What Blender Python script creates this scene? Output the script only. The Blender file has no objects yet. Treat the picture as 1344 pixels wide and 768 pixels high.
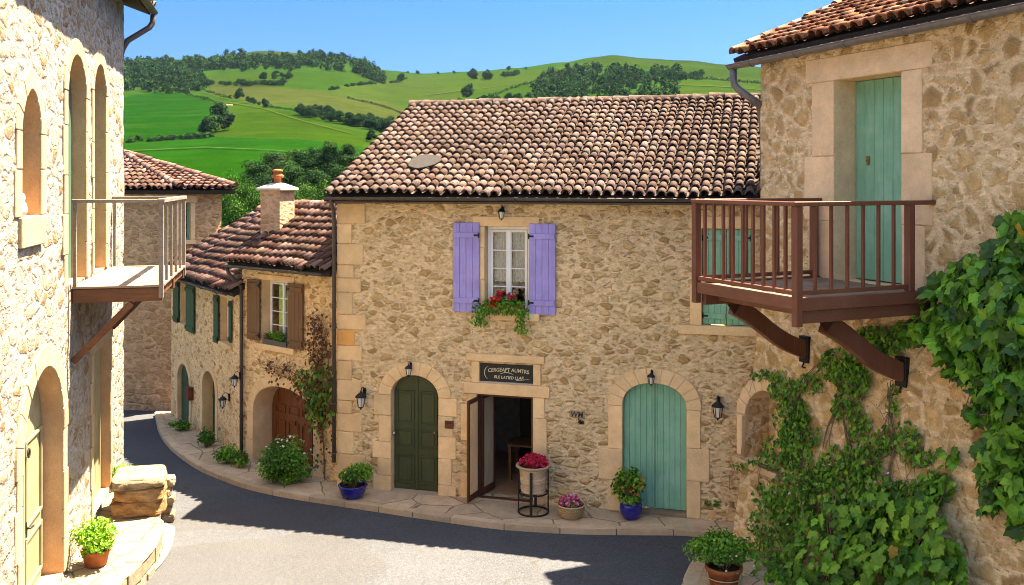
import bpy, bmesh, math, random
from mathutils import Vector, Matrix, noise
from mathutils.geometry import delaunay_2d_cdt

# ------------------------------------------------------------------ camera, sky, sun, exposure
scene = bpy.context.scene
COL = scene.collection
CAMZ = 6.3
FPX = 1245.0
HV = 240.0
cam_data = bpy.data.cameras.new("camera")
cam = bpy.data.objects.new("camera", cam_data)
COL.objects.link(cam)
cam.location = (0, 0, CAMZ)
cam.rotation_euler = (math.radians(90), 0, 0)
cam_data.sensor_width = 36.0
cam_data.lens = 36.0 * FPX / 1344.0
cam_data.shift_y = -(384.0 - HV) / 1344.0
cam_data.clip_start = 0.1
cam_data.clip_end = 6000
scene.camera = cam

SUN_AZ = Vector((0.88, 0.475)).normalized()
SUN_EL = math.radians(66)
sun_dir = Vector((SUN_AZ.x * math.cos(SUN_EL), SUN_AZ.y * math.cos(SUN_EL), math.sin(SUN_EL)))
world = bpy.data.worlds.new("World")
scene.world = world
world.use_nodes = True
wn = world.node_tree.nodes
wl = world.node_tree.links
wn.clear()
sky = wn.new("ShaderNodeTexSky")
sky.sky_type = 'NISHITA'
sky.sun_disc = False
sky.sun_elevation = SUN_EL
sky.sun_rotation = math.atan2(SUN_AZ.x, SUN_AZ.y)
sky.altitude = 300
sky.air_density = 1.0
sky.dust_density = 0.6
sky.ozone_density = 1.6
bg = wn.new("ShaderNodeBackground")
bg.inputs['Strength'].default_value = 0.093
wo = wn.new("ShaderNodeOutputWorld")
tcw = wn.new("ShaderNodeTexCoord")
lift = wn.new("ShaderNodeVectorMath"); lift.operation = 'ADD'
lift.inputs[1].default_value = (0, 0, 0.7)
nrm = wn.new("ShaderNodeVectorMath"); nrm.operation = 'NORMALIZE'
wl.new(tcw.outputs['Generated'], lift.inputs[0]); wl.new(lift.outputs[0], nrm.inputs[0]); wl.new(nrm.outputs[0], sky.inputs[0])
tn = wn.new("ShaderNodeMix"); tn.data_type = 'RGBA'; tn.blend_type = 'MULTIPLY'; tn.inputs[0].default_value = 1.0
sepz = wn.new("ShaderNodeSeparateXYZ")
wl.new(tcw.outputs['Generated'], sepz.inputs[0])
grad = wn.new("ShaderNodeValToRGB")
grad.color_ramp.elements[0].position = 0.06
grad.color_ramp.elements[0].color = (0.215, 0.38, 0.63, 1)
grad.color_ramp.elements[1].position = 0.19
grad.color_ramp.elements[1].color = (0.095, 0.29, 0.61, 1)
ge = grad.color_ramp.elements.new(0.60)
ge.color = (0.97, 0.94, 0.88, 1)  # dome above the visible sky kept bright and neutral, added fill for the shade
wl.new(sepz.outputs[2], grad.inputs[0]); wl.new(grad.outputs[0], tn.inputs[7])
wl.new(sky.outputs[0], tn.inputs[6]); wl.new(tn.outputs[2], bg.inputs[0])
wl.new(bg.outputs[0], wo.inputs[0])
sl = bpy.data.lights.new("sun", 'SUN')
sl.energy = 4.7
sl.angle = math.radians(0.53)
sl.color = (1.0, 0.94, 0.83)
so = bpy.data.objects.new("sun", sl)
COL.objects.link(so)
so.rotation_euler = sun_dir.to_track_quat('Z', 'Y').to_euler()
so.location = (20, 10, 40)
scene.view_settings.view_transform = 'Standard'
scene.view_settings.look = 'None'
scene.view_settings.exposure = 3.04
scene.view_settings.use_white_balance = True
scene.view_settings.white_balance_temperature = 8500
scene.view_settings.gamma = 1.0
scene.render.engine = 'CYCLES'
scene.cycles.use_denoising = True
scene.cycles.filter_width = 1.0
scene.cycles.max_bounces = 6
scene.cycles.diffuse_bounces = 4
scene.cycles.glossy_bounces = 2
scene.cycles.transmission_bounces = 3
scene.cycles.transparent_max_bounces = 8
scene.cycles.caustics_reflective = False
scene.cycles.caustics_refractive = False

rnd = random.Random(11)

# ------------------------------------------------------------------ pixel rays on real planes
def ray(u, v):
    return Vector(((u - 672.0) / FPX, 1.0, (HV - v) / FPX))

CAMP = Vector((0, 0, CAMZ))

def ground_pt(u, v, z):
    d = ray(u, v)
    t = (z - CAMZ) / d.z
    return CAMP + d * t

def at_depth(u, v, y):
    return CAMP + ray(u, v) * y

def gz(x, y):
    return 0.15 - 0.04 * max(0.0, min(y, 30.0) - 19.5)

class Frame:
    """local x runs along a wall seen from outside left to right, y goes into the wall, z up"""
    def __init__(self, ox, oy, dx, dy):
        l = math.hypot(dx, dy)
        self.o = Vector((ox, oy, 0))
        self.e = Vector((dx / l, dy / l, 0))
        self.n = Vector((-dy / l, dx / l, 0))
        self.rz = math.atan2(dy, dx)
    def world(self, x, y, z):
        return self.o + self.e * x + self.n * y + Vector((0, 0, z))
    def local(self, p):
        q = p - self.o
        return Vector((q.dot(self.e), q.dot(self.n), p.z))
    def px(self, u, v, y=0.0):
        d = ray(u, v)
        t = ((self.o + self.n * y) - CAMP).dot(self.n) / d.dot(self.n)
        q = self.local(CAMP + d * t)
        return (q.x, q.z)

CEN = Frame(0, 18.0, 0.963, -0.27)
BFR = Frame(-6.03, 21.2, 0.778, -0.628)
CFR = Frame(-9.27, 25.8, 0.576, -0.8176)
EFR = Frame(-7.9, 19.3, -0.2394, 0.9709)
RFR = Frame(4.3, 16.4, 0.410, -0.912)

def batter(z):
    return 0.62 * max(0.0, (5.0 - z) / 4.8) ** 1.5

def rpx(u, v, out=0.0):
    y = 0.0
    for _ in range(5):
        x, z = RFR.px(u, v, y)
        y = -batter(z) - out
    return (x, y, z)

# ------------------------------------------------------------------ mesh building
class MB:
    def __init__(self):
        self.v = []; self.f = []; self.m = []; self.c = []; self.s = []
        self.mat = 0; self.col = (1, 1, 1); self.smooth = False
    def addv(self, p):
        self.v.append((p[0], p[1], p[2])); return len(self.v) - 1
    def face(self, idx, col=None):
        self.f.append(tuple(idx)); self.m.append(self.mat)
        self.c.append(col or self.col); self.s.append(self.smooth)
    def poly(self, pts, col=None):
        self.face([self.addv(p) for p in pts], col)
    def box(self, x0, x1, y0, y1, z0, z1, mtx=None, col=None):
        pts = [(x0, y0, z0), (x1, y0, z0), (x1, y1, z0), (x0, y1, z0), (x0, y0, z1), (x1, y0, z1), (x1, y1, z1), (x0, y1, z1)]
        if mtx is not None:
            pts = [mtx @ Vector(p) for p in pts]
        b = [self.addv(p) for p in pts]
        for q in ((0, 3, 2, 1), (4, 5, 6, 7), (0, 1, 5, 4), (1, 2, 6, 5), (2, 3, 7, 6), (3, 0, 4, 7)):
            self.face([b[k] for k in q], col)
    def bar(self, p, q, w, h, col=None, up=(0, 0, 1)):
        p = Vector(p); q = Vector(q)
        d = (q - p); L = d.length; d.normalize()
        up = Vector(up)
        s = d.cross(up)
        if s.length < 1e-4:
            s = d.cross(Vector((1, 0, 0)))
        s.normalize(); t = s.cross(d)
        m = Matrix((( s.x, d.x, t.x, p.x), (s.y, d.y, t.y, p.y), (s.z, d.z, t.z, p.z), (0, 0, 0, 1)))
        self.box(-w / 2, w / 2, 0, L, -h / 2, h / 2, m, col)
    def tube(self, pts, r, n=8, col=None, caps=True):
        pts = [Vector(p) for p in pts]
        rs = r if isinstance(r, (list, tuple)) else [r] * len(pts)
        rings = []
        prev = None
        for i, p in enumerate(pts):
            if i == 0: d = pts[1] - p
            elif i == len(pts) - 1: d = p - pts[i - 1]
            else: d = (pts[i + 1] - p).normalized() + (p - pts[i - 1]).normalized()
            d.normalize()
            a = prev if prev is not None else (Vector((0, 0, 1)) if abs(d.z) < 0.9 else Vector((1, 0, 0)))
            s = a - d * a.dot(d)
            if s.length < 1e-4:
                s = Vector((1, 0, 0)) - d * d.x
            s.normalize(); prev = s
            t = d.cross(s)
            rings.append([self.addv(p + (s * math.cos(2 * math.pi * k / n) + t * math.sin(2 * math.pi * k / n)) * rs[i]) for k in range(n)])
        sm = self.smooth; self.smooth = n > 5
        for a, b in zip(rings, rings[1:]):
            for k in range(n):
                self.face((a[k], a[(k + 1) % n], b[(k + 1) % n], b[k]), col)
        self.smooth = sm
        if caps:
            self.face(rings[0][::-1], col); self.face(rings[-1], col)
    def lathe(self, prof, c=(0, 0, 0), n=20, sx=1.0, sy=1.0, col=None, close=True):
        rings = []
        for r, z in prof:
            rings.append([self.addv((c[0] + sx * r * math.cos(2 * math.pi * k / n), c[1] + sy * r * math.sin(2 * math.pi * k / n), c[2] + z)) for k in range(n)])
        sm = self.smooth; self.smooth = True
        for a, b in zip(rings, rings[1:]):
            for k in range(n):
                self.face((a[k], a[(k + 1) % n], b[(k + 1) % n], b[k]), col)
        self.smooth = sm
        if close:
            self.face(rings[0][::-1], col); self.face(rings[-1], col)
    def prism(self, poly, y0, y1, col=None):
        """poly of (x,z), extruded along y"""
        a = [self.addv((p[0], y0, p[1])) for p in poly]
        b = [self.addv((p[0], y1, p[1])) for p in poly]
        self.face(a, col); self.face(b[::-1], col)
        n = len(poly)
        for k in range(n):
            self.face((a[(k + 1) % n], a[k], b[k], b[(k + 1) % n]), col)
    def prism_z(self, poly, z0, z1, col=None):
        a = [self.addv((p[0], p[1], z0)) for p in poly]
        b = [self.addv((p[0], p[1], z1)) for p in poly]
        self.face(a[::-1], col); self.face(b, col)
        n = len(poly)
        for k in range(n):
            self.face((a[k], a[(k + 1) % n], b[(k + 1) % n], b[k]), col)
    def build(self, name, mats, parent=None, bevel=0.0, seg=1, weld=False):
        me = bpy.data.meshes.new(name)
        me.from_pydata(self.v, [], self.f)
        if not isinstance(mats, (list, tuple)):
            mats = [mats]
        for m in mats:
            me.materials.append(m)
        me.polygons.foreach_set("material_index", self.m)
        me.polygons.foreach_set("use_smooth", self.s)
        ca = me.color_attributes.new("col", 'FLOAT_COLOR', 'CORNER')
        buf = []
        for f, c in zip(self.f, self.c):
            buf.extend((c[0], c[1], c[2], 1.0) * len(f))
        ca.data.foreach_set("color", buf)
        me.update()
        o = bpy.data.objects.new(name, me)
        COL.objects.link(o)
        if parent is not None:
            o.parent = parent
        if weld:
            w = o.modifiers.new("weld", 'WELD'); w.merge_threshold = 0.0005
        if bevel > 0:
            b = o.modifiers.new("bevel", 'BEVEL')
            b.width = bevel; b.segments = seg; b.limit_method = 'ANGLE'; b.angle_limit = math.radians(40)
        return o

def thing(name, label, cat, loc=(0, 0, 0), rz=0.0, group=None):
    o = bpy.data.objects.new(name, None)
    COL.objects.link(o)
    o.empty_display_size = 0.2
    o.location = loc
    o.rotation_euler = (0, 0, rz)
    o['label'] = label; o['category'] = cat
    if group: o['group'] = group
    return o

def tag(o, label, cat, group=None, kind=None):
    o['label'] = label; o['category'] = cat
    if group: o['group'] = group
    if kind: o['kind'] = kind
    return o

def structure(o, label=None, cat=None):
    o['kind'] = 'structure'
    if label: o['label'] = label
    if cat: o['category'] = cat
    return o

# ------------------------------------------------------------------ materials
class NT:
    def __init__(self, name):
        self.mat = bpy.data.materials.new(name)
        self.mat.use_nodes = True
        self.n = self.mat.node_tree.nodes
        self.l = self.mat.node_tree.links
        self.bsdf = self.n["Principled BSDF"]
        self.out = self.n["Material Output"]
        self.bsdf.inputs['Specular IOR Level'].default_value = 0.25
    def node(self, t, **kw):
        x = self.n.new(t)
        for k, v in kw.items():
            setattr(x, k, v)
        return x
    def put(self, sock, v):
        if isinstance(v, bpy.types.NodeSocket):
            self.l.new(v, sock)
        elif isinstance(v, (tuple, list)):
            sock.default_value = tuple(v) + ((1.0,) if len(v) == 3 and len(sock.default_value) == 4 else ())
        else:
            sock.default_value = v
    def coord(self, scale=(1, 1, 1), kind='Object'):
        tc = self.node("ShaderNodeTexCoord")
        mp = self.node("ShaderNodeMapping")
        self.l.new(tc.outputs[kind], mp.inputs[0])
        mp.inputs['Scale'].default_value = scale
        return mp.outputs[0]
    def noise(self, vec, scale, detail=4, rough=0.55, color=False):
        x = self.node("ShaderNodeTexNoise")
        self.put(x.inputs['Vector'], vec)
        x.inputs['Scale'].default_value = scale
        x.inputs['Detail'].default_value = detail
        x.inputs['Roughness'].default_value = rough
        return x.outputs['Color' if color else 'Fac']
    def voro(self, vec, scale, feature='F1', out='Distance', rand=1.0):
        x = self.node("ShaderNodeTexVoronoi", feature=feature)
        self.put(x.inputs['Vector'], vec)
        x.inputs['Scale'].default_value = scale
        x.inputs['Randomness'].default_value = rand
        return x.outputs[out]
    def math(self, op, a, b=0.0, c=0.0):
        x = self.node("ShaderNodeMath", operation=op)
        self.put(x.inputs[0], a); self.put(x.inputs[1], b); self.put(x.inputs[2], c)
        return x.outputs[0]
    def vmath(self, op, a, b=(0, 0, 0)):
        x = self.node("ShaderNodeVectorMath", operation=op)
        self.put(x.inputs[0], a); self.put(x.inputs[1], b)
        return x.outputs[0]
    def scalev(self, a, s):
        x = self.node("ShaderNodeVectorMath", operation='SCALE')
        self.put(x.inputs[0], a); x.inputs['Scale'].default_value = s
        return x.outputs[0]
    def remap(self, v, a, b, c=0.0, d=1.0, smooth=True):
        x = self.node("ShaderNodeMapRange", interpolation_type='SMOOTHSTEP' if smooth else 'LINEAR')
        self.put(x.inputs[0], v)
        for k, q in zip((1, 2, 3, 4), (a, b, c, d)):
            self.put(x.inputs[k], q)
        return x.outputs[0]
    def mix(self, f, a, b, blend='MIX'):
        x = self.node("ShaderNodeMix", data_type='RGBA', blend_type=blend)
        self.put(x.inputs[0], f); self.put(x.inputs[6], a); self.put(x.inputs[7], b)
        return x.outputs[2]
    def ramp(self, v, cols, interp='LINEAR'):
        x = self.node("ShaderNodeValToRGB")
        self.put(x.inputs[0], v)
        e = x.color_ramp.elements
        x.color_ramp.interpolation = interp
        while len(e) < len(cols):
            e.new(0.5)
        for k, (p, c) in enumerate(cols):
            e[k].position = p
            e[k].color = (c[0], c[1], c[2], 1)
        return x.outputs[0]
    def attr(self, name="col"):
        x = self.node("ShaderNodeAttribute", attribute_name=name)
        return x.outputs['Color']
    def sep(self, c):
        x = self.node("ShaderNodeSeparateColor")
        self.put(x.inputs[0], c)
        return x.outputs
    def bump(self, h, dist, strength=1.0, normal=None):
        x = self.node("ShaderNodeBump")
        self.put(x.inputs['Height'], h)
        x.inputs['Distance'].default_value = dist
        x.inputs['Strength'].default_value = strength
        if normal is not None:
            self.l.new(normal, x.inputs['Normal'])
        return x.outputs[0]
    def done(self, color=None, rough=None, normal=None, metallic=None, spec=None):
        b = self.bsdf
        if color is not None: self.put(b.inputs['Base Color'], color)
        if rough is not None: self.put(b.inputs['Roughness'], rough)
        if normal is not None: self.put(b.inputs['Normal'], normal)
        if metallic is not None: self.put(b.inputs['Metallic'], metallic)
        if spec is not None: self.put(b.inputs['Specular IOR Level'], spec)
        return self.mat

def gray(nt, v, lo, hi):
    r = nt.remap(v, 0.25, 0.75, lo, hi, smooth=False)
    x = nt.node("ShaderNodeCombineColor")
    for k in range(3):
        nt.l.new(r, x.inputs[k])
    return x.outputs[0]

def rubble(name, mortar, stones, scale=4.0, asp=1.9, mw=0.06, cover=0.4, bump=0.03, warp=0.35, spread=1.0, crev=0.5, mott=1.0, ragged=0.22):
    t = NT(name)
    base = t.coord()
    vec0 = t.coord((scale, scale, scale * asp))
    w = t.scalev(t.vmath('SUBTRACT', t.noise(vec0, 1.1, 3, color=True), (0.5, 0.5, 0.5)), warp)
    w2 = t.scalev(t.vmath('SUBTRACT', t.noise(vec0, 4.5, 4, color=True), (0.5, 0.5, 0.5)), warp * 0.75)
    vec = t.vmath('ADD', t.vmath('ADD', vec0, w), w2)
    ed = t.voro(vec, 1.0, 'DISTANCE_TO_EDGE')
    cr = t.sep(t.voro(vec, 1.0, 'F1', 'Color'))
    n1 = t.noise(base, 14, 5, 0.65)
    n2 = t.noise(base, 60, 4, 0.75)
    hn = t.noise(t.coord((7, 7, 16)), 1.0, 6, 0.7)
    d = t.math('ADD', ed, t.math('MULTIPLY', t.math('SUBTRACT', n1, 0.5), ragged))
    grow = t.remap(cr[1], cover - 0.25, cover + 0.3, 0.24 * spread, 0.0)
    mask = t.remap(t.math('SUBTRACT', d, grow), mw * 0.4, mw * 1.7)
    # small galets wedged in the pointing
    vs = t.voro(vec, 2.6, 'DISTANCE_TO_EDGE')
    cs = t.sep(t.voro(vec, 2.6, 'F1', 'Color'))
    small = t.math('MULTIPLY', t.remap(vs, 0.05, 0.16), t.remap(cs[1], 0.55, 0.72))
    small = t.math('MULTIPLY', small, 0.75)
    k = len(stones)
    ramp = [(i / max(1, k - 1), c) for i, c in enumerate(stones)]
    sc = t.ramp(cr[0], ramp)
    sc = t.mix(1.0, sc, gray(t, t.noise(base, 7, 4, 0.6), 1 - .3 * mott, 1 + .24 * mott), 'MULTIPLY')
    ss = t.ramp(cs[0], ramp)
    mc = t.mix(1.0, mortar, gray(t, t.noise(base, 2.2, 5), 0.86, 1.1), 'MULTIPLY')
    mc = t.mix(1.0, mc, gray(t, hn, 1 - .42 * mott, 1 + .22 * mott), 'MULTIPLY')
    col = t.mix(small, mc, ss)
    col = t.mix(t.math('MULTIPLY', mask, 0.9), col, sc)
    col = t.mix(0.9, col, gray(t, n2, 1 - .34 * mott, 1 + .26 * mott), 'MULTIPLY')
    # open joints and holes
    ho = t.math('MULTIPLY', t.remap(t.noise(t.coord((11, 11, 24)), 1.0, 4, 0.65), 0.60, 0.70), t.remap(ed, 0.0, 0.16, 1.0, 0.15))
    col = t.mix(t.math('MULTIPLY', ho, crev), col, tuple(q * .32 for q in stones[0]))
    st = t.noise(t.coord((0.55, 0.55, 0.3)), 1.0, 5, 0.6)
    col = t.mix(1.0, col, gray(t, st, 0.86, 1.1), 'MULTIPLY')
    h = t.math('ADD', t.math('MULTIPLY', mask, 0.5), t.math('MULTIPLY', t.remap(d, 0.0, 0.45), 0.45))
    h = t.math('ADD', h, t.math('MULTIPLY', small, 0.25))
    h = t.math('ADD', h, t.math('MULTIPLY', hn, 0.6))
    h = t.math('ADD', h, t.math('MULTIPLY', n2, 0.35))
    h = t.math('SUBTRACT', h, t.math('MULTIPLY', ho, 0.6))
    return t.done(col, 0.92, t.bump(h, bump, 1.0), spec=0.08)

def dressed(name, c, bump=0.006, var=0.10):
    t = NT(name)
    b = t.coord()
    col = t.mix(1.0, c, t.attr(), 'MULTIPLY')
    col = t.mix(1.0, col, gray(t, t.noise(b, 2.6, 6, 0.68), 1 - var * 2.4, 1 + var * 1.6), 'MULTIPLY')
    n = t.noise(b, 45, 5, 0.7)
    col = t.mix(0.8, col, gray(t, n, 0.82, 1.14), 'MULTIPLY')
    h = t.math('ADD', t.noise(b, 9, 4), t.math('MULTIPLY', n, 0.6))
    return t.done(col, 0.9, t.bump(h, bump * 2.0, 1.0), spec=0.12)

def tile_mat(name, lichen, lf=0.35):
    t = NT(name)
    b = t.coord()
    n1 = t.noise(b, 6, 5, 0.65)
    n2 = t.noise(b, 30, 4, 0.7)
    col = t.mix(1.0, t.attr(), gray(t, n2, 0.7, 1.22), 'MULTIPLY')
    col = t.mix(t.math('MULTIPLY', t.remap(n1, 0.46, 0.66), lf), col, lichen)
    dk = t.noise(b, 11, 5, 0.7)
    col = t.mix(t.math('MULTIPLY', t.remap(dk, 0.52, 0.66), 0.85), col, (0.05, 0.036, 0.03))
    return t.done(col, 0.9, t.bump(t.math('ADD', n1, n2), 0.012, 0.8), spec=0.12)

def wood_paint(name, c, axis='z', wear=0.15, rough=0.55, var=0.1):
    t = NT(name)
    sc = {'z': (18, 18, 1.2), 'x': (1.2, 18, 18), 'y': (18, 1.2, 18)}[axis]
    g = t.noise(t.coord(sc), 1.6, 6, 0.65)
    n = t.noise(t.coord(), 1.6, 6, 0.65)
    col = t.mix(1.0, c, gray(t, g, 1 - var * 2.2, 1 + var * 1.4), 'MULTIPLY')
    col = t.mix(1.0, col, gray(t, n, 1 - var * 1.5, 1 + var * 1.4), 'MULTIPLY')
    lum = sum(c) / 3
    fade = tuple(min(0.9, q * 0.75 + lum * 0.45 + 0.02) for q in c)
    col = t.mix(t.math('MULTIPLY', t.remap(n, 0.48, 0.68), min(0.5, wear * 2.0)), col, fade)
    ch = t.noise(t.coord(tuple(q * 1.6 for q in sc)), 1.0, 4, 0.7)
    col = t.mix(t.math('MULTIPLY', t.remap(ch, 0.64, 0.70), min(1.0, wear * 3.0)), col, (0.20, 0.155, 0.11) if lum > 0.06 else (0.12, 0.09, 0.065))
    h = t.math('SUBTRACT', g, t.math('MULTIPLY', t.remap(ch, 0.64, 0.70), 0.5))
    return t.done(col, rough, t.bump(h, 0.005, 0.8), spec=0.3)

def plain(name, c, rough=0.6, metallic=0.0, spec=0.3, var=0.12, scale=18, bump=0.0):
    t = NT(name)
    n = t.noise(t.coord(), scale, 4)
    col = t.mix(1.0, c, gray(t, n, 1 - var, 1 + var), 'MULTIPLY')
    return t.done(col, rough, t.bump(n, bump, 1.0) if bump else None, metallic, spec)

def leaf_mat(name, rough=0.45, trans=0.3, spec=0.35):
    t = NT(name)
    a = t.attr()
    n = t.noise(t.coord(), 9, 3)
    col = t.mix(1.0, a, gray(t, n, 0.8, 1.2), 'MULTIPLY')
    t.done(col, rough, spec=spec)
    tr = t.node("ShaderNodeBsdfTranslucent")
    tc = t.mix(1.0, col, (1.25, 1.5, 0.5), 'MULTIPLY')
    t.put(tr.inputs[0], tc)
    mx = t.node("ShaderNodeMixShader")
    mx.inputs[0].default_value = trans
    t.l.new(t.bsdf.outputs[0], mx.inputs[1]); t.l.new(tr.outputs[0], mx.inputs[2])
    t.l.new(mx.outputs[0], t.out.inputs[0])
    return t.mat

def attr_mat(name, rough=0.7, var=0.15, scale=20, bump=0.0, spec=0.25):
    t = NT(name)
    n = t.noise(t.coord(), scale, 4)
    col = t.mix(1.0, t.attr(), gray(t, n, 1 - var, 1 + var), 'MULTIPLY')
    return t.done(col, rough, t.bump(n, bump) if bump else None, spec=spec)

def glass_mat(name):
    t = NT(name)
    gl = t.node("ShaderNodeBsdfGlossy"); gl.inputs['Roughness'].default_value = 0.03
    gl.inputs[0].default_value = (0.9, 0.95, 1, 1)
    tr = t.node("ShaderNodeBsdfTransparent"); tr.inputs[0].default_value = (0.88, 0.92, 0.9, 1)
    fr = t.node("ShaderNodeFresnel"); fr.inputs[0].default_value = 1.5
    mx = t.node("ShaderNodeMixShader")
    f = t.math('ADD', t.math('MULTIPLY', fr.outputs[0], 0.9), 0.04)
    t.l.new(f, mx.inputs[0]); t.l.new(tr.outputs[0], mx.inputs[1]); t.l.new(gl.outputs[0], mx.inputs[2])
    t.l.new(mx.outputs[0], t.out.inputs[0])
    return t.mat

M = {}
M['stone_c'] = rubble('honey_rubble', (0.98, 0.71, 0.415), [(0.38, 0.215, 0.085), (0.80, 0.53, 0.25), (0.60, 0.365, 0.15), (0.90, 0.61, 0.30), (0.50, 0.29, 0.105), (0.78, 0.52, 0.24)], 4.9, 1.75, 0.13, 0.55, 0.055, warp=.34, spread=1.0, mott=.95, crev=.75, ragged=.17)
M['stone_b'] = rubble('annex_rubble', (0.98, 0.67, 0.37), [(0.36, 0.20, 0.08), (0.80, 0.50, 0.22), (0.56, 0.33, 0.13), (0.50, 0.29, 0.12)], 5.2, 1.8, 0.10, 0.66, 0.028, warp=.45, spread=1.3, mott=.85, crev=.5)
M['stone_r'] = rubble('right_rubble', (0.98, 0.70, 0.41), [(0.38, 0.215, 0.085), (0.70, 0.43, 0.18), (0.50, 0.30, 0.12), (0.80, 0.51, 0.24), (0.58, 0.36, 0.15)], 3.3, 1.12, 0.15, 0.12, 0.055, warp=.20, spread=0.45, mott=1.1, crev=.6, ragged=.13)
M['stone_e'] = rubble('pale_rubble', (0.43, 0.405, 0.375), [(0.32, 0.235, 0.15), (0.455, 0.40, 0.34), (0.38, 0.30, 0.215), (0.27, 0.145, 0.06), (0.44, 0.38, 0.315)], 3.0, 1.7, 0.08, 0.34, 0.085, crev=.95, mott=1.0)
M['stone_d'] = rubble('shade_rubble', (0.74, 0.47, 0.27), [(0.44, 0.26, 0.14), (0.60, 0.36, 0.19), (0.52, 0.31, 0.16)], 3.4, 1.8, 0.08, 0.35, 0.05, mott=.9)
M['ashlar'] = dressed('dressed_stone', (0.82, 0.555, 0.30))
M['ashlar_r'] = dressed('dressed_stone_warm', (0.80, 0.55, 0.325))
M['ashlar_w'] = dressed('dressed_stone_reveal', (0.46, 0.29, 0.16))
M['ashlar_e'] = dressed('dressed_stone_pale', (0.40, 0.295, 0.185))
M['tile'] = tile_mat('canal_tile', (0.165, 0.13, 0.115), 0.45)
M['tile_r'] = tile_mat('canal_tile_red', (0.20, 0.145, 0.11), 0.3)
M['roofdeck'] = plain('roof_boards', (0.03, 0.022, 0.017), 0.9)
M['zinc'] = plain('zinc', (0.16, 0.145, 0.135), 0.5, 0.35, 0.4, 0.2, 9)
M['pipe'] = plain('dark_pipe', (0.075, 0.06, 0.05), 0.5, 0.2, 0.4, 0.2, 9)
M['iron'] = plain('wrought_iron', (0.018, 0.017, 0.018), 0.5, 0.5, 0.4, 0.2)
M['lavender'] = wood_paint('lavender_paint', (0.33, 0.275, 0.62), wear=0.12)
M['teal'] = wood_paint('teal_paint', (0.19, 0.44, 0.29), wear=0.2)
M['teal_dk'] = wood_paint('deep_teal_paint', (0.05, 0.115, 0.085), wear=0.2)
M['dkgreen'] = wood_paint('olive_green_paint', (0.045, 0.058, 0.022), wear=0.1, rough=0.45)
M['green'] = wood_paint('bottle_green_paint', (0.02, 0.075, 0.035), wear=0.1)
M['brownp'] = wood_paint('brown_paint', (0.17, 0.075, 0.025), wear=0.1)
M['garage'] = wood_paint('russet_wood', (0.19, 0.06, 0.018), wear=0.1)
M['sage'] = wood_paint('sage_paint', (0.24, 0.215, 0.13), wear=0.15)
M['white'] = wood_paint('white_paint', (0.78, 0.78, 0.76), wear=0.0, var=0.04)
M['mahog'] = wood_paint('mahogany_stain', (0.155, 0.052, 0.030), wear=0.08, rough=0.4)
M['mahogx'] = wood_paint('mahogany_stain_along', (0.165, 0.058, 0.034), 'x', wear=0.08, rough=0.4)
M['deck_r'] = wood_paint('worn_deck', (0.20, 0.125, 0.085), 'y', wear=0.2, rough=0.6, var=0.2)
M['greywood'] = wood_paint('weathered_grey_wood', (0.20, 0.165, 0.135), 'x', wear=0.1, rough=0.7, var=0.2)
M['greydeck'] = wood_paint('silvered_deck', (0.26, 0.185, 0.13), 'y', wear=0.1, rough=0.7, var=0.2)
M['rustwood'] = wood_paint('russet_beam', (0.12, 0.045, 0.018), 'y', wear=0.1, rough=0.6, var=0.2)
M['doorframe'] = wood_paint('red_brown_frame', (0.10, 0.033, 0.017), wear=0.1)
M['beigewood'] = wood_paint('beige_panel', (0.90, 0.58, 0.29), wear=0.1)
M['greyp'] = wood_paint('grey_green_panel', (0.48, 0.37, 0.23), wear=0.1)
M['glass'] = glass_mat('window_glass')
M['curtain'] = plain('lace_curtain', (0.60, 0.57, 0.50), 0.9, var=0.25, scale=25)
M['terracotta'] = plain('terracotta', (0.30, 0.095, 0.032), 0.8, var=0.25, scale=14, bump=0.004)
M['blue'] = plain('cobalt_glaze', (0.012, 0.016, 0.22), 0.12, spec=0.6, var=0.25, scale=6)
M['leaf'] = leaf_mat('leaves')
M['leafm'] = leaf_mat('tree_leaves', 0.85, 0.12, 0.03)
M['petal'] = leaf_mat('petals', 0.6, 0.25, 0.2)
M['soil'] = plain('potting_soil', (0.035, 0.024, 0.016), 0.95, var=0.4, scale=60)
M['bark'] = plain('bark', (0.10, 0.075, 0.05), 0.9, var=0.35, scale=25, bump=0.02)
M['twig'] = plain('vine_stem', (0.16, 0.11, 0.065), 0.85, var=0.3, scale=30)
M['attr'] = attr_mat('tinted')
M['hedgeleaf'] = M['leafm']
M['board'] = plain('chalkboard', (0.012, 0.014, 0.013), 0.5, var=0.3, scale=10)
M['chalk'] = plain('cream_paint', (0.62, 0.55, 0.38), 0.8, var=0.15, scale=60)
M['lampglass'] = plain('frosted_lamp_glass', (0.72, 0.70, 0.64), 0.25, spec=0.5, var=0.05)
M['brass'] = plain('old_brass', (0.30, 0.19, 0.07), 0.4, 0.8, 0.5, 0.2)
M['chrome'] = plain('steel', (0.6, 0.6, 0.6), 0.3, 0.9, 0.5, 0.1)
M['room'] = plain('shop_plaster', (0.42, 0.28, 0.15), 0.95, var=0.2, scale=6)
M['roomdark'] = plain('dark_cabinet', (0.02, 0.016, 0.013), 0.7)
M['roomfloor'] = plain('shop_floor', (0.38, 0.2, 0.1), 0.6, var=0.25, scale=8)

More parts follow.
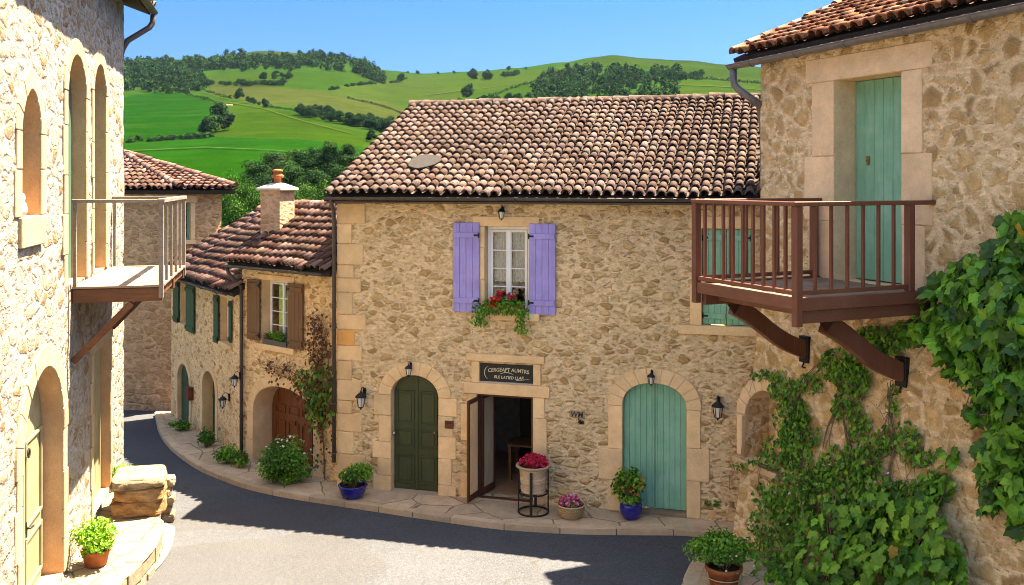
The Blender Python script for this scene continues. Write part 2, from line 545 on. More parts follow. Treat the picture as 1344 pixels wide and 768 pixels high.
def asphalt():
    t = NT('asphalt')
    b = t.coord()
    n1 = t.noise(b, 0.45, 5, 0.6)
    n2 = t.noise(b, 90, 3, 0.8)
    n3 = t.noise(b, 22, 4, 0.7)
    sp = t.voro(b, 60, 'F1', 'Color')
    col = t.mix(1.0, (0.058, 0.062, 0.073), gray(t, n1, 0.82, 1.18), 'MULTIPLY')
    col = t.mix(0.8, col, gray(t, n3, 0.82, 1.18), 'MULTIPLY')
    col = t.mix(0.7, col, gray(t, t.sep(sp)[0], 0.72, 1.28), 'MULTIPLY')
    col = t.mix(0.9, col, gray(t, n2, 0.75, 1.25), 'MULTIPLY')
    # hairline cracks and tar seams
    cv = t.vmath('ADD', t.coord((0.32, 0.32, 0.32)), t.scalev(t.noise(b, 1.4, 5, color=True), 0.5))
    cr = t.voro(cv, 1.0, 'DISTANCE_TO_EDGE')
    m = t.math('MULTIPLY', t.remap(cr, 0.003, 0.014, 0.85, 0.0), t.remap(n1, 0.42, 0.55))
    col = t.mix(m, col, (0.05, 0.047, 0.045))
    # worn pale patch tracks
    p = t.noise(t.coord((0.25, 0.6, 1)), 1.0, 4)
    col = t.mix(t.math('MULTIPLY', t.remap(p, 0.52, 0.72), 0.35), col, (0.094, 0.097, 0.105))
    rp = t.voro(t.vmath('ADD', t.coord((0.22, 0.5, 1)), t.scalev(t.noise(b, 0.8, 2, color=True), 0.12)), 1.0, 'F1', 'Color')
    rs = t.sep(rp)
    col = t.mix(t.math('MULTIPLY', t.remap(rs[1], 0.70, 0.71), 0.45), col, (0.05, 0.048, 0.05))
    gr = t.voro(b, 130, 'F1', 'Color')
    col = t.mix(t.math('MULTIPLY', t.remap(t.sep(gr)[2], 0.80, 0.9), 0.5), col, (0.14, 0.145, 0.155))
    return t.done(col, 0.9, t.bump(t.math('ADD', n2, t.sep(sp)[1]), 0.008, 0.8), spec=0.2)
M['asphalt'] = asphalt()

def paving(name, c, scale=1.6, joint=0.02, d=(0.5, 0.42, 0.3)):
    t = NT(name)
    b = t.coord()
    v = t.vmath('ADD', t.coord((1, 1, 0.2)), t.scalev(t.noise(b, 2.0, 3, color=True), 0.12))
    ed = t.voro(v, scale, 'DISTANCE_TO_EDGE', rand=0.75)
    cr = t.sep(t.voro(v, scale, 'F1', 'Color', rand=0.75))
    m = t.remap(ed, joint * 0.4, joint * 1.6)
    n = t.noise(b, 40, 5, 0.75)
    n1 = t.noise(b, 5, 4)
    col = t.mix(1.0, c, gray(t, cr[0], 0.88, 1.12), 'MULTIPLY')
    col = t.mix(1.0, col, gray(t, n1, 0.82, 1.15), 'MULTIPLY')
    col = t.mix(0.9, col, gray(t, n, 0.72, 1.25), 'MULTIPLY')
    col = t.mix(m, tuple(q * 0.45 for q in c), col)
    h = t.math('ADD', m, t.math('MULTIPLY', n, 0.5))
    return t.done(col, 0.92, t.bump(h, 0.012, 0.8), spec=0.15)
M['paving'] = paving('paving', (0.50, 0.36, 0.235), 1.1, 0.012)
M['paving_e'] = paving('pale_paving', (0.26, 0.20, 0.135), 2.2, 0.03)
M['kerb'] = dressed('kerb_stone', (0.52, 0.38, 0.25), 0.008)
M['kerb_e'] = dressed('pale_kerb', (0.26, 0.205, 0.145), 0.01)
M['boulder'] = None
def boulder_mat():
    t = NT('ochre_boulder')
    b = t.coord((1, 1, 3.0))
    n = t.noise(b, 3.0, 6, 0.65)
    n2 = t.noise(t.coord(), 28, 5, 0.7)
    col = t.ramp(n, [(0.3, (0.13, 0.055, 0.018)), (0.48, (0.25, 0.145, 0.065)), (0.62, (0.32, 0.21, 0.115)), (0.8, (0.36, 0.28, 0.18))])
    col = t.mix(0.9, col, gray(t, n2, 0.75, 1.2), 'MULTIPLY')
    return t.done(col, 0.9, t.bump(t.math('ADD', n, t.math('MULTIPLY', n2, 0.4)), 0.06), spec=0.1)
M['boulder'] = boulder_mat()

M['patch'] = plain('grey_patch', (0.020, 0.017, 0.016), 0.9, var=0.3, scale=12)

# ------------------------------------------------------------------ walls, openings, roofs
def pip(x, y, poly):
    c = False
    j = len(poly) - 1
    for i in range(len(poly)):
        xi, yi = poly[i][0], poly[i][1]; xj, yj = poly[j][0], poly[j][1]
        if (yi > y) != (yj > y) and x < (xj - xi) * (y - yi) / (yj - yi) + xi:
            c = not c
        j = i
    return c

def segdist(px, py, a, b):
    dx, dy = b[0] - a[0], b[1] - a[1]
    l2 = dx * dx + dy * dy
    t = 0 if l2 == 0 else max(0, min(1, ((px - a[0]) * dx + (py - a[1]) * dy) / l2))
    return math.hypot(px - a[0] - t * dx, py - a[1] - t * dy)

def polydist(x, y, poly):
    return min(segdist(x, y, poly[k], poly[(k + 1) % len(poly)]) for k in range(len(poly)))

def densify(poly, step):
    out = []
    for k in range(len(poly)):
        a = poly[k]; b = poly[(k + 1) % len(poly)]
        n = max(1, int(round(math.hypot(b[0] - a[0], b[1] - a[1]) / step)))
        for i in range(n):
            t = i / n
            out.append((a[0] + (b[0] - a[0]) * t, a[1] + (b[1] - a[1]) * t))
    return out

def tri_fill(outline, holes=(), step=0.3, clear=0.08):
    pts = []; edges = []
    for loop in [outline] + list(holes):
        s = len(pts)
        pts += [Vector((p[0], p[1])) for p in loop]
        edges += [(s + k, s + (k + 1) % len(loop)) for k in range(len(loop))]
    xs = [p[0] for p in outline]; ys = [p[1] for p in outline]
    if step:
        r = random.Random(3)
        y = min(ys) + step / 2
        while y < max(ys):
            x = min(xs) + step / 2
            while x < max(xs):
                q = (x + r.uniform(-.25, .25) * step, y + r.uniform(-.25, .25) * step)
                if pip(q[0], q[1], outline) and polydist(q[0], q[1], outline) > clear and not any(pip(q[0], q[1], h) or polydist(q[0], q[1], h) < clear for h in holes):
                    pts.append(Vector(q))
                x += step
            y += step
    vs, es, fs, ov, oe, of = delaunay_2d_cdt(pts, edges, [], 0, 1e-5)
    keep = []
    for f in fs:
        cx = sum(vs[i].x for i in f) / len(f); cy = sum(vs[i].y for i in f) / len(f)
        if pip(cx, cy, outline) and not any(pip(cx, cy, h) for h in holes):
            keep.append(f)
    return [(v.x, v.y) for v in vs], keep

def arch(x0, x1, zs, rise, n=14, ox=0.0, p=2.0):
    """points over the arch from the right springing to the left one"""
    c = (x0 + x1) / 2; a = (x1 - x0) / 2 + ox; b = rise + ox
    out = []
    for k in range(n + 1):
        th = math.pi * k / n
        ct, st = math.cos(th), math.sin(th)
        out.append((c + a * math.copysign(abs(ct) ** (2 / p), ct), zs + b * abs(st) ** (2 / p)))
    return out

def arch_hole(x0, x1, zb, zs, rise, n=14, p=2.0):
    return [(x0, zb), (x1, zb)] + arch(x0, x1, zs, rise, n, 0, p)

def rect_hole(x0, x1, z0, z1):
    return [(x0, z0), (x1, z0), (x1, z1), (x0, z1)]

def wall_face(mb, outline, holes, depths, rough=0.012, step=0.3, yoff=None, freq=2.2):
    out = densify(outline, step)
    hs = [densify(h, 0.35) for h in holes]
    vs, fs = tri_fill(out, hs, step)
    def yy(x, z):
        b = -(noise.noise((x * freq, 1.7, z * freq * 1.4)) * 0.7 + noise.noise((x * freq * 3, 5.1, z * freq * 4)) * 0.45) * rough
        return b + (yoff(x, z) if yoff else 0.0)
    idx = [mb.addv((x, yy(x, z), z)) for x, z in vs]
    sm = mb.smooth; mb.smooth = True
    for f in fs:
        mb.face([idx[i] for i in f])
    mb.smooth = False
    for h, d in zip(hs, depths):
        a = [mb.addv((x, yy(x, z), z)) for x, z in h]
        b = [mb.addv((x, d + (yoff(x, z) if yoff else 0.0), z)) for x, z in h]
        n = len(h)
        mb.mat = 1
        for k in range(n):
            mb.face((a[(k + 1) % n], a[k], b[k], b[(k + 1) % n]))
        mb.mat = 0
    mb.smooth = sm

def stone_tint(r, amt=0.1, warm=0.03):
    k = 1 + r.uniform(-amt, amt)
    w = r.uniform(-warm, warm)
    return (k * (1 + w), k, k * (1 - w))

def blk(mb, x0, x1, z0, z1, r, y0=-0.028, y1=0.06, amt=0.1, yoff=None):
    o = r.uniform(-0.006, 0.006)
    g = 0.003
    off = yoff((x0 + x1) / 2, (z0 + z1) / 2) if yoff else 0.0
    mb.box(x0 + g, x1 - g, y0 + o + off, y1 + off, z0 + g, z1 - g, col=stone_tint(r, amt))

def jamb_blocks(mb, xin, side, z0, z1, r, wmin=0.16, wmax=0.36, hmin=0.28, hmax=0.55, yoff=None, y0=-0.028):
    """dressed blocks of uneven width up the side of an opening; side -1 leaves to the left"""
    z = z0; k = r.randint(0, 1)
    while z < z1 - 0.02:
        h = r.uniform(hmin, hmax)
        if z1 - (z + h) < hmin * 0.7: h = z1 - z
        w = r.uniform(wmax * 0.8, wmax) if k else r.uniform(wmin, wmin * 1.2)
        k = 1 - k
        a, b = (xin - w, xin) if side < 0 else (xin, xin + w)
        blk(mb, a, b, z, z + h, r, yoff=yoff, y0=y0)
        z += h

def arch_ring(mb, x0, x1, zs, rise, t, r, n=9, y0=-0.03, y1=0.06, p=2.0, yoff=None, gap=0.0018):
    sub = 3
    N = n * sub
    inn = arch(x0, x1, zs, rise, N, 0.001, p); out = arch(x0, x1, zs, rise, N, t, p)
    for k in range(n):
        i = k * sub; j = i + sub
        a = inn[i:j + 1]; b = out[i:j + 1]
        def sh(s, e, q):
            d = math.hypot(e[0] - s[0], e[1] - s[1])
            return (s[0] + (e[0] - s[0]) * q / d, s[1] + (e[1] - s[1]) * q / d)
        a2 = [sh(a[0], a[1], gap)] + a[1:-1] + [sh(a[-1], a[-2], gap)]
        b2 = [sh(b[0], b[1], gap)] + b[1:-1] + [sh(b[-1], b[-2], gap)]
        o = r.uniform(-0.005, 0.005)
        off = yoff((a[1][0] + b[1][0]) / 2, a[1][1]) if yoff else 0.0
        mb.prism(b2[::-1] + a2, y0 + o + off, y1 + off, stone_tint(r, 0.045, .015))

def tile_roof(mb, P0, ea, eb, poly, sp=0.215, rl=0.30, cols=None, seed=1, jit=1.0, edge=True, seg=6, slope_gap=0.0):
    """canal tiles on a plane: P0 + a*ea + b*eb, a along the eave, b up the slope; poly in (a,b). materials 0 tile, 1 boards"""
    r = random.Random(seed)
    ea = Vector(ea).normalized(); eb = Vector(eb).normalized()
    nn = ea.cross(eb).normalized()
    if nn.z < 0: nn = -nn
    P0 = Vector(P0)
    cols = cols or [(0.4, 0.2, 0.12)]
    def P(a, b, h):
        q = P0 + ea * a + eb * b
        return q + nn * (h + slope_gap * (noise.noise((a * .38 + seed, b * .42, 0)) * 1.0 + noise.noise((a * 1.3, b * 1.3, seed)) * .35))
    amin = min(p[0] for p in poly); amax = max(p[0] for p in poly)
    bmin = min(p[1] for p in poly); bmax = max(p[1] for p in poly)
    sm = mb.smooth
    # boards below
    mb.mat = 1; mb.smooth = False
    lo = [mb.addv(P(a, b, -0.13)) for a, b in poly]; hi = [mb.addv(P(a, b, -0.015)) for a, b in poly]
    mb.face(lo[::-1]); mb.face(hi)
    for k in range(len(poly)):
        mb.face((lo[k], lo[(k + 1) % len(poly)], hi[(k + 1) % len(poly)], hi[k]))
    mb.mat = 0; mb.smooth = True
    ncol = int((amax - amin) / sp)
    rad = sp * 0.43
    for i in range(ncol + 1):
        a0 = amin + (i + 0.5) * sp
        if a0 > amax: break
        wob = r.uniform(-0.01, 0.01)
        # trough between the ridges of tile
        j = 0
        b = bmin - 0.05 * (r.random())
        while b < bmax:
            L = rl * 1.28
            bb = b + r.uniform(-0.025, 0.025) * jit - (r.uniform(.03, .10) if r.random() < .04 else 0)
            for part in (0, 1):
                ac = a0 + wob + (sp * 0.5 if part else 0) + r.uniform(-0.007, 0.007) * jit
                if not pip(ac, b + rl * 0.5, poly): continue
                base = cols[min(len(cols) - 1, int(r.random() ** 1.15 * len(cols)))]
                k = r.uniform(0.80, 1.16) * (1 + .5 * noise.noise((ac * .55, b * .6, seed + 3.0)))
                col = (base[0] * k, base[1] * k * r.uniform(0.94, 1.06), base[2] * k * r.uniform(0.9, 1.1))
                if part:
                    col = tuple(q * 0.3 for q in col)  # channel dirt, with the dark shade between columns put into the colour too
                r1 = rad * r.uniform(0.96, 1.06); r2 = r1 * 0.8
                if part: r1, r2 = r2, r1
                tw = r.uniform(-0.012, 0.012) * jit
                lift = r.uniform(0.0, 0.012) * jit
                rings = []
                for e, (bq, rq) in enumerate(((bb, r1), (bb + L, r2))):
                    ring = []
                    for q in range(seg + 1):
                        th = math.pi * q / seg
                        if part:
                            h = 0.075 - math.sin(th) * rq * 0.75 + (0.02 if e == 0 else -0.0)
                        else:
                            h = 0.035 + math.sin(th) * rq + ((0.03 + lift) if e == 0 else 0.0)
                        ring.append(mb.addv(P(ac + math.cos(th) * rq + (tw if e else -tw), bq, h)))
                    rings.append(ring)
                for q in range(seg):
                    mb.face((rings[0][q], rings[0][q + 1], rings[1][q + 1], rings[1][q]), col)
                if not part:
                    inner = []
                    for q in range(seg + 1):
                        th = math.pi * q / seg
                        inner.append(mb.addv(P(ac + math.cos(th) * (r1 - 0.02) - tw, bb + 0.002, 0.035 + math.sin(th) * (r1 - 0.02) + 0.03 + lift)))
                    inn2 = []
                    for q in range(seg + 1):
                        th = math.pi * q / seg
                        inn2.append(mb.addv(P(ac + math.cos(th) * (r1 - 0.022) - tw, bb + 0.12, 0.03 + math.sin(th) * (r1 - 0.022) + 0.02 + lift)))
                    mb.smooth = False
                    for q in range(seg):
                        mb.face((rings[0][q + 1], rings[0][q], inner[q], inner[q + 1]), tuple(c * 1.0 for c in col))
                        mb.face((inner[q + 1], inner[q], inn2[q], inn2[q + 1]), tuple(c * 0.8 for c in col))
                    mb.smooth = True
            b += rl
    mb.smooth = sm

def ridge_tiles(mb, p, q, r, rad=0.12, L=0.36, cols=None, up=Vector((0, 0, 1))):
    p = Vector(p); q = Vector(q); d = (q - p); n = max(1, int(d.length / L)); d.normalize()
    s = d.cross(up).normalized(); u = s.cross(d)
    sm = mb.smooth; mb.smooth = True
    for i in range(n):
        a = p + d * (i * L); b = a + d * (L * 1.12)
        base = r.choice(cols); k = r.uniform(0.75, 1.2); col = tuple(c * k for c in base)
        jz = r.uniform(-0.012, 0.02)
        R = []
        for e, (c, rr) in enumerate(((a, rad * 1.08), (b, rad * 0.92))):
            R.append([mb.addv(c + s * math.cos(math.pi * t / 8) * rr + u * (math.sin(math.pi * t / 8) * rr + jz)) for t in range(9)])
        for t in range(8):
            mb.face((R[0][t], R[0][t + 1], R[1][t + 1], R[1][t]), col)
        mb.face(R[0], col); mb.face(R[1][::-1], col)
    mb.smooth = sm

def gutter(mb, p, q, r=0.075, n=8):
    """half-round gutter with brackets"""
    p = Vector(p); q = Vector(q); d = (q - p).normalized()
    s = d.cross(Vector((0, 0, 1))).normalized()
    sm = mb.smooth; mb.smooth = True
    for rr, flip in ((r, False), (r - 0.008, True)):
        A = []; B = []
        for k in range(n + 1):
            th = math.pi + math.pi * k / n
            o = s * math.cos(th) * rr + Vector((0, 0, math.sin(th) * rr))
            A.append(mb.addv(p + o)); B.append(mb.addv(q + o))
        for k in range(n):
            f = (A[k], A[k + 1], B[k + 1], B[k])
            mb.face(f if flip else f[::-1])
    mb.smooth = False
    for e in (p, q):
        R = [mb.addv(e + s * math.cos(math.pi + math.pi * k / n) * r + Vector((0, 0, math.sin(math.pi + math.pi * k / n) * r))) for k in range(n + 1)]
        mb.face(R)
    for sg in (-1, 1):
        mb.tube([p + s * sg * r, q + s * sg * r], 0.011, 6)
    L = (q - p).length
    k = 0.6
    while k < L:
        c = p + d * k
        pts = [c + s * math.cos(math.pi + math.pi * t / 8) * (r + 0.006) + Vector((0, 0, math.sin(math.pi + math.pi * t / 8) * (r + 0.006))) for t in range(9)]
        mb.tube(pts, 0.012, 5)
        k += 1.1
    mb.smooth = sm

# ------------------------------------------------------------------ setting: terrain, street, pavements
SKY = [(-900, 120), (-300, 95), (100, 80), (170, 80), (230, 78), (275, 76), (310, 70), (345, 67), (400, 69), (440, 73), (480, 82), (505, 92), (560, 96), (620, 94),
       (680, 89), (740, 82), (780, 76), (805, 73), (850, 76), (900, 78), (960, 84), (1030, 92), (1200, 100), (1600, 105), (2400, 125)]
def skyv(u):
    if u <= SKY[0][0]: return SKY[0][1]
    for a, b in zip(SKY, SKY[1:]):
        if u <= b[0]:
            t = (u - a[0]) / (b[0] - a[0]); t = t * t * (3 - 2 * t)
            return a[1] + (b[1] - a[1]) * t
    return SKY[-1][1]
VB = 282.0
Y0T, Y1T = 150.0, 1150.0
def prof_v(u, Y):
    t = math.log(Y / Y0T) / math.log(Y1T / Y0T)
    vt = skyv(u)
    return VB + (vt - VB) * max(0.0, min(1.0, t)) ** 0.72
def terrain_z(X, Y):
    g = gz(X, Y) - 0.03
    if Y < 34: return g
    u = 672 + FPX * X / Y
    Yc = min(Y, Y1T)
    z = CAMZ - (prof_v(u, max(Y0T, Yc)) - HV) / FPX * (Y if Y <= Y1T else Y1T)
    if Y < Y0T:
        z0 = CAMZ - (VB - HV) / FPX * Y0T
        w = (Y - 34) / (Y0T - 34); w = w * w * (3 - 2 * w)
        z = g * (1 - w) + z0 * w
    if Y > Y1T:
        z -= ((Y - Y1T) / 300.0) ** 2 * 18
    if Y > Y0T:
        w = min(1.0, (Y - Y0T) / 150)
        z += w * Y * 0.0016 * (noise.noise((X / 130.0, Y / 160.0, 2.0)) * 1.3 + noise.noise((X / 45.0, Y / 60.0, 7.0)) * 0.4)
    return z
def hill_pt(u, v):
    t = ((VB - v) / (VB - skyv(u)))
    t = max(0.0, min(1.0, t)) ** (1 / 0.72)
    Y = Y0T * (Y1T / Y0T) ** t
    X = (u - 672) / FPX * Y
    return Vector((X, Y, terrain_z(X, Y)))

TRACKS = [[(150, 201), (270, 195), (355, 199), (440, 207)], [(262, 118), (285, 127), (304, 133)], [(300, 136), (345, 143), (395, 158), (470, 178)], [(560, 126), (640, 116), (720, 104)], [(870, 112), (960, 116), (1060, 124)]]
FIELDS = [  # outlines of fields on the slope and their own grass colour
    ([(150, 300), (150, 205), (285, 196), (440, 210), (520, 230), (520, 300)], (0.0030, 0.0220, 0.0013)),
    ([(150, 206), (150, 184), (270, 179), (400, 183), (470, 192), (520, 205), (520, 230), (440, 212), (285, 198)], (0.0036, 0.0235, 0.0022)),
    ([(150, 186), (150, 128), (215, 121), (262, 126), (290, 140), (275, 176)], (0.0021, 0.0198, 0.0015)),
    ([(262, 126), (300, 134), (370, 145), (470, 172), (520, 190), (470, 192), (400, 183), (275, 177), (290, 140)], (0.0102, 0.0254, 0.0026)),
    ([(270, 112), (330, 110), (420, 120), (510, 135), (560, 152), (470, 165), (390, 140), (330, 136), (280, 124)], (0.0183, 0.0254, 0.0066)),
    ([(360, 95), (430, 92), (510, 96), (525, 105), (430, 118), (360, 112)], (0.0089, 0.0241, 0.0032)),
    ([(425, 118), (510, 104), (560, 100), (680, 104), (640, 130), (560, 140), (500, 133)], (0.0140, 0.0262, 0.0048)),
    ([(250, 100), (355, 93), (350, 110), (270, 111)], (0.0110, 0.0247, 0.0033)),
    ([(560, 100), (620, 100), (720, 92), (780, 80), (740, 100), (690, 112), (600, 128)], (0.0139, 0.0281, 0.0039)),
    ([(600, 128), (700, 110), (700, 140), (600, 145)], (0.0093, 0.0254, 0.0026)),
    ([(755, 82), (805, 72), (860, 74), (960, 82), (1060, 92), (1060, 112), (930, 104), (880, 92)], (0.0093, 0.0212, 0.0033)),
    ([(870, 110), (960, 100), (1060, 113), (1060, 150), (880, 150)], (0.0120, 0.0262, 0.0033)),
    ([(300, 72), (345, 60), (430, 66), (470, 80), (400, 78)], (0.0131, 0.0191, 0.0061)),
]
def field_col(u, v):
    for p, c in reversed(FIELDS):
        if pip(u, v, p): return c
    return (0.009, 0.028, 0.004)

def build_terrain():
    mb = MB(); mb.smooth = True
    us = [-1600, -1000, -700, -450, -250, -100, 20] + [60 + 9 * k for k in range(118)] + [1140, 1220, 1350, 1550, 1900, 2400, 2900]
    Ys = [34, 40, 48, 58, 70, 84, 98, 112, 130, 150]
    y = 150.0
    while y < Y1T:
        y *= 1.0115; Ys.append(y)
    Ys += [Y1T * 1.03, Y1T * 1.08, Y1T * 1.2, Y1T * 1.5]
    grid = []
    for Y in Ys:
        row = []
        for u in us:
            X = (u - 672) / FPX * Y
            row.append(mb.addv((X, Y, terrain_z(X, Y))))
        grid.append(row)
    for j in range(len(Ys) - 1):
        for i in range(len(us) - 1):
            uu = (us[i] + us[i + 1]) / 2; Ym = (Ys[j] + Ys[j + 1]) / 2
            vv = prof_v(uu, max(Y0T, min(Y1T, Ym)))
            wob = 2.2 * noise.noise((uu / 9.0, vv / 5.0, 0.5))
            mb.face((grid[j][i], grid[j][i + 1], grid[j + 1][i + 1], grid[j + 1][i]), field_col(uu + wob, vv + wob * 0.4))
    # flat village ground joined to the first row, reaching well behind the camera
    W = [(u - 672) / FPX * 34 for u in us]
    prev = None
    for Y in (-60, -25, 0, 10, 19.5, 25, 30, 34):
        row = [mb.addv((X, Y, gz(X, Y) - 0.03)) for X in W] if Y < 34 else grid[0]
        if prev:
            for i in range(len(us) - 1):
                mb.face((prev[i], prev[i + 1], row[i + 1], row[i]), (0.14, 0.2, 0.06))
        prev = row
    t = NT('meadow')
    b = t.coord()
    n1 = t.noise(b, 0.012, 5, 0.6); n2 = t.noise(b, 0.08, 5, 0.7); n3 = t.noise(b, 0.9, 3, 0.7)
    col = t.mix(1.0, t.attr(), gray(t, n1, 0.82, 1.2), 'MULTIPLY')
    col = t.mix(1.0, col, gray(t, n2, 0.72, 1.28), 'MULTIPLY')
    col = t.mix(0.7, col, gray(t, n3, 0.75, 1.25), 'MULTIPLY')
    st = t.noise(t.coord((0.010, 0.055, 0.02)), 1.0, 4, 0.6)
    col = t.mix(t.math('MULTIPLY', t.remap(st, 0.5, 0.68), 0.35), col, (0.022, 0.034, 0.007))
    t.done(col, 1.0, spec=0.0)
    o = mb.build('ground', t.mat)
    structure(o, 'green meadow hills and flat village ground', 'ground')
build_terrain()

KERB = [(203, 541), (205, 550), (208, 562), (216, 576), (232, 592), (258, 610), (285, 622), (318, 634), (360, 644), (400, 651), (440, 657), (500, 666), (560, 675), (640, 686), (700, 691), (760, 694), (830, 695), (900, 696), (955, 702)]
def smooth_path(pts, n=4):
    out = []
    P = [pts[0]] + list(pts) + [pts[-1]]
    for i in range(1, len(P) - 2):
        p0, p1, p2, p3 = [Vector(q) for q in P[i - 1:i + 3]]
        for k in range(n):
            t = k / n
            out.append(0.5 * ((2 * p1) + (p2 - p0) * t + (2 * p0 - 5 * p1 + 4 * p2 - p3) * t * t + (3 * p1 - p0 - 3 * p2 + p3) * t ** 3))
    out.append(Vector(pts[-1]))
    return out

def build_road():
    mb = MB(); mb.smooth = True
    xs = [-26 + 1.0 * k for k in range(40)]
    ys = [-24 + 2.0 * k for k in range(21)] + [19.5, 21, 22.5, 24, 25.5, 27, 28.5, 30]
    g = [[mb.addv((x, y, gz(x, y) + 0.004)) for x in xs] for y in ys]
    for j in range(len(ys) - 1):
        for i in range(len(xs) - 1):
            mb.face((g[j][i], g[j][i + 1], g[j + 1][i + 1], g[j + 1][i]))
    structure(mb.build('road', M['asphalt']), 'curving grey asphalt street', 'road')
build_road()

def kerb_line(name, path, mat, w=0.17, h=0.105, seed=4, L=0.85, gap=0.008, side=1, lift=0.006):
    """kerb stones along a world path; side=+1 puts the stone to the left of travel"""
    r = random.Random(seed)
    # resample
    res = [path[0]]; acc = 0
    mb = MB()
    d = 0; seglen = L
    cur = [Vector(path[0])]
    stones = []
    for a, b in zip(path, path[1:]):
        a = Vector(a); b = Vector(b)
        while True:
            l = (b - a).length
            if d + l < seglen:
                d += l; cur.append(b); break
            t = (seglen - d) / l
            m = a + (b - a) * t
            cur.append(m); stones.append(cur); cur = [m]; a = m; d = 0; seglen = L * r.uniform(0.8, 1.25)
    if len(cur) > 1: stones.append(cur)
    for s in stones:
        tint = stone_tint(r, 0.12); dz = r.uniform(-0.004, 0.004)
        T = [(s[min(i + 1, len(s) - 1)] - s[max(i - 1, 0)]).normalized() for i in range(len(s))]
        N = [Vector((-t.y, t.x, 0)) * side for t in T]
        s = list(s)
        s[0] = s[0] + T[0] * gap; s[-1] = s[-1] - T[-1] * gap
        rows = []
        for p, n in zip(s, N):
            g = gz(p.x, p.y)
            rows.append([mb.addv((p.x, p.y, g - 0.05)), mb.addv((p.x, p.y, g + h - 0.02 + dz)), mb.addv((p.x + n.x * 0.02, p.y + n.y * 0.02, g + h + lift + dz)),
                         mb.addv((p.x + n.x * w, p.y + n.y * w, g + h + lift + dz)), mb.addv((p.x + n.x * w, p.y + n.y * w, g - 0.05))])
        for a, b in zip(rows, rows[1:]):
            for k in range(4):
                f = (a[k], b[k], b[k + 1], a[k + 1])
                mb.face(f if side > 0 else f[::-1], tint)
        mb.face(rows[0] if side > 0 else rows[0][::-1], tint); mb.face(rows[-1][::-1] if side > 0 else rows[-1], tint)
    return mb.build(name, mat)

def pavement(name, poly, mat, h=0.105, step=0.6):
    mb = MB()
    vs, fs = tri_fill(densify(poly, step), [], step)
    idx = [mb.addv((x, y, gz(x, y) + h)) for x, y in vs]
    mb.smooth = True
    for f in fs: mb.face([idx[i] for i in f])
    return mb.build(name, mat)

kp = [ground_pt(u, v, 0.25) for u, v in KERB]
kp = [Vector((p.x, p.y, 0)) for p in kp]
# refine with the falling street
kp2 = []
for (u, v), p in zip(KERB, kp):
    for _ in range(4):
        p = ground_pt(u, v, gz(p.x, p.y) + 0.105)
    kp2.append(Vector((p.x, p.y, 0)))
kpath = smooth_path(kp2, 4)
structure(kerb_line('kerb', kpath, M['kerb'], side=1), 'stone kerb along the house fronts', 'kerb')
back = [CEN.world(4.6, 0.35, 0), CEN.world(-3.6, 0.35, 0), BFR.world(3.0, 0.4, 0), BFR.world(0.1, 0.4, 0), CFR.world(5.4, 0.4, 0), CFR.world(-0.2, 0.4, 0), CFR.world(-0.6, -0.1, 0)]
ppoly = [(p.x, p.y) for p in kpath] + [(p.x, p.y) for p in back]
structure(pavement('pavement', ppoly, M['paving']), 'worn stone pavement along the house fronts', 'pavement')

# kerbed corner below the right-hand wall
ck = [ground_pt(u, v, 0.25) for u, v in [(958, 704), (938, 712), (922, 722), (909, 736), (900, 752), (894, 770), (888, 800), (880, 850), (872, 900)]]
ck = smooth_path([Vector((p.x, p.y, 0)) for p in ck], 4)
ck += [Vector((3.2, 9.5, 0)), Vector((5.0, 6.0, 0))]
structure(kerb_line('kerb', ck, M['kerb'], side=1, w=0.24, seed=9, L=0.6), 'curved kerb under the ivy wall', 'kerb')
cp = [(p.x, p.y) for p in ck] + [(9.5, 5.0), (6.2, 13.0), (4.6, 16.5)]
structure(pavement('pavement', cp, M['paving'], step=0.5), 'paved corner under the ivy wall', 'pavement')

def build_tracks():
    m = plain('worn_track', (0.026, 0.042, 0.011), 1.0, 0, 0.0, 0.3, 0.4)
    for t in TRACKS:
        mb = MB(); mb.smooth = True
        pts = []
        for (ua, va), (ub, vb) in zip(t, t[1:]):
            n = max(2, int(abs(ub - ua) / 2.5))
            pts += [(ua + (ub - ua) * k / n, va + (vb - va) * k / n + .25 * noise.noise((ua + k, va, 0))) for k in range(n)]
        rows = []
        for u, v in pts:
            row = []
            for dv in (-.32, .32):
                p = hill_pt(u, v + dv); row.append(mb.addv((p.x, p.y, p.z + .25 + p.y * .0006)))
            rows.append(row)
        for a, b in zip(rows, rows[1:]):
            mb.face((a[0], a[1], b[1], b[0]))
        structure(mb.build('path', m), 'pale worn farm track across the meadow', 'path')
build_tracks()

def build_haze():
    mb = MB(); mb.box(-3400, 3400, -75, 1800, -1.9, 225)
    t = NT('haze_air')
    t.n.remove(t.bsdf)
    v = t.node("ShaderNodeVolumePrincipled")
    v.inputs['Color'].default_value = (0.45, 0.72, 1.0, 1)
    v.inputs['Density'].default_value = 0.00002
    t.l.new(v.outputs[0], t.out.inputs['Volume'])
    o = mb.build('haze', t.mat); tag(o, 'thin bluish summer haze over the valley and hills', 'haze', None, 'stuff')
build_haze()

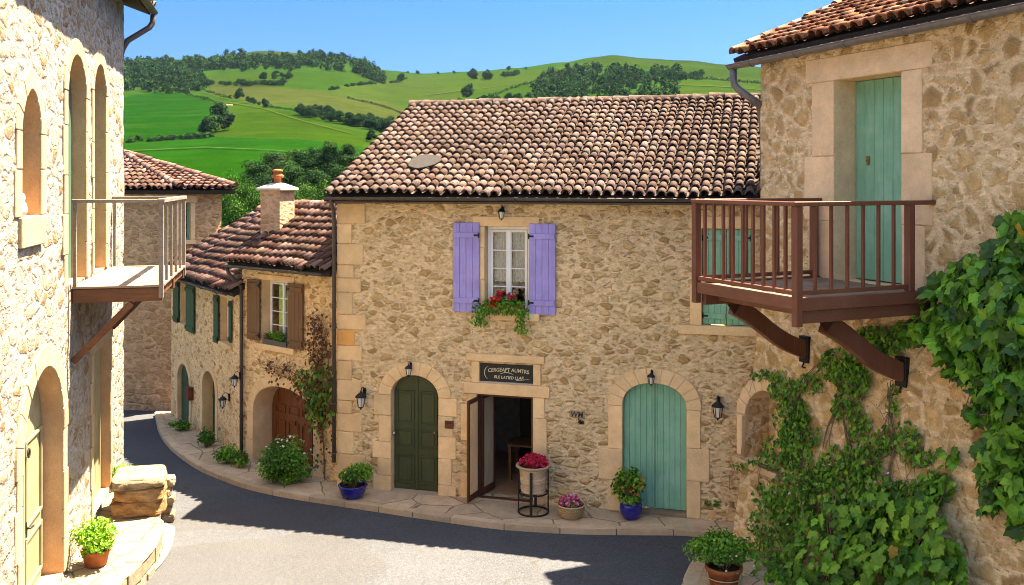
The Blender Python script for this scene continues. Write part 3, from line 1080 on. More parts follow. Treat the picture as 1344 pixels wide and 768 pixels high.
# ------------------------------------------------------------------ joinery
def plank_shutter(name, parent, x0, x1, z0, z1, mat, y=-0.06, n=5, seed=1, hinge_side=-1, label=None, battens=(0.09, 0.91)):
    r = random.Random(seed)
    mb = MB()
    w = (x1 - x0) / n
    for k in range(n):
        mb.box(x0 + k * w + 0.0025, x0 + (k + 1) * w - 0.0025, y + r.uniform(-.002, .002), y + 0.03, z0 + r.uniform(0, .004), z1 - r.uniform(0, .004))
    mb.box(x0 + .004, x1 - .004, y + 0.012, y + 0.028, z0 + .006, z1 - .006)
    h = z1 - z0
    for q in battens:
        mb.box(x0 + 0.02, x1 - 0.02, y - 0.022, y + 0.001, z0 + h * q - 0.05, z0 + h * q + 0.05)
    o = mb.build(name, mat, parent, bevel=0.004)
    if label: o['label'] = label
    hx = x0 if hinge_side < 0 else x1
    for q in battens:
        hb = MB()
        zz = z0 + h * q
        hb.box(min(hx, hx - hinge_side * 0.10), max(hx, hx - hinge_side * 0.10), y - 0.028, y - 0.0225, zz - 0.018, zz + 0.018)
        hb.tube([(hx, y - 0.012, zz - 0.05), (hx, y - 0.012, zz + 0.05)], 0.012, 6)
        hb.build('hinge', M['iron'], o)
    return o

def casement(parent, x0, x1, z0, z1, y, rows=4, frame=0.055, mat=None, curtain=True, muntin=0.022, zlow=None, cols=1):
    """two-leaf window: frame > pane, curtain"""
    mat = mat or M['white']
    mb = MB()
    f = frame
    mb.box(x0, x0 + f, y, y + .06, z0, z1); mb.box(x1 - f, x1, y, y + .06, z0, z1)
    mb.box(x0 + f, x1 - f, y, y + .06, z1 - f, z1); mb.box(x0 + f, x1 - f, y, y + .06, z0, z0 + f)
    cx = (x0 + x1) / 2
    leafs = []
    for a, b in ((x0 + f + .003, cx - .002), (cx + .002, x1 - f - .003)):
        s = frame * 0.85
        mb.box(a, a + s, y - .012, y + .035, z0 + f + .003, z1 - f - .003); mb.box(b - s, b, y - .012, y + .035, z0 + f + .003, z1 - f - .003)
        mb.box(a + s, b - s, y - .012, y + .035, z1 - f - s, z1 - f - .003); mb.box(a + s, b - s, y - .012, y + .035, z0 + f + .003, z0 + f + s * 1.3)
        for k in range(1, rows):
            zz = z0 + f + s + (z1 - z0 - 2 * f - 2 * s) * k / rows
            mb.box(a + s - .001, b - s + .001, y - .006, y + .025, zz - muntin / 2, zz + muntin / 2)
        for k in range(1, cols):
            xx = a + s + (b - a - 2 * s) * k / cols
            mb.box(xx - muntin / 2, xx + muntin / 2, y - .004, y + .023, z0 + f + s, z1 - f - s)
        leafs.append((a + s, b - s))
    mb.box(cx - .03, cx + .03, y - .024, y - .0125, z0 + f, z1 - f)
    w = mb.build('window', mat, parent, bevel=0.004)
    g = MB()
    for a, b in leafs:
        g.poly([(a, y + .012, z0 + f), (b, y + .012, z0 + f), (b, y + .012, z1 - f), (a, y + .012, z1 - f)])
    g.build('pane', M['glass'], w)
    if curtain:
        c = MB(); c.smooth = True
        for a, b in leafs:
            n = 26
            cols_ = []
            for k in range(n + 1):
                x = a + (b - a) * k / n
                yy = y + .10 + .018 * math.sin(k * 1.25) + .008 * math.sin(k * 2.7)
                zb = z0 + f + (0.30 * (z1 - z0) if zlow is None else zlow)
                cols_.append((c.addv((x, yy, zb)), c.addv((x, yy, z1 - f))))
            for p, q in zip(cols_, cols_[1:]):
                c.face((p[0], q[0], q[1], p[1]))
        c.build('curtain', M['curtain'], w)
    return w

def plank_door(name, parent, x0, x1, z0, zs, rise, y, mat, n=9, p=2.0, seed=1, split=True, thick=0.05):
    r = random.Random(seed)
    mb = MB()
    c = (x0 + x1) / 2; a = (x1 - x0) / 2
    def top(x):
        q = max(0.0, 1 - abs((x - c) / a) ** p)
        return zs + rise * q ** (1 / p)
    w = (x1 - x0) / n
    for k in range(n):
        xa, xb = x0 + k * w + .003, x0 + (k + 1) * w - .003
        pts = [(xa, z0), (xb, z0)] + [(xb + (xa - xb) * t / 5, top(xb + (xa - xb) * t / 5)) for t in range(6)]
        mb.prism(pts, y + r.uniform(-.003, .003), y + thick)
    pts = [(x0 + .005, z0 + .01), (x1 - .005, z0 + .01)] + [(x1 - .005 + (x0 - x1 + .01) * t / 20, top(x1 - .005 + (x0 - x1 + .01) * t / 20) - .01) for t in range(21)]
    mb.prism(pts, y + .012, y + thick - .004)
    return mb.build(name, mat, parent, bevel=0.005)

def lantern(label, fr, x, z, y=0.0, s=1.0, ring=False, cat='wall lantern', yoff=0.0):
    """iron wall lantern: bracket, cage with glass, cap"""
    t = thing('wall_lantern', label, cat, fr.world(x, y - 0.002, z), fr.rz, 'iron wall lanterns on the house fronts')
    b = MB()
    b.box(-.035 * s, .035 * s, -.018, 0.012, -.09 * s, .13 * s)
    pts = []
    for k in range(11):
        th = math.pi * k / 10
        pts.append((0, -.018 - .085 * s * (1 - math.cos(th)), (.06 + .11 * math.sin(th)) * s))
    b.tube(pts, .011 * s, 6)
    b.tube([(0, -.015, -.05 * s), (0, -.10 * s, -.02 * s), (0, -.13 * s, .07 * s)], .007 * s, 5)
    b.build('bracket', M['iron'], t, bevel=.003)
    cy = -.018 - .17 * s
    c = MB()
    prof = [(.02, -.26), (.05, -.245), (.062, -.23)]
    c.lathe([(r * s, q * s) for r, q in prof], (0, cy, 0), 6)
    for k in range(6):
        a = 2 * math.pi * k / 6
        c.tube([(math.cos(a) * .062 * s, cy + math.sin(a) * .062 * s, -.235 * s), (math.cos(a) * .098 * s, cy + math.sin(a) * .098 * s, -.02 * s)], .0075 * s, 4)
    c.lathe([(r * s, q * s) for r, q in [(.125, -.025), (.118, -.005), (.085, .03), (.05, .06), (.02, .075), (.026, .09), (.008, .11)]], (0, cy, 0), 12)
    c.lathe([(r * s, q * s) for r, q in [(.0, -.30), (.016, -.285), (.02, -.26)]], (0, cy, 0), 6, close=False)
    c.build('cage', M['iron'], t)
    g = MB()
    g.lathe([(r * s, q * s) for r, q in [(.055, -.225), (.09, -.028)]], (0, cy, 0), 6, close=False)
    g.smooth = False
    g.build('lamp_glass', M['lampglass'], t)
    return t

def downpipe(parent, pts, r=0.045, mat=None, clips=()):
    mb = MB()
    mb.tube(pts, r, 10)
    for c in clips:
        mb.lathe([(r + .008, -.02), (r + .008, .02)], c, 10)
        mb.box(c[0] - .012, c[0] + .012, c[1], c[1] + 0.12, c[2] - .012, c[2] + .012)
    return mb.build('downpipe', mat or M['pipe'], parent)

# ------------------------------------------------------------------ the middle house with lavender shutters
ZB = -0.6
def build_middle():
    fr = CEN
    H = thing('stone_house', 'honey stone house with lavender shutters and open shop door', 'house', fr.o, fr.rz)
    r = random.Random(5)
    xL, xR = -3.62, 4.80
    zt = 6.02
    P = lambda u, v, y=0.0: fr.px(u, v, y)
    # openings
    wx0, wz1 = P(636, 297); wx1, wz0 = P(694.5, 411)
    gx0 = P(513.5, 560)[0]; gx1 = P(575.5, 560)[0]; gzs = P(545, 520)[1]; gzt = P(545, 492.5)[1]; gz0 = P(545, 648)[1]
    tx0 = P(817, 560)[0]; tx1 = P(901, 560)[0]; tzs = P(860, 535)[1]; tzt = P(860, 503)[1]; tz0 = P(860, 672)[1]
    sx0 = P(626, 560)[0]; sx1 = P(699.5, 560)[0]; sz1 = P(664, 519)[1]; sz0 = P(664, 658)[1]
    bx0, bz1 = P(629.5, 476); bx1, bz0 = P(700, 506)
    vx0, vz1 = P(921, 300); vz0 = P(950, 428)[1]; vx1 = P(986, 300)[0]
    holes = [rect_hole(wx0, wx1, wz0, wz1), arch_hole(gx0, gx1, gz0, gzs, gzt - gzs), arch_hole(tx0, tx1, tz0, tzs, tzt - tzs, 16, 2.2),
             rect_hole(sx0, sx1, sz0, sz1), rect_hole(bx0, bx1, bz0, bz1), rect_hole(vx0, min(vx1, xR - 0.16), vz0, vz1)]
    mb = MB()
    wall_face(mb, [(xL, ZB), (xR, ZB), (xR, zt), (xL, zt)], holes, [0.24, 0.2, 0.16, 0.30, 0.09, 0.14], rough=0.022, step=0.22)
    # side and rear walls
    D = 9.0
    for x, s in ((xL, 1), (xR, -1)):
        q = [(x, 0.0, ZB), (x, D, ZB), (x, D, zt), (x, D / 2, zt + 2.05), (x, 0.0, zt)]
        mb.poly(q if s < 0 else q[::-1])
    mb.poly([(xR, D, ZB), (xL, D, ZB), (xL, D, zt), (xR, D, zt)])
    mb.build('wall', [M['stone_c'], M['ashlar']], H)
    # corner stones
    q = MB(); z = 0.1; k = 0
    while z < zt - 0.05:
        h = r.uniform(.26, .46)
        if z + h > zt - .1: h = zt - z - .02
        w = r.uniform(.50, .62) if k else r.uniform(.30, .38)
        k = 1 - k
        tint = tuple(.93 * q for q in stone_tint(r, .09))
        if z < P(455, 452)[1] < z + h: tint = (.95, .70, .42)
        q.box(xL - .012, xL + w, -.022, .3, z + .006, z + h - .006, col=tint)
        z += h
    q.build('corner_stones', M['ashlar'], H, bevel=.012)
    # roof
    e0 = fr.world(-3.78, -0.33, 6.05); pitch = math.atan2(2.12, 4.75)
    eb = fr.n * math.cos(pitch) + Vector((0, 0, math.sin(pitch)))
    rf = MB()
    cols = [(0.150, 0.098, 0.082), (0.132, 0.082, 0.067), (0.172, 0.120, 0.106), (0.115, 0.069, 0.055), (0.143, 0.094, 0.078), (0.088, 0.051, 0.040)]
    eaL = fr.local(e0)
    W = 8.36; SL = 5.15
    pm = MB()
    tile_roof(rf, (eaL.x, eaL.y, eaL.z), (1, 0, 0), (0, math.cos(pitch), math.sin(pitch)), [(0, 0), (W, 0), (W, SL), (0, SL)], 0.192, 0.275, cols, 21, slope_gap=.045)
    ridge = Vector((eaL.x, eaL.y, eaL.z)) + Vector((0, math.cos(pitch), math.sin(pitch))) * SL
    ridge_tiles(rf, ridge + Vector((-.05, .03, .03)), ridge + Vector((W + .05, .03, .03)), r, .125, .36, [tuple(q * .6 for q in c) for c in cols])
    # rear slope
    rf.mat = 1
    rf.poly([(eaL.x, ridge.y, ridge.z), (eaL.x + W, ridge.y, ridge.z), (eaL.x + W, D + .3, zt - .05), (eaL.x, D + .3, zt - .05)])
    rf.mat = 0
    roof = rf.build('roof', [M['tile'], M['roofdeck']], H)
    # slate-grey patch plate on the roof
    nn = Vector((0, -math.sin(pitch), math.cos(pitch)))
    d = ray(557, 214)
    o = fr.world(eaL.x, eaL.y, eaL.z + .13); nw = fr.e * nn.x + fr.n * nn.y + Vector((0, 0, nn.z))
    t = (o - CAMP).dot(nw) / d.dot(nw)
    pc = fr.local(CAMP + d * t)
    pb = MB(); pb.smooth = False
    top = []; bot = []
    for k in range(24):
        a = 2 * math.pi * k / 24
        rr = 1 + .06 * math.sin(3 * a + 1) + .03 * math.sin(7 * a)
        p = pc + Vector((1, 0, 0)) * math.cos(a) * .33 * rr + Vector((0, math.cos(pitch), math.sin(pitch))) * math.sin(a) * .36 * rr
        top.append(pb.addv(p + nn * .05)); bot.append(pb.addv(p - nn * .03))
    pb.face(top)
    for k in range(24): pb.face((bot[k], bot[(k + 1) % 24], top[(k + 1) % 24], top[k]))
    pb.build('patch_plate', M['patch'], roof, bevel=.01)['label'] = 'grey oval plate patching the tiles'
    # eaves gutter: slim dark board and pipe
    g = MB()
    g.box(xL - .1, xR - .02, -.30, -.005, 5.90, 5.935)
    gutter(g, (xL - .12, -.36, 6.015), (xR - .05, -.36, 6.015), .055)
    g.build('gutter', M['pipe'], H)
    downpipe(H, [(xL + .02, -.36, 5.98), (xL + .02, -.30, 5.86), (xL - .04, -.10, 5.72), (xL - .05, -.065, 5.5), (xL - .05, -.065, P(446, 606)[1])], .04, None,
             [(xL - .05, -.065, z) for z in (4.9, 3.4, 1.9, 0.9)])
    # window with lavender shutters
    s = MB()
    lx0, lz1 = P(621, 285); lx1, lz0 = P(708, 296)
    blk(s, lx0, lx1, wz1, lz1 + .02, r, y0=-.02, amt=.04)
    for sd, x in ((-1, wx0), (1, wx1)):
        jamb_blocks(s, x, sd, wz0, wz1, r, .10, .13, .5, .8, y0=-.012)
    s.build('lintel', M['ashlar'], H, bevel=.008)
    s = MB(); blk(s, P(634, 411)[0], P(709, 411)[0], wz0 - .15, wz0, r, y0=-.07, y1=.2, amt=.03)
    s.build('sill', M['ashlar'], H, bevel=.01)
    w = casement(H, wx0 + .01, wx1 - .01, wz0 + .01, wz1 - .005, .16, rows=4, frame=.06)
    a0, a1 = P(596, 292)[0], P(630, 292)[0]
    plank_shutter('shutter', H, a0, a1, P(612, 409)[1], P(612, 292)[1], M['lavender'], seed=1, n=4, hinge_side=1, battens=(.13, .86))
    a0, a1 = P(695, 292)[0], P(730, 292)[0]
    plank_shutter('shutter', H, a0, a1, P(712, 413)[1], P(712, 293.5)[1], M['lavender'], seed=2, n=4, hinge_side=-1, battens=(.13, .86))
    # green arched double door
    s = MB()
    arch_ring(s, gx0, gx1, gzs, gzt - gzs, .26, r, 9)
    for sd, x in ((-1, gx0), (1, gx1)):
        jamb_blocks(s, x, sd, gz0 - .05, gzs, r, .26, .42)
    s.build('door_surround', M['ashlar'], H, bevel=.008)
    y = .14
    dm = MB()
    hl = arch_hole(gx0 + .012, gx1 - .012, gz0 + .03, gzs, gzt - gzs - .012, 18)
    dm.prism(hl, y, y + .05)
    cx = (gx0 + gx1) / 2
    dm.box(cx - .022, cx + .022, y - .02, y - .001, gz0 + .03, gzt - .02)
    hh = gzt - gz0
    for a, b in ((gx0 + .07, cx - .06), (cx + .06, gx1 - .07)):
        for za, zb in ((.07, .31), (.37, .53), (.57, .855)):
            z0, z1 = gz0 + hh * za, gz0 + hh * zb
            for (p0, p1, q0, q1) in ((a, b, z0, z0 + .025), (a, b, z1 - .025, z1), (a, a + .025, z0 + .025, z1 - .025), (b - .025, b, z0 + .025, z1 - .025)):
                dm.box(p0, p1, y - .022, y - .0005, q0, q1)
            dm.box(a + .06, b - .06, y - .013, y - .0008, z0 + .055, z1 - .055)
    dr = dm.build('door', M['dkgreen'], H, bevel=.006)
    dr['label'] = 'olive green arched double door with raised panels'
    hb = MB()
    hx, hz = P(519, 567, y)[0], P(519, 567, y)[1]
    hb.lathe([(.0, 0), (.022, .004), (.026, .02), (.012, .03), (.012, .05), (.03, .055), (.034, .075), (.0, .085)], (0, 0, 0), 10)
    for k, v in enumerate(hb.v):
        hb.v[k] = (hx + v[0], y - .022 - v[2], hz + v[1])
    hb.bar((hx - .02, y - .06, hz), (hx - .13, y - .075, hz - .035), .018, .018)
    hb.build('handle', M['chrome'], dr)
    kb = MB()
    kx, kz = P(570, 567, y)
    kb.box(kx - .012, kx + .012, y - .012, y - .0005, kz - .04, kz + .02)
    kb.build('lock_plate', M['brass'], dr)
    st = MB(); st.box(gx0 - .02, gx1 + .02, -.10, .2, gz0 - .12, gz0 + .028, col=(.9, .92, .95)); st.build('doorstep', M['kerb'], H, bevel=.01)
    # teal plank door
    s = MB()
    arch_ring(s, tx0, tx1, tzs, tzt - tzs, .27, r, 11, p=2.2)
    for sd, x in ((-1, tx0), (1, tx1)):
        jamb_blocks(s, x, sd, tz0 - .04, tzs, r, .24, .46, .4, .75)
    s.build('door_surround', M['ashlar'], H, bevel=.008)
    td = plank_door('door', H, tx0 + .008, tx1 - .008, tz0 + .03, tzs, tzt - tzs - .008, .12, M['teal'], 11, 2.2, 4)
    td['label'] = 'teal arched plank door'
    lp = MB(); cx = (tx0 + tx1) / 2
    lp.box(cx - .006, cx + .006, .113, .12, tz0 + .05, tzt - .03); lp.build('meeting_bead', M['iron'], td)
    st = MB(); st.box(tx0 - .01, tx1 + .01, -.03, .15, tz0 - .12, tz0 + .02, col=(.5, .5, .5)); st.build('doorstep', M['kerb'], H, bevel=.008)
    # shop front: stone frame for the signboard, door opening
    s = MB()
    def pz(v): return P(664, v)[1]
    blk(s, P(613, 470)[0], P(715, 470)[0], pz(475.5), pz(465.5), r, y0=-.05, amt=.03)
    blk(s, P(619, 490)[0], bx0, bz0, pz(475.5), r, amt=.03); blk(s, bx1, P(710, 490)[0], bz0, pz(475.5), r, amt=.03)
    blk(s, P(609, 512)[0], P(722, 512)[0], sz1, bz0, r, y0=-.045, amt=.03)
    jamb_blocks(s, sx1, 1, sz0 - .05, sz1, r, .20, .30, .5, .9)
    jamb_blocks(s, sx0, -1, sz0 - .05, sz1, r, .16, .34, .3, .7)
    s.build('shop_surround', M['ashlar'], H, bevel=.008)
    f = MB()
    f.box(sx0, sx0 + .05, .05, .12, sz0, sz1 - .05); f.box(sx1 - .05, sx1, .05, .12, sz0, sz1 - .05); f.box(sx0, sx1, .05, .12, sz1 - .05, sz1)
    f.build('door_frame', M['doorframe'], H, bevel=.005)
    th = MB(); th.box(sx0 - .02, sx1 + .02, -.04, .14, sz0 - .1, sz0 + .015); th.build('threshold', M['kerb'], H, bevel=.008)
    th = MB(); th.box(sx0 + .03, sx1 - .03, .02, .10, sz0 + .0155, sz0 + .035); th.build('door_sill', M['doorframe'], H)
    def leaf(hx, hy, L, ang, panel, label):
        b = MB()
        c, sn = math.cos(ang), math.sin(ang)
        m = Matrix(((c, -sn, 0, hx), (sn, c, 0, hy), (0, 0, 1, 0), (0, 0, 0, 1)))
        zb, zt2 = sz0 + .05, sz1 - .055
        b.box(0, .06, -.02, .02, zb, zt2, m); b.box(L - .06, L, -.02, .02, zb, zt2, m)
        b.box(.06, L - .06, -.02, .02, zt2 - .08, zt2, m); b.box(.06, L - .06, -.02, .02, zb, zb + .12, m)
        o = b.build('shop_door', M['doorframe'], H, bevel=.004); o['label'] = label
        pnl = MB()
        n = 5; w = (L - .12) / n
        for k in range(n):
            pnl.box(.06 + k * w + .002, .06 + (k + 1) * w - .002, -.01, .01, zb + .12, zt2 - .08, m)
        pnl.build('panel', panel, o)
        return o
    leaf(sx0 + .02, .04, .47, math.radians(-98), M['beigewood'], 'beige panelled shop door folded out to the street')
    leaf(sx0 + .06, .13, .50, math.radians(78), M['greyp'], 'grey panelled shop door opened inward')
    # shop room
    b = MB()
    X0, X1, Y1, Z1 = sx0 - .9, sx1 + 1.2, 3.2, sz1 + .35
    b.poly([(X0, Y1, sz0), (X1, Y1, sz0), (X1, Y1, Z1), (X0, Y1, Z1)]); b.poly([(X0, .31, sz0), (X0, Y1, sz0), (X0, Y1, Z1), (X0, .31, Z1)])
    b.poly([(X1, Y1, sz0), (X1, .31, sz0), (X1, .31, Z1), (X1, Y1, Z1)]); b.poly([(X0, .31, Z1), (X0, Y1, Z1), (X1, Y1, Z1), (X1, .31, Z1)])
    b.mat = 1
    b.poly([(X0, .05, sz0 + .003), (X1, .05, sz0 + .003), (X1, Y1, sz0 + .003), (X0, Y1, sz0 + .003)])
    b.build('shop_room', [M['room'], M['roomfloor']], H)
    # closed teal shutters of the upper window behind the balcony
    s = MB()
    vx1 = min(vx1, xR - .16)
    blk(s, vx0 - .22, xR - .03, vz1, vz1 + .22, r, y0=-.02, amt=.03)
    jamb_blocks(s, vx0, -1, vz0, vz1, r, .16, .26, .5, .8)
    s.build('lintel', M['ashlar'], H, bevel=.008)
    s = MB(); blk(s, P(890, 430)[0], xR - .02, P(900, 438)[1], vz0, r, y0=-.06, y1=.13, amt=.03); s.build('sill', M['ashlar'], H, bevel=.01)
    mid = (vx0 + vx1) / 2
    plank_shutter('shutter', H, vx0 + .012, mid - .003, vz0 + .012, vz1 - .01, M['teal'], .07, 4, 6, -1, 'closed teal shutter')
    plank_shutter('shutter', H, mid + .003, vx1 - .008, vz0 + .012, vz1 - .01, M['teal'], .07, 4, 7, 1, 'closed teal shutter')
    return H, dict(w=(wx0, wx1, wz0, wz1), b=(bx0, bx1, bz0, bz1), s=(sx0, sx1, sz0, sz1), g=(gx0, gx1, gz0, gzt), t=(tx0, tx1, tz0, tzt))
HOUSE, MD = build_middle()

# furniture seen through the shop door
def shop_inside():
    sx0, sx1, sz0, sz1 = MD['s']
    fr = CEN
    c = thing('shop_cabinet', 'dark cabinet standing inside the open shop', 'cabinet', fr.world(sx1 - .15, 2.6, sz0 + .004), fr.rz)
    b = MB(); b.box(-.75, .8, -.25, .25, 0, 2.15); b.box(-.78, .83, -.28, .27, 2.1501, 2.22)
    b.build('carcass', M['roomdark'], c, bevel=.01)
    d = MB()
    for k in (0, 1): d.box(-.72 + k * .76, .0 + k * .76, -.275, -.251, .1, 2.05)
    d.build('cabinet_door', M['roomdark'], c, bevel=.01)
    t = thing('display_table', 'small wooden table with dried flowers inside the shop', 'table', fr.world(sx1 - .50, 1.5, sz0 + .004), fr.rz)
    b = MB(); b.box(-.35, .35, -.3, .3, .70, .74); b.build('table_top', M['brownp'], t, bevel=.006)
    for sx in (-.3, .3):
        for sy in (-.25, .25):
            l = MB(); l.box(sx - .03, sx + .03, sy - .03, sy + .03, 0, .70); l.build('leg', M['brownp'], t)
    return t
shop_inside()

ANX = [(0.145, 0.072, 0.058), (0.115, 0.054, 0.045), (0.175, 0.100, 0.084), (0.095, 0.045, 0.038), (0.150, 0.086, 0.070), (0.20, 0.135, 0.115)]

def plane_px(u, v, p0, n):
    d = ray(u, v)
    t = (p0 - CAMP).dot(n) / d.dot(n)
    return CAMP + d * t

def annex_roof(fr, H, ex0, ex1, ez, pitch, poly_px, seed, over=.3, sp=.185, rl=.27):
    """tiled slope over a wall; poly_px gives extra corners as photo pixels"""
    e0 = Vector((ex0, -over, ez))
    ebl = Vector((0, math.cos(pitch), math.sin(pitch)))
    w0 = fr.world(*e0); wn = fr.e * 0 + fr.n * (-math.sin(pitch)) + Vector((0, 0, math.cos(pitch)))
    poly = [(0, 0), (ex1 - ex0, 0)]
    for u, v in poly_px:
        q = fr.local(plane_px(u, v, w0, wn)) - e0
        poly.append((q.x, q.dot(ebl)))
    rf = MB()
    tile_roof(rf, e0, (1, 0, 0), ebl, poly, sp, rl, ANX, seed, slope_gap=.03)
    return rf, e0, ebl, poly

def build_annex():
    # nearer annex with the garage arch
    fr = BFR
    H = thing('stone_house', 'low annex house with brown shutters and arched garage door', 'house', fr.o, fr.rz)
    r = random.Random(15)
    P = lambda u, v, y=0.0: fr.px(u, v, y)
    L = 3.25; zt = 4.50
    wx0, wz1 = P(344, 367); wx1 = P(384, 410)[0]; wz0 = P(355, 452)[1]
    gx0, gx1 = P(333, 560)[0], P(412, 560)[0]; gzs = P(333, 541)[1]; gzt = P(369, 508)[1]; gz0 = P(345, 607)[1] - .1
    mb = MB()
    wall_face(mb, [(0, ZB), (L, ZB), (L, zt), (0, zt)], [rect_hole(wx0, wx1, wz0, wz1), arch_hole(gx0, gx1, gz0 - .2, gzs, gzt - gzs, 16, 2.3)], [.25, .62], rough=.014, step=.24)
    mb.poly([(0, 0, ZB), (0, 4, ZB), (0, 4, zt + 1.5), (0, 0, zt)][::-1]); mb.poly([(L, 0, ZB), (L, 4, ZB), (L, 4, zt + 1.5), (L, 0, zt)])
    mb.poly([(L, 4, ZB), (0, 4, ZB), (0, 4, zt + 1.5), (L, 4, zt + 1.5)])
    mb.build('wall', [M['stone_b'], M['ashlar']], H)
    rf, e0, ebl, poly = annex_roof(fr, H, -.14, L + .05, zt + .03, math.radians(31), [(452, 270), (384, 271)], 31)
    a, b = e0 + Vector((poly[3][0], 0, 0)) + ebl * poly[3][1], e0 + Vector((poly[2][0], 0, 0)) + ebl * poly[2][1]
    ridge_tiles(rf, a + Vector((-.3, 0, .03)), b + Vector((.5, 0, .03)), r, .11, .34, ANX)
    rf.mat = 1
    rf.poly([a, b, b + Vector((.4, 2.6, -1.5)), a + Vector((0, 2.6, -1.5))])
    rf.mat = 0
    roof = rf.build('roof', [M['tile_r'], M['roofdeck']], H)
    # chimney
    q = fr.local(plane_px(362, 303, fr.world(*e0), fr.n * (-math.sin(math.radians(31))) + Vector((0, 0, math.cos(math.radians(31))))))
    chz = CAMZ + (HV - 250) / FPX * (fr.world(q.x, q.y, 0).y + .1)
    s = .27
    ang = math.radians(15)
    m = Matrix.Translation((q.x, q.y + .05, 0)) @ Matrix.Rotation(ang, 4, 'Z')
    c = MB(); c.box(-s, s, -s, s, q.z - .55, chz, m)
    ch = c.build('chimney', M['stone_ch'], roof)
    c = MB()
    zc = chz + .001
    for (a_, h0, h1) in ((s + .07, 0, .06),):
        c.box(-a_, a_, -a_, a_, zc + h0, zc + h1, m)
    ring = [m @ Vector((x * (s + .05), y * (s + .05), zc + .061)) for x, y in ((-1, -1), (1, -1), (1, 1), (-1, 1))]
    tp = [m @ Vector((x * .10, y * .10, zc + .17)) for x, y in ((-1, -1), (1, -1), (1, 1), (-1, 1))]
    for k in range(4): c.poly([ring[k], ring[(k + 1) % 4], tp[(k + 1) % 4], tp[k]])
    c.poly(tp)
    c.build('chimney_cap', M['zinc_pale'], roof, bevel=.008)
    c = MB()
    p0 = m @ Vector((0, 0, zc + .15))
    c.lathe([(.10, 0), (.085, .04), (.075, .12), (.13, .14), (.14, .20), (.09, .22), (.085, .27), (.12, .285), (.11, .32), (.04, .34)], p0, 14)
    c.build('chimney_pot', M['terracotta'], roof)
    g = MB()
    gutter(g, (-.12, -.34, zt - .02), (L - .08, -.34, zt - .02), .055)
    g.box(0, L - .08, -.26, 0.0, zt - .06, zt - .02)
    g.build('gutter', M['pipe'], H)
    px0 = P(317, 500, -.06)[0]
    downpipe(H, [(-.10, -.34, zt - .05), (-.08, -.30, zt - .2), (px0, -.09, zt - .5), (px0, -.065, zt - .8), (px0, -.065, .1)], .04, M['pipe'], [(px0, -.065, z) for z in (3.3, 2.2, 1.1)])
    s_ = MB()
    blk(s_, P(339, 365)[0], P(387, 365)[0], wz1, P(339, 360)[1] + .02, r, y0=-.02, amt=.03); s_.build('lintel', M['ashlar'], H, bevel=.008)
    s_ = MB(); blk(s_, P(338, 452)[0], P(388, 452)[0], wz0 - .13, wz0, r, y0=-.06, y1=.2, amt=.03); s_.build('sill', M['ashlar'], H, bevel=.008)
    casement(H, wx0 + .01, wx1 - .01, wz0 + .01, wz1 - .005, .19, rows=4, frame=.05, curtain=False)
    plank_shutter('shutter', H, P(327, 400)[0], P(343.5, 400)[0], P(335, 446)[1], P(335, 366.5)[1], M['brownp'], seed=3, n=4, hinge_side=1)
    plank_shutter('shutter', H, P(380, 400)[0], P(400, 400)[0], P(390, 458)[1], P(390, 372)[1], M['brownp'], seed=4, n=4, hinge_side=-1)
    s_ = MB()
    arch_ring(s_, gx0, gx1, gzs, gzt - gzs, .22, r, 13, p=2.3)
    for sd, x in ((-1, gx0), (1, gx1)):
        jamb_blocks(s_, x, sd, gz0, gzs, r, .18, .30, .4, .7)
    s_.build('garage_surround', M['ashlar'], H, bevel=.008)
    gd = plank_door('garage_door', H, gx0 + .01, gx1 - .01, gz0 + .12, gzs, gzt - gzs - .01, .48, M['garage'], 9, 2.3, 8)
    mo = MB()
    n = 4; w = (gx1 - gx0 - .2) / n
    for k in range(n):
        for za, zb in ((gz0 + .25, gz0 + .95), (gz0 + 1.1, gzs + .15)):
            a0, a1 = gx0 + .1 + k * w + .05, gx0 + .1 + (k + 1) * w - .05
            for (p0_, p1_, q0, q1) in ((a0, a1, za, za + .03), (a0, a1, zb - .03, zb), (a0, a0 + .03, za + .03, zb - .03), (a1 - .03, a1, za + .03, zb - .03)):
                mo.box(p0_, p1_, .455, .478, q0, q1)
    mo.build('panel_moulding', M['garage'], gd, bevel=.004)
    hz = P(389, 556, .45); hm = MB(); hm.tube([(hz[0], .44, hz[1] - .06), (hz[0], .42, hz[1]), (hz[0], .44, hz[1] + .06)], .01, 6); hm.build('handle', M['iron'], gd)

    # farther annex
    fr = CFR
    K = thing('stone_house', 'farther low annex house with dark green shutters and two green doors', 'house', fr.o, fr.rz)
    P2 = lambda u, v, y=0.0: fr.px(u, v, y)
    L = fr.local(BFR.world(0, 0, 0)).x + .02
    zt = 3.86
    hs = []
    def rect(u0, u1, v0, v1):
        x0 = P2(u0, (v0 + v1) / 2)[0]; x1 = P2(u1, (v0 + v1) / 2)[0]; um = (u0 + u1) / 2
        return x0, x1, P2(um, v1)[1], P2(um, v0)[1]
    w1 = rect(237, 246, 371, 425); w2 = rect(289.5, 303, 391, 450)
    d1 = rect(234, 249, 478, 556); d2 = rect(266.5, 283.5, 487.5, 580)
    hs = [rect_hole(w1[0], w1[1], w1[2], w1[3]), rect_hole(w2[0], w2[1], w2[2], w2[3]),
          arch_hole(d1[0], d1[1], d1[2] - .2, d1[3] - .45, .45), arch_hole(d2[0], d2[1], d2[2] - .2, d2[3] - .45, .45)]
    mb = MB()
    wall_face(mb, [(0, ZB), (L, ZB), (L, zt), (0, zt)], hs, [.22, .22, .12, .3], rough=.014, step=.24)
    D2 = 2.6
    mb.poly([(0, 0, ZB), (0, D2, ZB), (0, D2, zt + 1.6), (0, 0, zt)][::-1])
    mb.poly([(L, D2, ZB), (0, D2, ZB), (0, D2, zt + 1.6), (L, D2, zt + 1.6)])
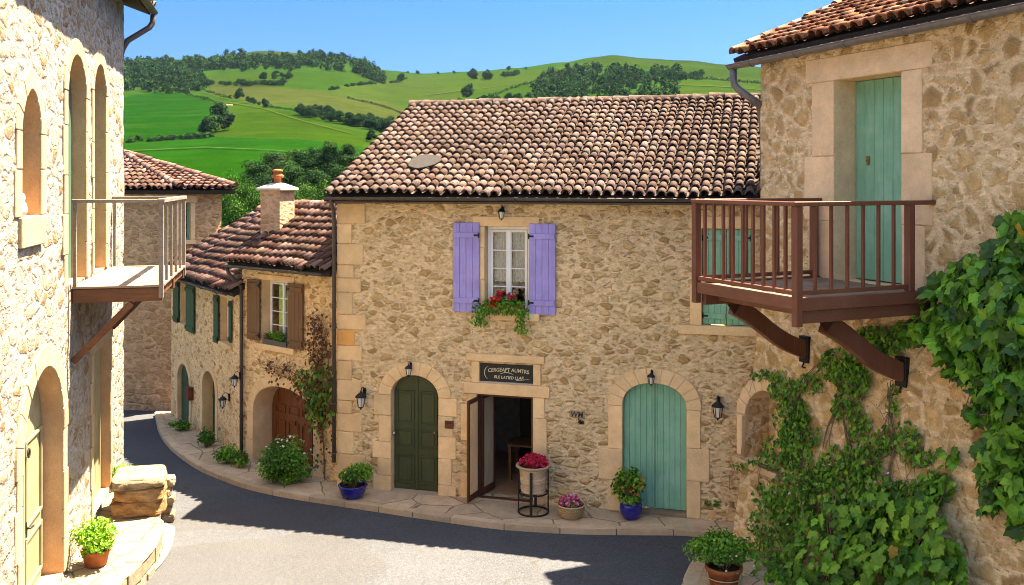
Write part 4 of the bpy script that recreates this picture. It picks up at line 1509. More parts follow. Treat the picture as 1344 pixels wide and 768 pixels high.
    mb.build('wall', [M['stone_b'], M['ashlar']], K)
    rf, e0, ebl, poly = annex_roof(fr, K, -.12, L + .12, zt + .03, math.radians(31), [(430, 291), (386, 283), (341, 277)], 33)
    a = e0 + Vector((poly[4][0], 0, 0)) + ebl * poly[4][1]
    rf.mat = 1
    rf.poly([a, e0 + Vector((poly[2][0], 0, 0)) + ebl * poly[2][1], e0 + Vector((poly[2][0], 0, -1.2)) + ebl * (poly[2][1] + 1), a + Vector((0, 1.5, -1))])
    rf.mat = 0
    b = e0 + Vector((poly[3][0], 0, 0)) + ebl * poly[3][1]
    ridge_tiles(rf, a + Vector((0, 0, .03)), b + Vector((0, 0, .03)), r, .11, .34, ANX)
    rf.build('roof', [M['tile_r'], M['roofdeck']], K)
    g = MB(); gutter(g, (-.1, -.34, zt - .02), (L - .1, -.34, zt - .02), .05); g.box(0, L - .05, -.25, 0, zt - .07, zt - .03); g.build('gutter', M['pipe'], K)
    for (q0, q1, va, vb, sd) in ((230, 236.5, 367, 423, 1), (246.5, 257, 375, 436, -1)):
        x0, x1, z0, z1 = rect(q0, q1, va, vb)
        plank_shutter('shutter', K, x0, x1, z0, z1, M['green'], seed=int(q0), n=3, hinge_side=sd)
    x0, x1, z0, z1 = rect(283, 289, 387, 450)
    plank_shutter('shutter', K, x0, x1, z0, z1, M['green'], seed=5, n=3, hinge_side=1)
    x0, x1, z0, z1 = rect(303.5, 306, 395, 450)
    plank_shutter('shutter', K, x0, x1, z0, z1, M['green'], seed=6, n=2, hinge_side=-1)
    for w in (w1, w2):
        casement(K, w[0] + .01, w[1] - .01, w[2] + .01, w[3] - .01, .15, rows=3, frame=.04, curtain=True, zlow=.05)
        s_ = MB(); blk(s_, w[0] - .12, w[1] + .12, w[3], w[3] + .14, r, y0=-.015, amt=.03); s_.build('lintel', M['ashlar'], K, bevel=.006)
        s_ = MB(); blk(s_, w[0] - .1, w[1] + .1, w[2] - .1, w[2], r, y0=-.05, y1=.15, amt=.03); s_.build('sill', M['ashlar'], K, bevel=.006)
    for d, y in ((d1, .08), (d2, .24)):
        s_ = MB(); arch_ring(s_, d[0], d[1], d[3] - .45, .45, .16, r, 9)
        for sd, x in ((-1, d[0]), (1, d[1])): jamb_blocks(s_, x, sd, d[2] - .1, d[3] - .45, r, .13, .2, .35, .6)
        s_.build('door_surround', M['ashlar'], K, bevel=.006)
        dd = plank_door('door', K, d[0] + .01, d[1] - .01, d[2] - .02, d[3] - .45, .44, y, M['green'], 6, 2.0, 3)
        hm = MB(); hm.lathe([(.0, -.02), (.025, -.012), (.025, .012), (0, .02)], (d[0] + .12, y - .03, d[2] + 1.0), 8, close=False); hm.build('handle', M['brass'], dd)

    # far house at the bend
    ca = at_depth(235, 300, 26.7)
    fr = Frame(ca.x, ca.y, 1.0, -0.12)
    G = thing('stone_house', 'shaded stone house closing the bend at the far end of the street', 'house', fr.o, fr.rz)
    zt = 6.12
    mb = MB()
    wall_face(mb, [(-5.5, -1.2), (0, -1.2), (0, zt), (-5.5, zt)], [], [], rough=.03, step=.35)
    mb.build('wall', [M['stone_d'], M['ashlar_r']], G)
    f2 = Frame(ca.x, ca.y, .80, .60)
    def F2(x, y, z):
        q = fr.local(f2.world(x, y, z)); return (q.x, q.y, q.z)
    wx0, wz1 = f2.px(238.5, 266); wx1, wz0 = f2.px(250, 315)
    Lr = fr.local(at_depth(287, 300, 27.4)); Lr = 1.22
    mb = MB()
    wall_face(mb, [(0, -1.2), (Lr, -1.2), (Lr, zt), (0, zt)], [rect_hole(wx0, wx1, wz0, wz1)], [.25], rough=.02, step=.25)
    mb.v = [F2(*v) for v in mb.v]
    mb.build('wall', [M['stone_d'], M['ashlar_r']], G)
    mb = MB()
    e1 = fr.local(f2.world(Lr, 0, 0)); k2 = fr.local(f2.world(Lr, 0, 0) + Vector((-2.3, 5.5, 0)))
    mb.poly([(e1.x, e1.y, -1.2), (k2.x, k2.y, -1.2), (k2.x, k2.y, zt), (e1.x, e1.y, zt)])
    mb.poly([(k2.x, k2.y, -1.2), (-5.5, 6, -1.2), (-5.5, 6, zt), (k2.x, k2.y, zt)])
    mb.poly([(-5.5, 6, -1.2), (-5.5, 0, -1.2), (-5.5, 0, zt), (-5.5, 6, zt)])
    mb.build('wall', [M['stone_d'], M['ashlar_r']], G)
    # hipped roof: apex up to the left
    rf = MB()
    apex = fr.local(at_depth(160, 203, 29.5))
    c0 = Vector((-5.8, -.35, zt - .02)); c1 = Vector((.22, -.38, zt - .02)); c2 = Vector(F2(Lr + .3, -.3, zt - .02))
    for (A, Bp, T) in ((c0, c1, apex), (c1, c2, apex)):
        ea = (Bp - A).normalized(); n = ea.cross(T - A).normalized()
        if n.z < 0: n = -n
        eb = n.cross(ea)
        if eb.z < 0: eb = -eb
        q = T - A
        poly = [(0, 0), ((Bp - A).length, 0), (q.dot(ea), q.dot(eb))]
        if A == c0:
            q2 = Vector((-5.8, apex.y, apex.z)) - A
            poly.append((q2.dot(ea), q2.dot(eb)))
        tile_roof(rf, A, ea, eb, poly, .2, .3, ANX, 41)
    ridge_tiles(rf, c1 + Vector((0, 0, .08)), apex + Vector((0, 0, .08)), r, .11, .34, ANX)
    ridge_tiles(rf, c2 + Vector((0, 0, .10)), apex + Vector((0, 0, .08)), r, .11, .34, ANX)
    rf.mat = 1
    back = Vector((k2.x + .3, k2.y + .3, zt - .1))
    rf.poly([c2, back, apex]); rf.poly([back, Vector((-5.8, 6.3, zt - .1)), Vector((-5.8, apex.y, apex.z)), apex]); rf.mat = 0
    rf.build('roof', [M['tile_r'], M['roofdeck']], G)
    s_ = MB(); rr = random.Random(2)
    blk(s_, wx0 - .18, wx1 + .18, wz1, wz1 + .2, rr, y0=-.02); blk(s_, wx0 - .13, wx0, wz0, wz1, rr); blk(s_, wx1, wx1 + .13, wz0, wz1, rr)
    s_.v = [F2(*v) for v in s_.v]; s_.build('lintel', M['ashlar_r'], G, bevel=.006)
    s_ = MB(); blk(s_, wx0 - .15, wx1 + .15, wz0 - .12, wz0, rr, y0=-.06); s_.v = [F2(*v) for v in s_.v]; s_.build('sill', M['ashlar_r'], G, bevel=.006)
    w = MB()
    for (a_, b_, c_, d_) in ((wx0, wx0 + .05, wz0, wz1), (wx1 - .05, wx1, wz0, wz1), ((wx0 + wx1) / 2 - .03, (wx0 + wx1) / 2 + .03, wz0, wz1), (wx0 + .05, wx1 - .05, wz1 - .05, wz1), (wx0 + .05, wx1 - .05, wz0, wz0 + .06)):
        w.box(a_, b_, .14, .18, c_, d_)
    for k in (1, 2, 3): w.box(wx0 + .05, wx1 - .05, .145, .175, wz0 + (wz1 - wz0) * k / 4 - .012, wz0 + (wz1 - wz0) * k / 4 + .012)
    w.v = [F2(*v) for v in w.v]
    wi = w.build('window', M['teal'], G)
    w = MB(); w.poly([F2(wx0, .165, wz0), F2(wx1, .165, wz0), F2(wx1, .165, wz1), F2(wx0, .165, wz1)]); w.build('pane', M['glass'], wi)
M['stone_ch'] = rubble('chimney_render', (0.62, 0.40, 0.27), [(0.42, 0.24, 0.15), (0.50, 0.31, 0.20), (0.44, 0.27, 0.17)], 5.0, 1.6, .08, .6, .02, mott=.6, crev=.3)
M['zinc_pale'] = plain('weathered_cement', (0.42, 0.36, 0.33), 0.9, var=.2, scale=12)
build_annex()

# ------------------------------------------------------------------ pale house on the left
def build_left():
    fr = EFR
    H = thing('stone_house', 'pale sunlit stone house with lancet openings and a grey wooden balcony', 'house', fr.o, fr.rz)
    r = random.Random(25)
    P = lambda u, v, y=0.0: fr.px(u, v, y)
    zt = 10.0; X0 = -19.5
    def op(u0, u1, vt, vb, vs=None):
        x0 = P(u0, 300)[0]; x1 = P(u1, 300)[0]; um = (u0 + u1) / 2
        return [x0, x1, P(um, vb)[1], P(um, vt)[1]]
    l1 = op(27, 52, 117, 288); l1[2] = P(45, 283)[1]
    l2 = op(87.5, 112, 72, 370); l3 = op(122, 138, 85, 350)
    dz = 4.72   # balcony floor
    l2[2] = dz + .04; l3[2] = dz + .04
    a4 = op(28, 82, 485, 768); a4[2] = .62
    a5 = op(121, 144, 455, 655); a5[2] = .62
    hs = [arch_hole(l1[0], l1[1], l1[2], l1[3] - .55, .55, 12, 1.75), arch_hole(l2[0], l2[1], l2[2], l2[3] - .62, .62, 12, 1.85), arch_hole(l3[0], l3[1], l3[2], l3[3] - .5, .5, 12, 1.85),
          arch_hole(a4[0], a4[1], a4[2], a4[3] - 1.1, 1.1, 16), rect_hole(a5[0], a5[1], a5[2], a5[3])]
    mb = MB()
    wall_face(mb, [(X0, ZB), (0, ZB), (0, zt), (X0, zt)], hs, [.34, .24, .24, .34, .2], rough=.035, step=.19, freq=3.0)
    mb.poly([(0, 0, ZB), (0, 7, ZB), (0, 7, zt), (0, 3.5, zt + 1.4), (0, 0, zt)])
    mb.poly([(X0, 0, ZB), (X0, 7, ZB), (X0, 7, zt), (X0, 3.5, zt + 1.4), (X0, 0, zt)][::-1])
    mb.poly([(0, 7, ZB), (X0, 7, ZB), (X0, 7, zt), (0, 7, zt)])
    mb.build('wall', [M['stone_e'], M['ashlar_w']], H)
    # surrounds
    for h, rise, p, nm in ((l1, .55, 1.75, 'window_surround'), (l2, .62, 1.85, 'door_surround'), (l3, .5, 1.85, 'door_surround'), (a4, 1.1, 2.0, 'door_surround')):
        s = MB()
        arch_ring(s, h[0], h[1], h[3] - rise, rise, .26 if h is not a4 else .30, r, 7 if h is not a4 else 11, p=p, y0=-.03)
        wd = (.2, .34) if h is not l1 else (.22, .30)
        for sd, x in ((-1, h[0]), (1, h[1])):
            if h is l2 and sd > 0 or h is l3 and sd < 0: wd2 = (.12, .2)
            else: wd2 = wd
            jamb_blocks(s, x, sd, h[2], h[3] - rise, r, wd2[0], wd2[1], .4, .75)
        s.build(nm, M['ashlar_e'], H, bevel=.012)
    s = MB()
    blk(s, a5[0] - .2, a5[1] + .2, a5[3], a5[3] + .3, r)
    for sd, x in ((-1, a5[0]), (1, a5[1])): jamb_blocks(s, x, sd, a5[2], a5[3], r, .12, .22, .4, .7)
    s.build('door_surround', M['ashlar_e'], H, bevel=.012)
    s = MB(); blk(s, l1[0] - .12, l1[1] + .14, P(45, 322)[1], l1[2], r, y0=-.05, y1=.3, amt=.03); s.build('sill', M['ashlar_e'], H, bevel=.012)
    # back of the lancet, doors in the openings
    b = MB(); b.prism(arch_hole(l1[0], l1[1], l1[2], l1[3] - .55, .55, 12, 1.75), .33, .36); b.build('niche_back', M['ashlar_e'], H)
    for h, rise, p in ((l2, .62, 1.85), (l3, .5, 1.85)):
        d = plank_door('balcony_door', H, h[0] + .02, h[1] - .02, h[2], h[3] - rise, rise - .02, .205, M['teal_dk'], 7, p, 7)
    dm = plank_door('door', H, a4[0] + .01, a4[1] - .01, a4[2] + .02, a4[3] - 1.1, 1.09, .27, M['sage'], 10, 2.0, 5)
    mo = MB()
    cx = (a4[0] + a4[1]) / 2
    mo.box(cx - .04, cx + .04, .235, .268, a4[2] + .05, a4[3] - .05)
    for a_, b_ in ((a4[0] + .12, cx - .12), (cx + .12, a4[1] - .12)):
        for z0, z1 in ((a4[2] + .15, a4[2] + .85), (a4[2] + 1.0, a4[3] - 1.0)):
            for (p0, p1, q0, q1) in ((a_, b_, z0, z0 + .05), (a_, b_, z1 - .05, z1), (a_, a_ + .05, z0 + .05, z1 - .05), (b_ - .05, b_, z0 + .05, z1 - .05)):
                mo.box(p0, p1, .238, .268, q0, q1)
    mo.build('panel_moulding', M['sage'], dm, bevel=.006)
    hm = MB(); hm.box(cx + .05, cx + .11, .225, .236, a4[2] + .92, a4[2] + 1.12)
    hm.tube([(cx + .08, .235, a4[2] + 1.04), (cx + .08, .18, a4[2] + 1.04), (cx + .20, .17, a4[2] + 1.03)], .014, 6)
    hm.tube([(cx + .08 + .05 * math.cos(t * .7), .20, a4[2] + 2.05 + .06 * math.sin(t * .7)) for t in range(10)], .012, 5)
    hm.build('handle', M['iron'], dm)
    d5 = plank_door('door', H, a5[0] + .01, a5[1] - .01, a5[2] + .02, a5[3] - .012, .002, .15, M['sage'], 6, 9.0, 6)
    # eaves
    rf = MB()
    pit = math.radians(20)
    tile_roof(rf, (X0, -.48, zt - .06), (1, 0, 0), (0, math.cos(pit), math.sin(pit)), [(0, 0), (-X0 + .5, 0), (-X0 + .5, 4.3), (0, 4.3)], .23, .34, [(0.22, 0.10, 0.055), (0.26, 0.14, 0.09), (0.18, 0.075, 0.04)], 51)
    rf.mat = 1
    rf.poly([(X0, 3.5, zt + 1.4), (.5, 3.5, zt + 1.4), (.5, 7.4, zt - .1), (X0, 7.4, zt - .1)]); rf.mat = 0
    rf.build('roof', [M['tile_r'], M['roofdeck']], H)
    g = MB(); gutter(g, (X0, -.52, zt - .12), (.52, -.52, zt - .12), .075); g.build('gutter', M['pipe'], H)
    downpipe(H, [(.42, -.52, zt - .16), (.42, -.50, zt - .36), (.40, -.44, zt - .46), (.06, -.06, zt - .80), (.055, .02, zt - .95), (.055, .10, zt - 1.2), (.055, .12, .2)], .06)
    # balcony
    x0 = P(93, 300)[0]; x1 = -1.4
    ox = -1.32
    dk = MB()
    n = 24; w = (x1 - x0) / n; rr = random.Random(6)
    for k in range(n):
        dk.box(x0 + k * w + .004, x0 + (k + 1) * w - .004, ox + rr.uniform(-.008, .008), -.01, dz - .035 + rr.uniform(-.003, .003), dz + rr.uniform(-.003, .003))
    dk.box(x0 + .03, x1 - .03, ox + .04, -.02, dz - .055, dz - .037)  # backing board added under the gaps to keep sun stripes off the wall
    B = dk.build('balcony', M['greydeck'], H, bevel=.003)
    bm_ = MB()
    bm_.box(x0 + .02, x0 + .14, ox + .02, -.012, dz - .25, dz - .04); bm_.box(x1 - .14, x1 - .02, ox + .02, -.012, dz - .25, dz - .04); bm_.box((x0 + x1) / 2 - .06, (x0 + x1) / 2 + .06, ox + .02, -.012, dz - .25, dz - .04)
    bm_.box(x0 + .145, x1 - .145, ox + .05, ox + .12, dz - .20, dz - .041)
    bm_.build('beam', M['rustwood'], B, bevel=.01)
    for xx in (x0 + .08, x1 - .08):
        k = MB(); k.bar((xx, -.02, dz - 1.15), (xx, -.86, dz - .27), .10, .13, up=(1, 0, 0)); k.build('bracket', M['rustwood'], B, bevel=.01)
    hr = 6.02 - dz
    rail_z = dz + hr
    for (p, q) in (((x0 + .03, -.01, rail_z), (x0 + .03, ox - .02, rail_z)), ((x1 - .03, -.01, rail_z), (x1 - .03, ox + .06, rail_z))):
        k = MB(); k.bar(p, q, .07, .055); k.build('handrail', M['greywood'], B, bevel=.006)
    k = MB(); k.bar((x0 - .02, ox + .03, rail_z + .002), (x1 + .02, ox + .03, rail_z + .002), .11, .06); k.build('handrail', M['greywood'], B, bevel=.006)
    posts = [(x0 + .03, ox + .03, .07), (x1 - .03, ox + .03, .07), (x0 + .03, -.05, .05), (x1 - .03, -.05, .05)] + [(x0 + .03 + (x1 - x0 - .06) * t, ox + .03, .045) for t in (.2, .4, .6, .8)]
    for xx, yy, s_ in posts:
        k = MB(); k.box(xx - s_ / 2, xx + s_ / 2, yy - s_ / 2, yy + s_ / 2, dz - (.2 if s_ == .07 and yy < -.5 else 0), rail_z - .03); k.build('post', M['greywood'], B, bevel=.004)
    return H, l1
LH, L1 = build_left()

# ------------------------------------------------------------------ tall house on the right
def build_right():
    fr = RFR
    H = thing('stone_house', 'tall ochre stone house with dark wooden balcony and climbing plants', 'house', fr.o, fr.rz)
    r = random.Random(35)
    P = lambda u, v, y=0.0: fr.px(u, v, y)
    XE = 12.5
    yo = lambda x, z: -batter(z)
    EO = -.30
    xa, za = P(960, 85, EO); xb, zb_ = P(1344, 5, EO)
    slope = (zb_ - za) / (xb - xa)
    zt = za - slope * xa + .02
    print('eave slope', slope, xa, za, zt)
    dx0 = P(1095, 250)[0]; dx1 = P(1183.5, 250)[0]; dz1 = P(1150, 98)[1]
    dz = 4.80
    nx0, _, nzs = rpx(976, 560)
    nz0 = rpx(985, 606)[2]; nzt = rpx(998, 512)[2]
    nx0 = rpx(976, 560)[0]; nx1 = nx0 + .95
    nz0 = 2.05; 
    nz0 = rpx(985, 605)[2]; nzt = rpx(1000, 512)[2]
    rise = .5
    holes = [rect_hole(dx0, dx1, dz - .02, dz1), arch_hole(nx0, nx1, nz0, nzt - rise, rise, 14)]
    mb = MB()
    wall_face(mb, [(0, ZB), (XE, ZB), (XE, zt + slope * XE), (0, zt)], holes, [.52, .42], rough=.03, step=.2, yoff=yo, freq=2.6)
    nseg = 12
    zs = [ZB + (zt - ZB) * k / nseg for k in range(nseg + 1)]
    for a, b in zip(zs, zs[1:]):
        mb.poly([(0, yo(0, a), a), (0, yo(0, b), b), (0, 8, b), (0, 8, a)])
        mb.poly([(XE, yo(0, a), a), (XE, 8, a), (XE, 8, b), (XE, yo(0, b), b)])
    mb.poly([(0, 0, zt), (0, 4, zt + 1.6), (0, 8, zt)]); mb.poly([(XE, 0, zt), (XE, 8, zt), (XE, 4, zt + 1.6)])
    mb.poly([(XE, 8, ZB), (0, 8, ZB), (0, 8, zt), (XE, 8, zt)])
    mb.build('wall', [M['stone_r'], M['ashlar_r']], H)
    b = MB(); b.prism(arch_hole(nx0, nx1, nz0, nzt - rise, rise, 14), .40 - batter(2.6), .44 - batter(2.6)); b.build('niche_back', M['stone_r'], H)
    s = MB(); arch_ring(s, nx0, nx1, nzt - rise, rise, .24, r, 9, yoff=yo, y0=-.02)
    for sd, x in ((-1, nx0), (1, nx1)): jamb_blocks(s, x, sd, nz0, nzt - rise, r, .14, .22, .35, .6, yoff=yo, y0=-.015)
    s.build('niche_surround', M['ashlar_r'], H, bevel=.012)
    s = MB(); o = yo(0, nz0); s.box(nx0 - .10, nx1 + .1, o - .10, .3, nz0 - .12, nz0 - .004, col=(.75, .7, .68)); s.build('sill', M['ashlar_r'], H, bevel=.015)
    # door surround
    s = MB()
    zz = dz - .02; hs = [.7, .75, .85]
    zb = [P(1090, v)[1] for v in (372, 290, 205, 105)]
    zb[0] = dz - .02
    for (a, b_), ul, ur in zip(zip(zb, zb[1:]), (1062, 1056, 1066), (1214, 1224, 1211)):
        if b_ > dz1: b_ = dz1
        blk(s, P(ul, 200)[0], dx0, a, b_, r, y0=-.02, amt=.10)
        blk(s, dx1, P(ur, 200)[0], a, b_, r, y0=-.02, amt=.10)
    blk(s, P(1058, 200)[0], P(1224, 200)[0], dz1, P(1140, 66)[1], r, y0=-.022, amt=.04)
    s.build('door_surround', M['ashlar_r'], H, bevel=.012)
    d = plank_door('balcony_door', H, dx0 + .01, dx1 - .01, dz + .0, dz1 - .012, .002, .43, M['teal'], 7, 9.0, 11)
    k = MB(); hx, hz = P(1139, 211, .42); k.box(hx - .03, hx + .03, .418, .4295, hz - .07, hz + .07); k.tube([(hx, .42, hz), (hx, .38, hz), (hx + .07, .37, hz)], .01, 6); k.build('handle', M['brass'], d)
    # roof
    rf = MB()
    x1 = XE + .4
    ea = Vector((1, 0, slope)).normalized()
    pit = math.radians(23)
    eb = Vector((0, math.cos(pit), math.sin(pit)))
    e0 = Vector((xa, EO + .03, za + .12))
    Wd = (x1 - xa) / ea.x
    cols = [(0.25, 0.09, 0.042), (0.29, 0.12, 0.062), (0.20, 0.068, 0.032), (0.32, 0.18, 0.12), (0.26, 0.10, 0.052)]
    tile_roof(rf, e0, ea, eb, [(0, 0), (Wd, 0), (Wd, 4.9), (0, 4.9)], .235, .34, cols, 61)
    # under-tiles in mortar along the eave
    for i in range(int(Wd / .235)):
        c = e0 + ea * ((i + .5) * .235) + Vector((0, .03, -.075))
        R = []
        for e in (0, .3):
            R.append([rf.addv(c + Vector((math.cos(math.pi * t / 6) * .095, e, math.sin(math.pi * t / 6) * .085 - .02))) for t in range(7)])
        kcol = tuple(q * r.uniform(.8, 1.2) for q in cols[0])
        rf.face(R[0], tuple(q * .5 for q in kcol))
        for t in range(6): rf.face((R[0][t], R[0][t + 1], R[1][t + 1], R[1][t]), kcol)
    rt = e0 + eb * 4.9
    ridge_tiles(rf, rt + Vector((-.1, 0, .03)), rt + ea * Wd + Vector((0, 0, .03)), r, .13, .38, cols)
    # verge tiles up the gable edge
    ridge_tiles(rf, e0 + Vector((.02, 0, .07)), rt + Vector((.02, 0, .07)), r, .11, .36, cols)
    rf.mat = 1
    rf.poly([rt, rt + ea * Wd, e0 + ea * Wd + Vector((0, 9, 0)), e0 + Vector((0, 9, 0))]); rf.mat = 0
    rf.build('roof', [M['tile_r'], M['roofdeck']], H)
    g = MB(); gutter(g, (xa + .02, EO - .05, za - .02), (x1, EO - .05, za - .02 + slope * (x1 - xa)), .085)
    g.build('gutter', M['zinc'], H)
    g = MB()
    g.tube([(xa + .12, EO - .05, za - .09), (xa + .12, EO - .05, za - .26), (xa + .15, EO - .04, za - .38), (xa + .24, EO - .02, za - .46), (.02, -.16, za - .66), (-.02, -.03, za - .70), (-.065, .05, za - .80), (-.07, .12, za - 1.2), (-.07, .12, .3)], .065, 12)
    g.build('downpipe', M['zinc'], H)
    # balcony
    bx0 = P(1075, 300)[0]; bx1 = P(1225, 300)[0]; by = -2.36
    D = MB(); rr = random.Random(8)
    n = 15; w = (bx1 - bx0 - .1) / n
    for k in range(n):
        D.box(bx0 + .05 + k * w + .003, bx0 + .05 + (k + 1) * w - .003, by + .04, -.012, dz - .04 + rr.uniform(-.003, .003), dz + rr.uniform(-.003, .003))
    B = D.build('balcony', M['deck_r'], H, bevel=.003)
    f = MB()
    f.box(bx0 + .04, bx1 - .04, by - .03, by + .035, dz - .13, dz + .03)
    f.box(bx1 - .045, bx1 + .03, by + .04, -.012, dz - .14, dz + .025); f.box(bx0 - .03, bx0 + .045, by + .04, -.012, dz - .14, dz + .025)
    f.box(bx0 + .13, bx1 - .13, by + .30, by + .38, dz - .25, dz - .135)
    f.box(bx1 - .13, bx1 - .03, by + .08, -.012, dz - .31, dz - .145); f.box(bx0 + .03, bx0 + .13, by + .08, -.012, dz - .31, dz - .145)
    f.build('beam', M['mahogx'], B, bevel=.008)
    rz = 6.03
    ps = .105
    for xx, yy, zl in ((bx1 - .02, by + .0, dz - .34), (bx0 + .02, by + .0, dz - .28), (bx1 - .02, -.42, dz + .026), (bx0 + .02, -.12, dz + .026)):
        k = MB(); k.box(xx - ps / 2, xx + ps / 2, yy - ps / 2, yy + ps / 2, zl, rz - .03); k.build('post', M['mahog'], B, bevel=.008)
    for p, q in (((bx1 - .02, by - .10, rz), (bx1 - .02, .02, rz)), ((bx0 + .02, by - .06, rz), (bx0 + .02, .02, rz))):
        k = MB(); k.bar(p, q, .13, .06); k.build('handrail', M['mahogx'], B, bevel=.008)
    k = MB(); k.bar((bx0 + .09, by, rz - .002), (bx1 - .09, by, rz - .002), .12, .06); k.build('handrail', M['mahogx'], B, bevel=.008)
    k = MB(); k.bar((bx1 - .02, by + .06, dz + .09), (bx1 - .02, -.48, dz + .09), .05, .06); k.bar((bx0 + .02, by + .06, dz + .09), (bx0 + .02, -.18, dz + .09), .05, .06)
    k.bar((bx0 + .08, by, dz + .09), (bx1 - .08, by, dz + .09), .05, .06); k.build('bottom_rail', M['mahogx'], B, bevel=.006)
    bs = .042
    def bal(xx, yy):
        k = MB(); k.box(xx - bs / 2, xx + bs / 2, yy - bs / 2, yy + bs / 2, dz + .121, rz - .031); k.build('baluster', M['mahog'], B, bevel=.004)
    for t in range(1, 10): bal(bx0 + .02 + (bx1 - bx0 - .04) * t / 10, by)
    for t in range(1, 7):
        bal(bx1 - .02, by + .02 + (1.90) * t / 7); bal(bx0 + .02, by + .02 + 2.1 * t / 7)
    # curved struts
    for xx in (P(1192, 500)[0], P(1064, 465)[0]):
        zf = 3.62
        yf = -batter(zf + .1)
        k = MB()
        prof = []
        y1, z1 = -1.62, dz - .345
        up = []; lo = []
        for i in range(15):
            t = i / 14
            y = yf - .02 + (y1 - yf) * t
            z = zf + (z1 - zf) * t
            bow = -.03 * math.sin(math.pi * t) - .035 * math.sin(math.pi * t * 2)
            hw = .125 + .03 * abs(t - .5)
            nx_, nz_ = -(z1 - zf), (y1 - yf); l = math.hypot(nx_, nz_); nx_ /= l; nz_ /= l
            up.append((y + nx_ * (hw - bow), z + nz_ * (hw - bow))); lo.append((y - nx_ * (hw + bow), z - nz_ * (hw + bow)))
        # flat seat under the beam
        up[-1] = (y1 + .20, z1); lo[-1] = (y1 - .22, z1)
        loop = up + lo[::-1]
        a = [k.addv((xx - .075, p[0], p[1])) for p in loop]; b_ = [k.addv((xx + .075, p[0], p[1])) for p in loop]
        m_ = len(up)
        for i in range(m_ - 1):
            k.face((a[i], a[i + 1], a[2 * m_ - 2 - i], a[2 * m_ - 1 - i])); k.face((b_[i + 1], b_[i], b_[2 * m_ - 1 - i], b_[2 * m_ - 2 - i]))
        for i in range(2 * m_):
            j = (i + 1) % (2 * m_)
            k.face((a[j], a[i], b_[i], b_[j]))
        st_ = k.build('strut', M['mahog'], B, bevel=.012)
        p_ = MB(); p_.box(xx - .10, xx + .10, yf - .07, yf + .12, zf - .20, zf + .22); p_.tube([(xx, yf - .05, zf - .2), (xx, yf - .09, zf - .27), (xx, yf - .02, zf - .29)], .016, 6)
        p_.build('strut_plate', M['iron'], B, bevel=.008)
    return H, dict(n=(nx0, nx1, nz0), b=(bx0, bx1, by, dz))
RH, RD = build_right()

# ------------------------------------------------------------------ left terrace, its kerb and the boulders
def gp(u, v, z):
    p = ground_pt(u, v, z); return (p.x, p.y)
TZ = 0.52
def build_terrace():
    edge = [gp(215, 684, TZ), gp(213, 697, TZ), gp(205, 717, TZ), gp(188, 738, TZ), gp(166, 758, TZ), gp(148, 775, TZ)]
    edge = [(p.x, p.y) for p in smooth_path([Vector((x, y, 0)) for x, y in edge], 3)]
    edge += [(-5.3, 11.0), (-4.3, 6.0)]
    w0 = EFR.world(-13.8, .2, 0); w1 = EFR.world(-.9, .2, 0)
    poly = edge + [(w0.x, w0.y), (w1.x, w1.y)]
    mb = MB()
    vs, fs = tri_fill(densify(poly, .35), [], .35)
    idx = [mb.addv((x, y, TZ + .012 * noise.noise((x * 3, y * 3, 1)))) for x, y in vs]
    mb.smooth = True
    for f in fs: mb.face([idx[i] for i in f])
    o = mb.build('terrace', M['paving_e']); structure(o, 'pale flagged terrace beside the left house', 'terrace')
    # edge stones, two courses
    r = random.Random(4)
    mb = MB()
    pts = [Vector((x, y, 0)) for x, y in edge]
    def walk(L0, L1):
        out = []; cur = pts[0]; i = 0; need = r.uniform(L0, L1); d = 0; seg = [cur]
        for a, b in zip(pts, pts[1:]):
            while True:
                l = (b - a).length
                if d + l < need: d += l; seg.append(b); break
                m = a + (b - a) * ((need - d) / l); seg.append(m); out.append(seg); seg = [m]; a = m; d = 0; need = r.uniform(L0, L1)
        return out
    for z0, z1 in ((.05, .27), (.27, TZ + .015)):
        for seg in walk(.3, .75):
            tint = stone_tint(r, .12)
            a, b = seg[0], seg[-1]; t = (b - a).normalized(); n = Vector((t.y, -t.x, 0)) * 1
            c = (a + b) / 2; inward = Vector((-7.5, 15, 0)) - c
            if n.dot(inward) < 0: n = -n
            a2 = a + t * .008; b2 = b - t * .008; o = r.uniform(-.02, .012)
            q = [a2 - n * o, b2 - n * o, b2 + n * .28, a2 + n * .28]
            zz1 = z1 - .008 + (r.uniform(-.01, .012) if z1 > .4 else 0)
            lo = [mb.addv((p.x, p.y, z0)) for p in q]; hi = [mb.addv((p.x, p.y, zz1)) for p in q]
            mb.face(hi, tint); mb.face(lo[::-1], tint)
            for k in range(4): mb.face((lo[k], lo[(k + 1) % 4], hi[(k + 1) % 4], hi[k]), tint)
    bmf = mb.build('terrace_edge', M['kerb_e'], None, bevel=.02, seg=2); structure(bmf, 'rough pale stones edging the terrace', 'kerb')
    ke = [ground_pt(u, v, .2) for u, v in [(229, 690), (229, 699), (224, 718), (212, 738), (192, 757), (172, 775)]]
    ke = smooth_path([Vector((p.x, p.y, 0)) for p in ke], 4) + [Vector((-4.9, 11.0, 0)), Vector((-3.9, 6.0, 0))]
    mb = MB(); mb.smooth = True
    for i in range(len(ke) - 1):
        a, b = ke[i], ke[i + 1]
    poly = [(p.x, p.y) for p in ke] + [(w0.x, w0.y), (w1.x + .2, w1.y)]
    vs, fs = tri_fill(densify(poly, .3), [], .4)
    idx = [mb.addv((x, y, gz(x, y) + .03)) for x, y in vs]
    for f in fs: mb.face([idx[i] for i in f])
    structure(mb.build('pavement', M['kerb_e']), 'pale flush strip at the foot of the terrace', 'pavement')
build_terrace()

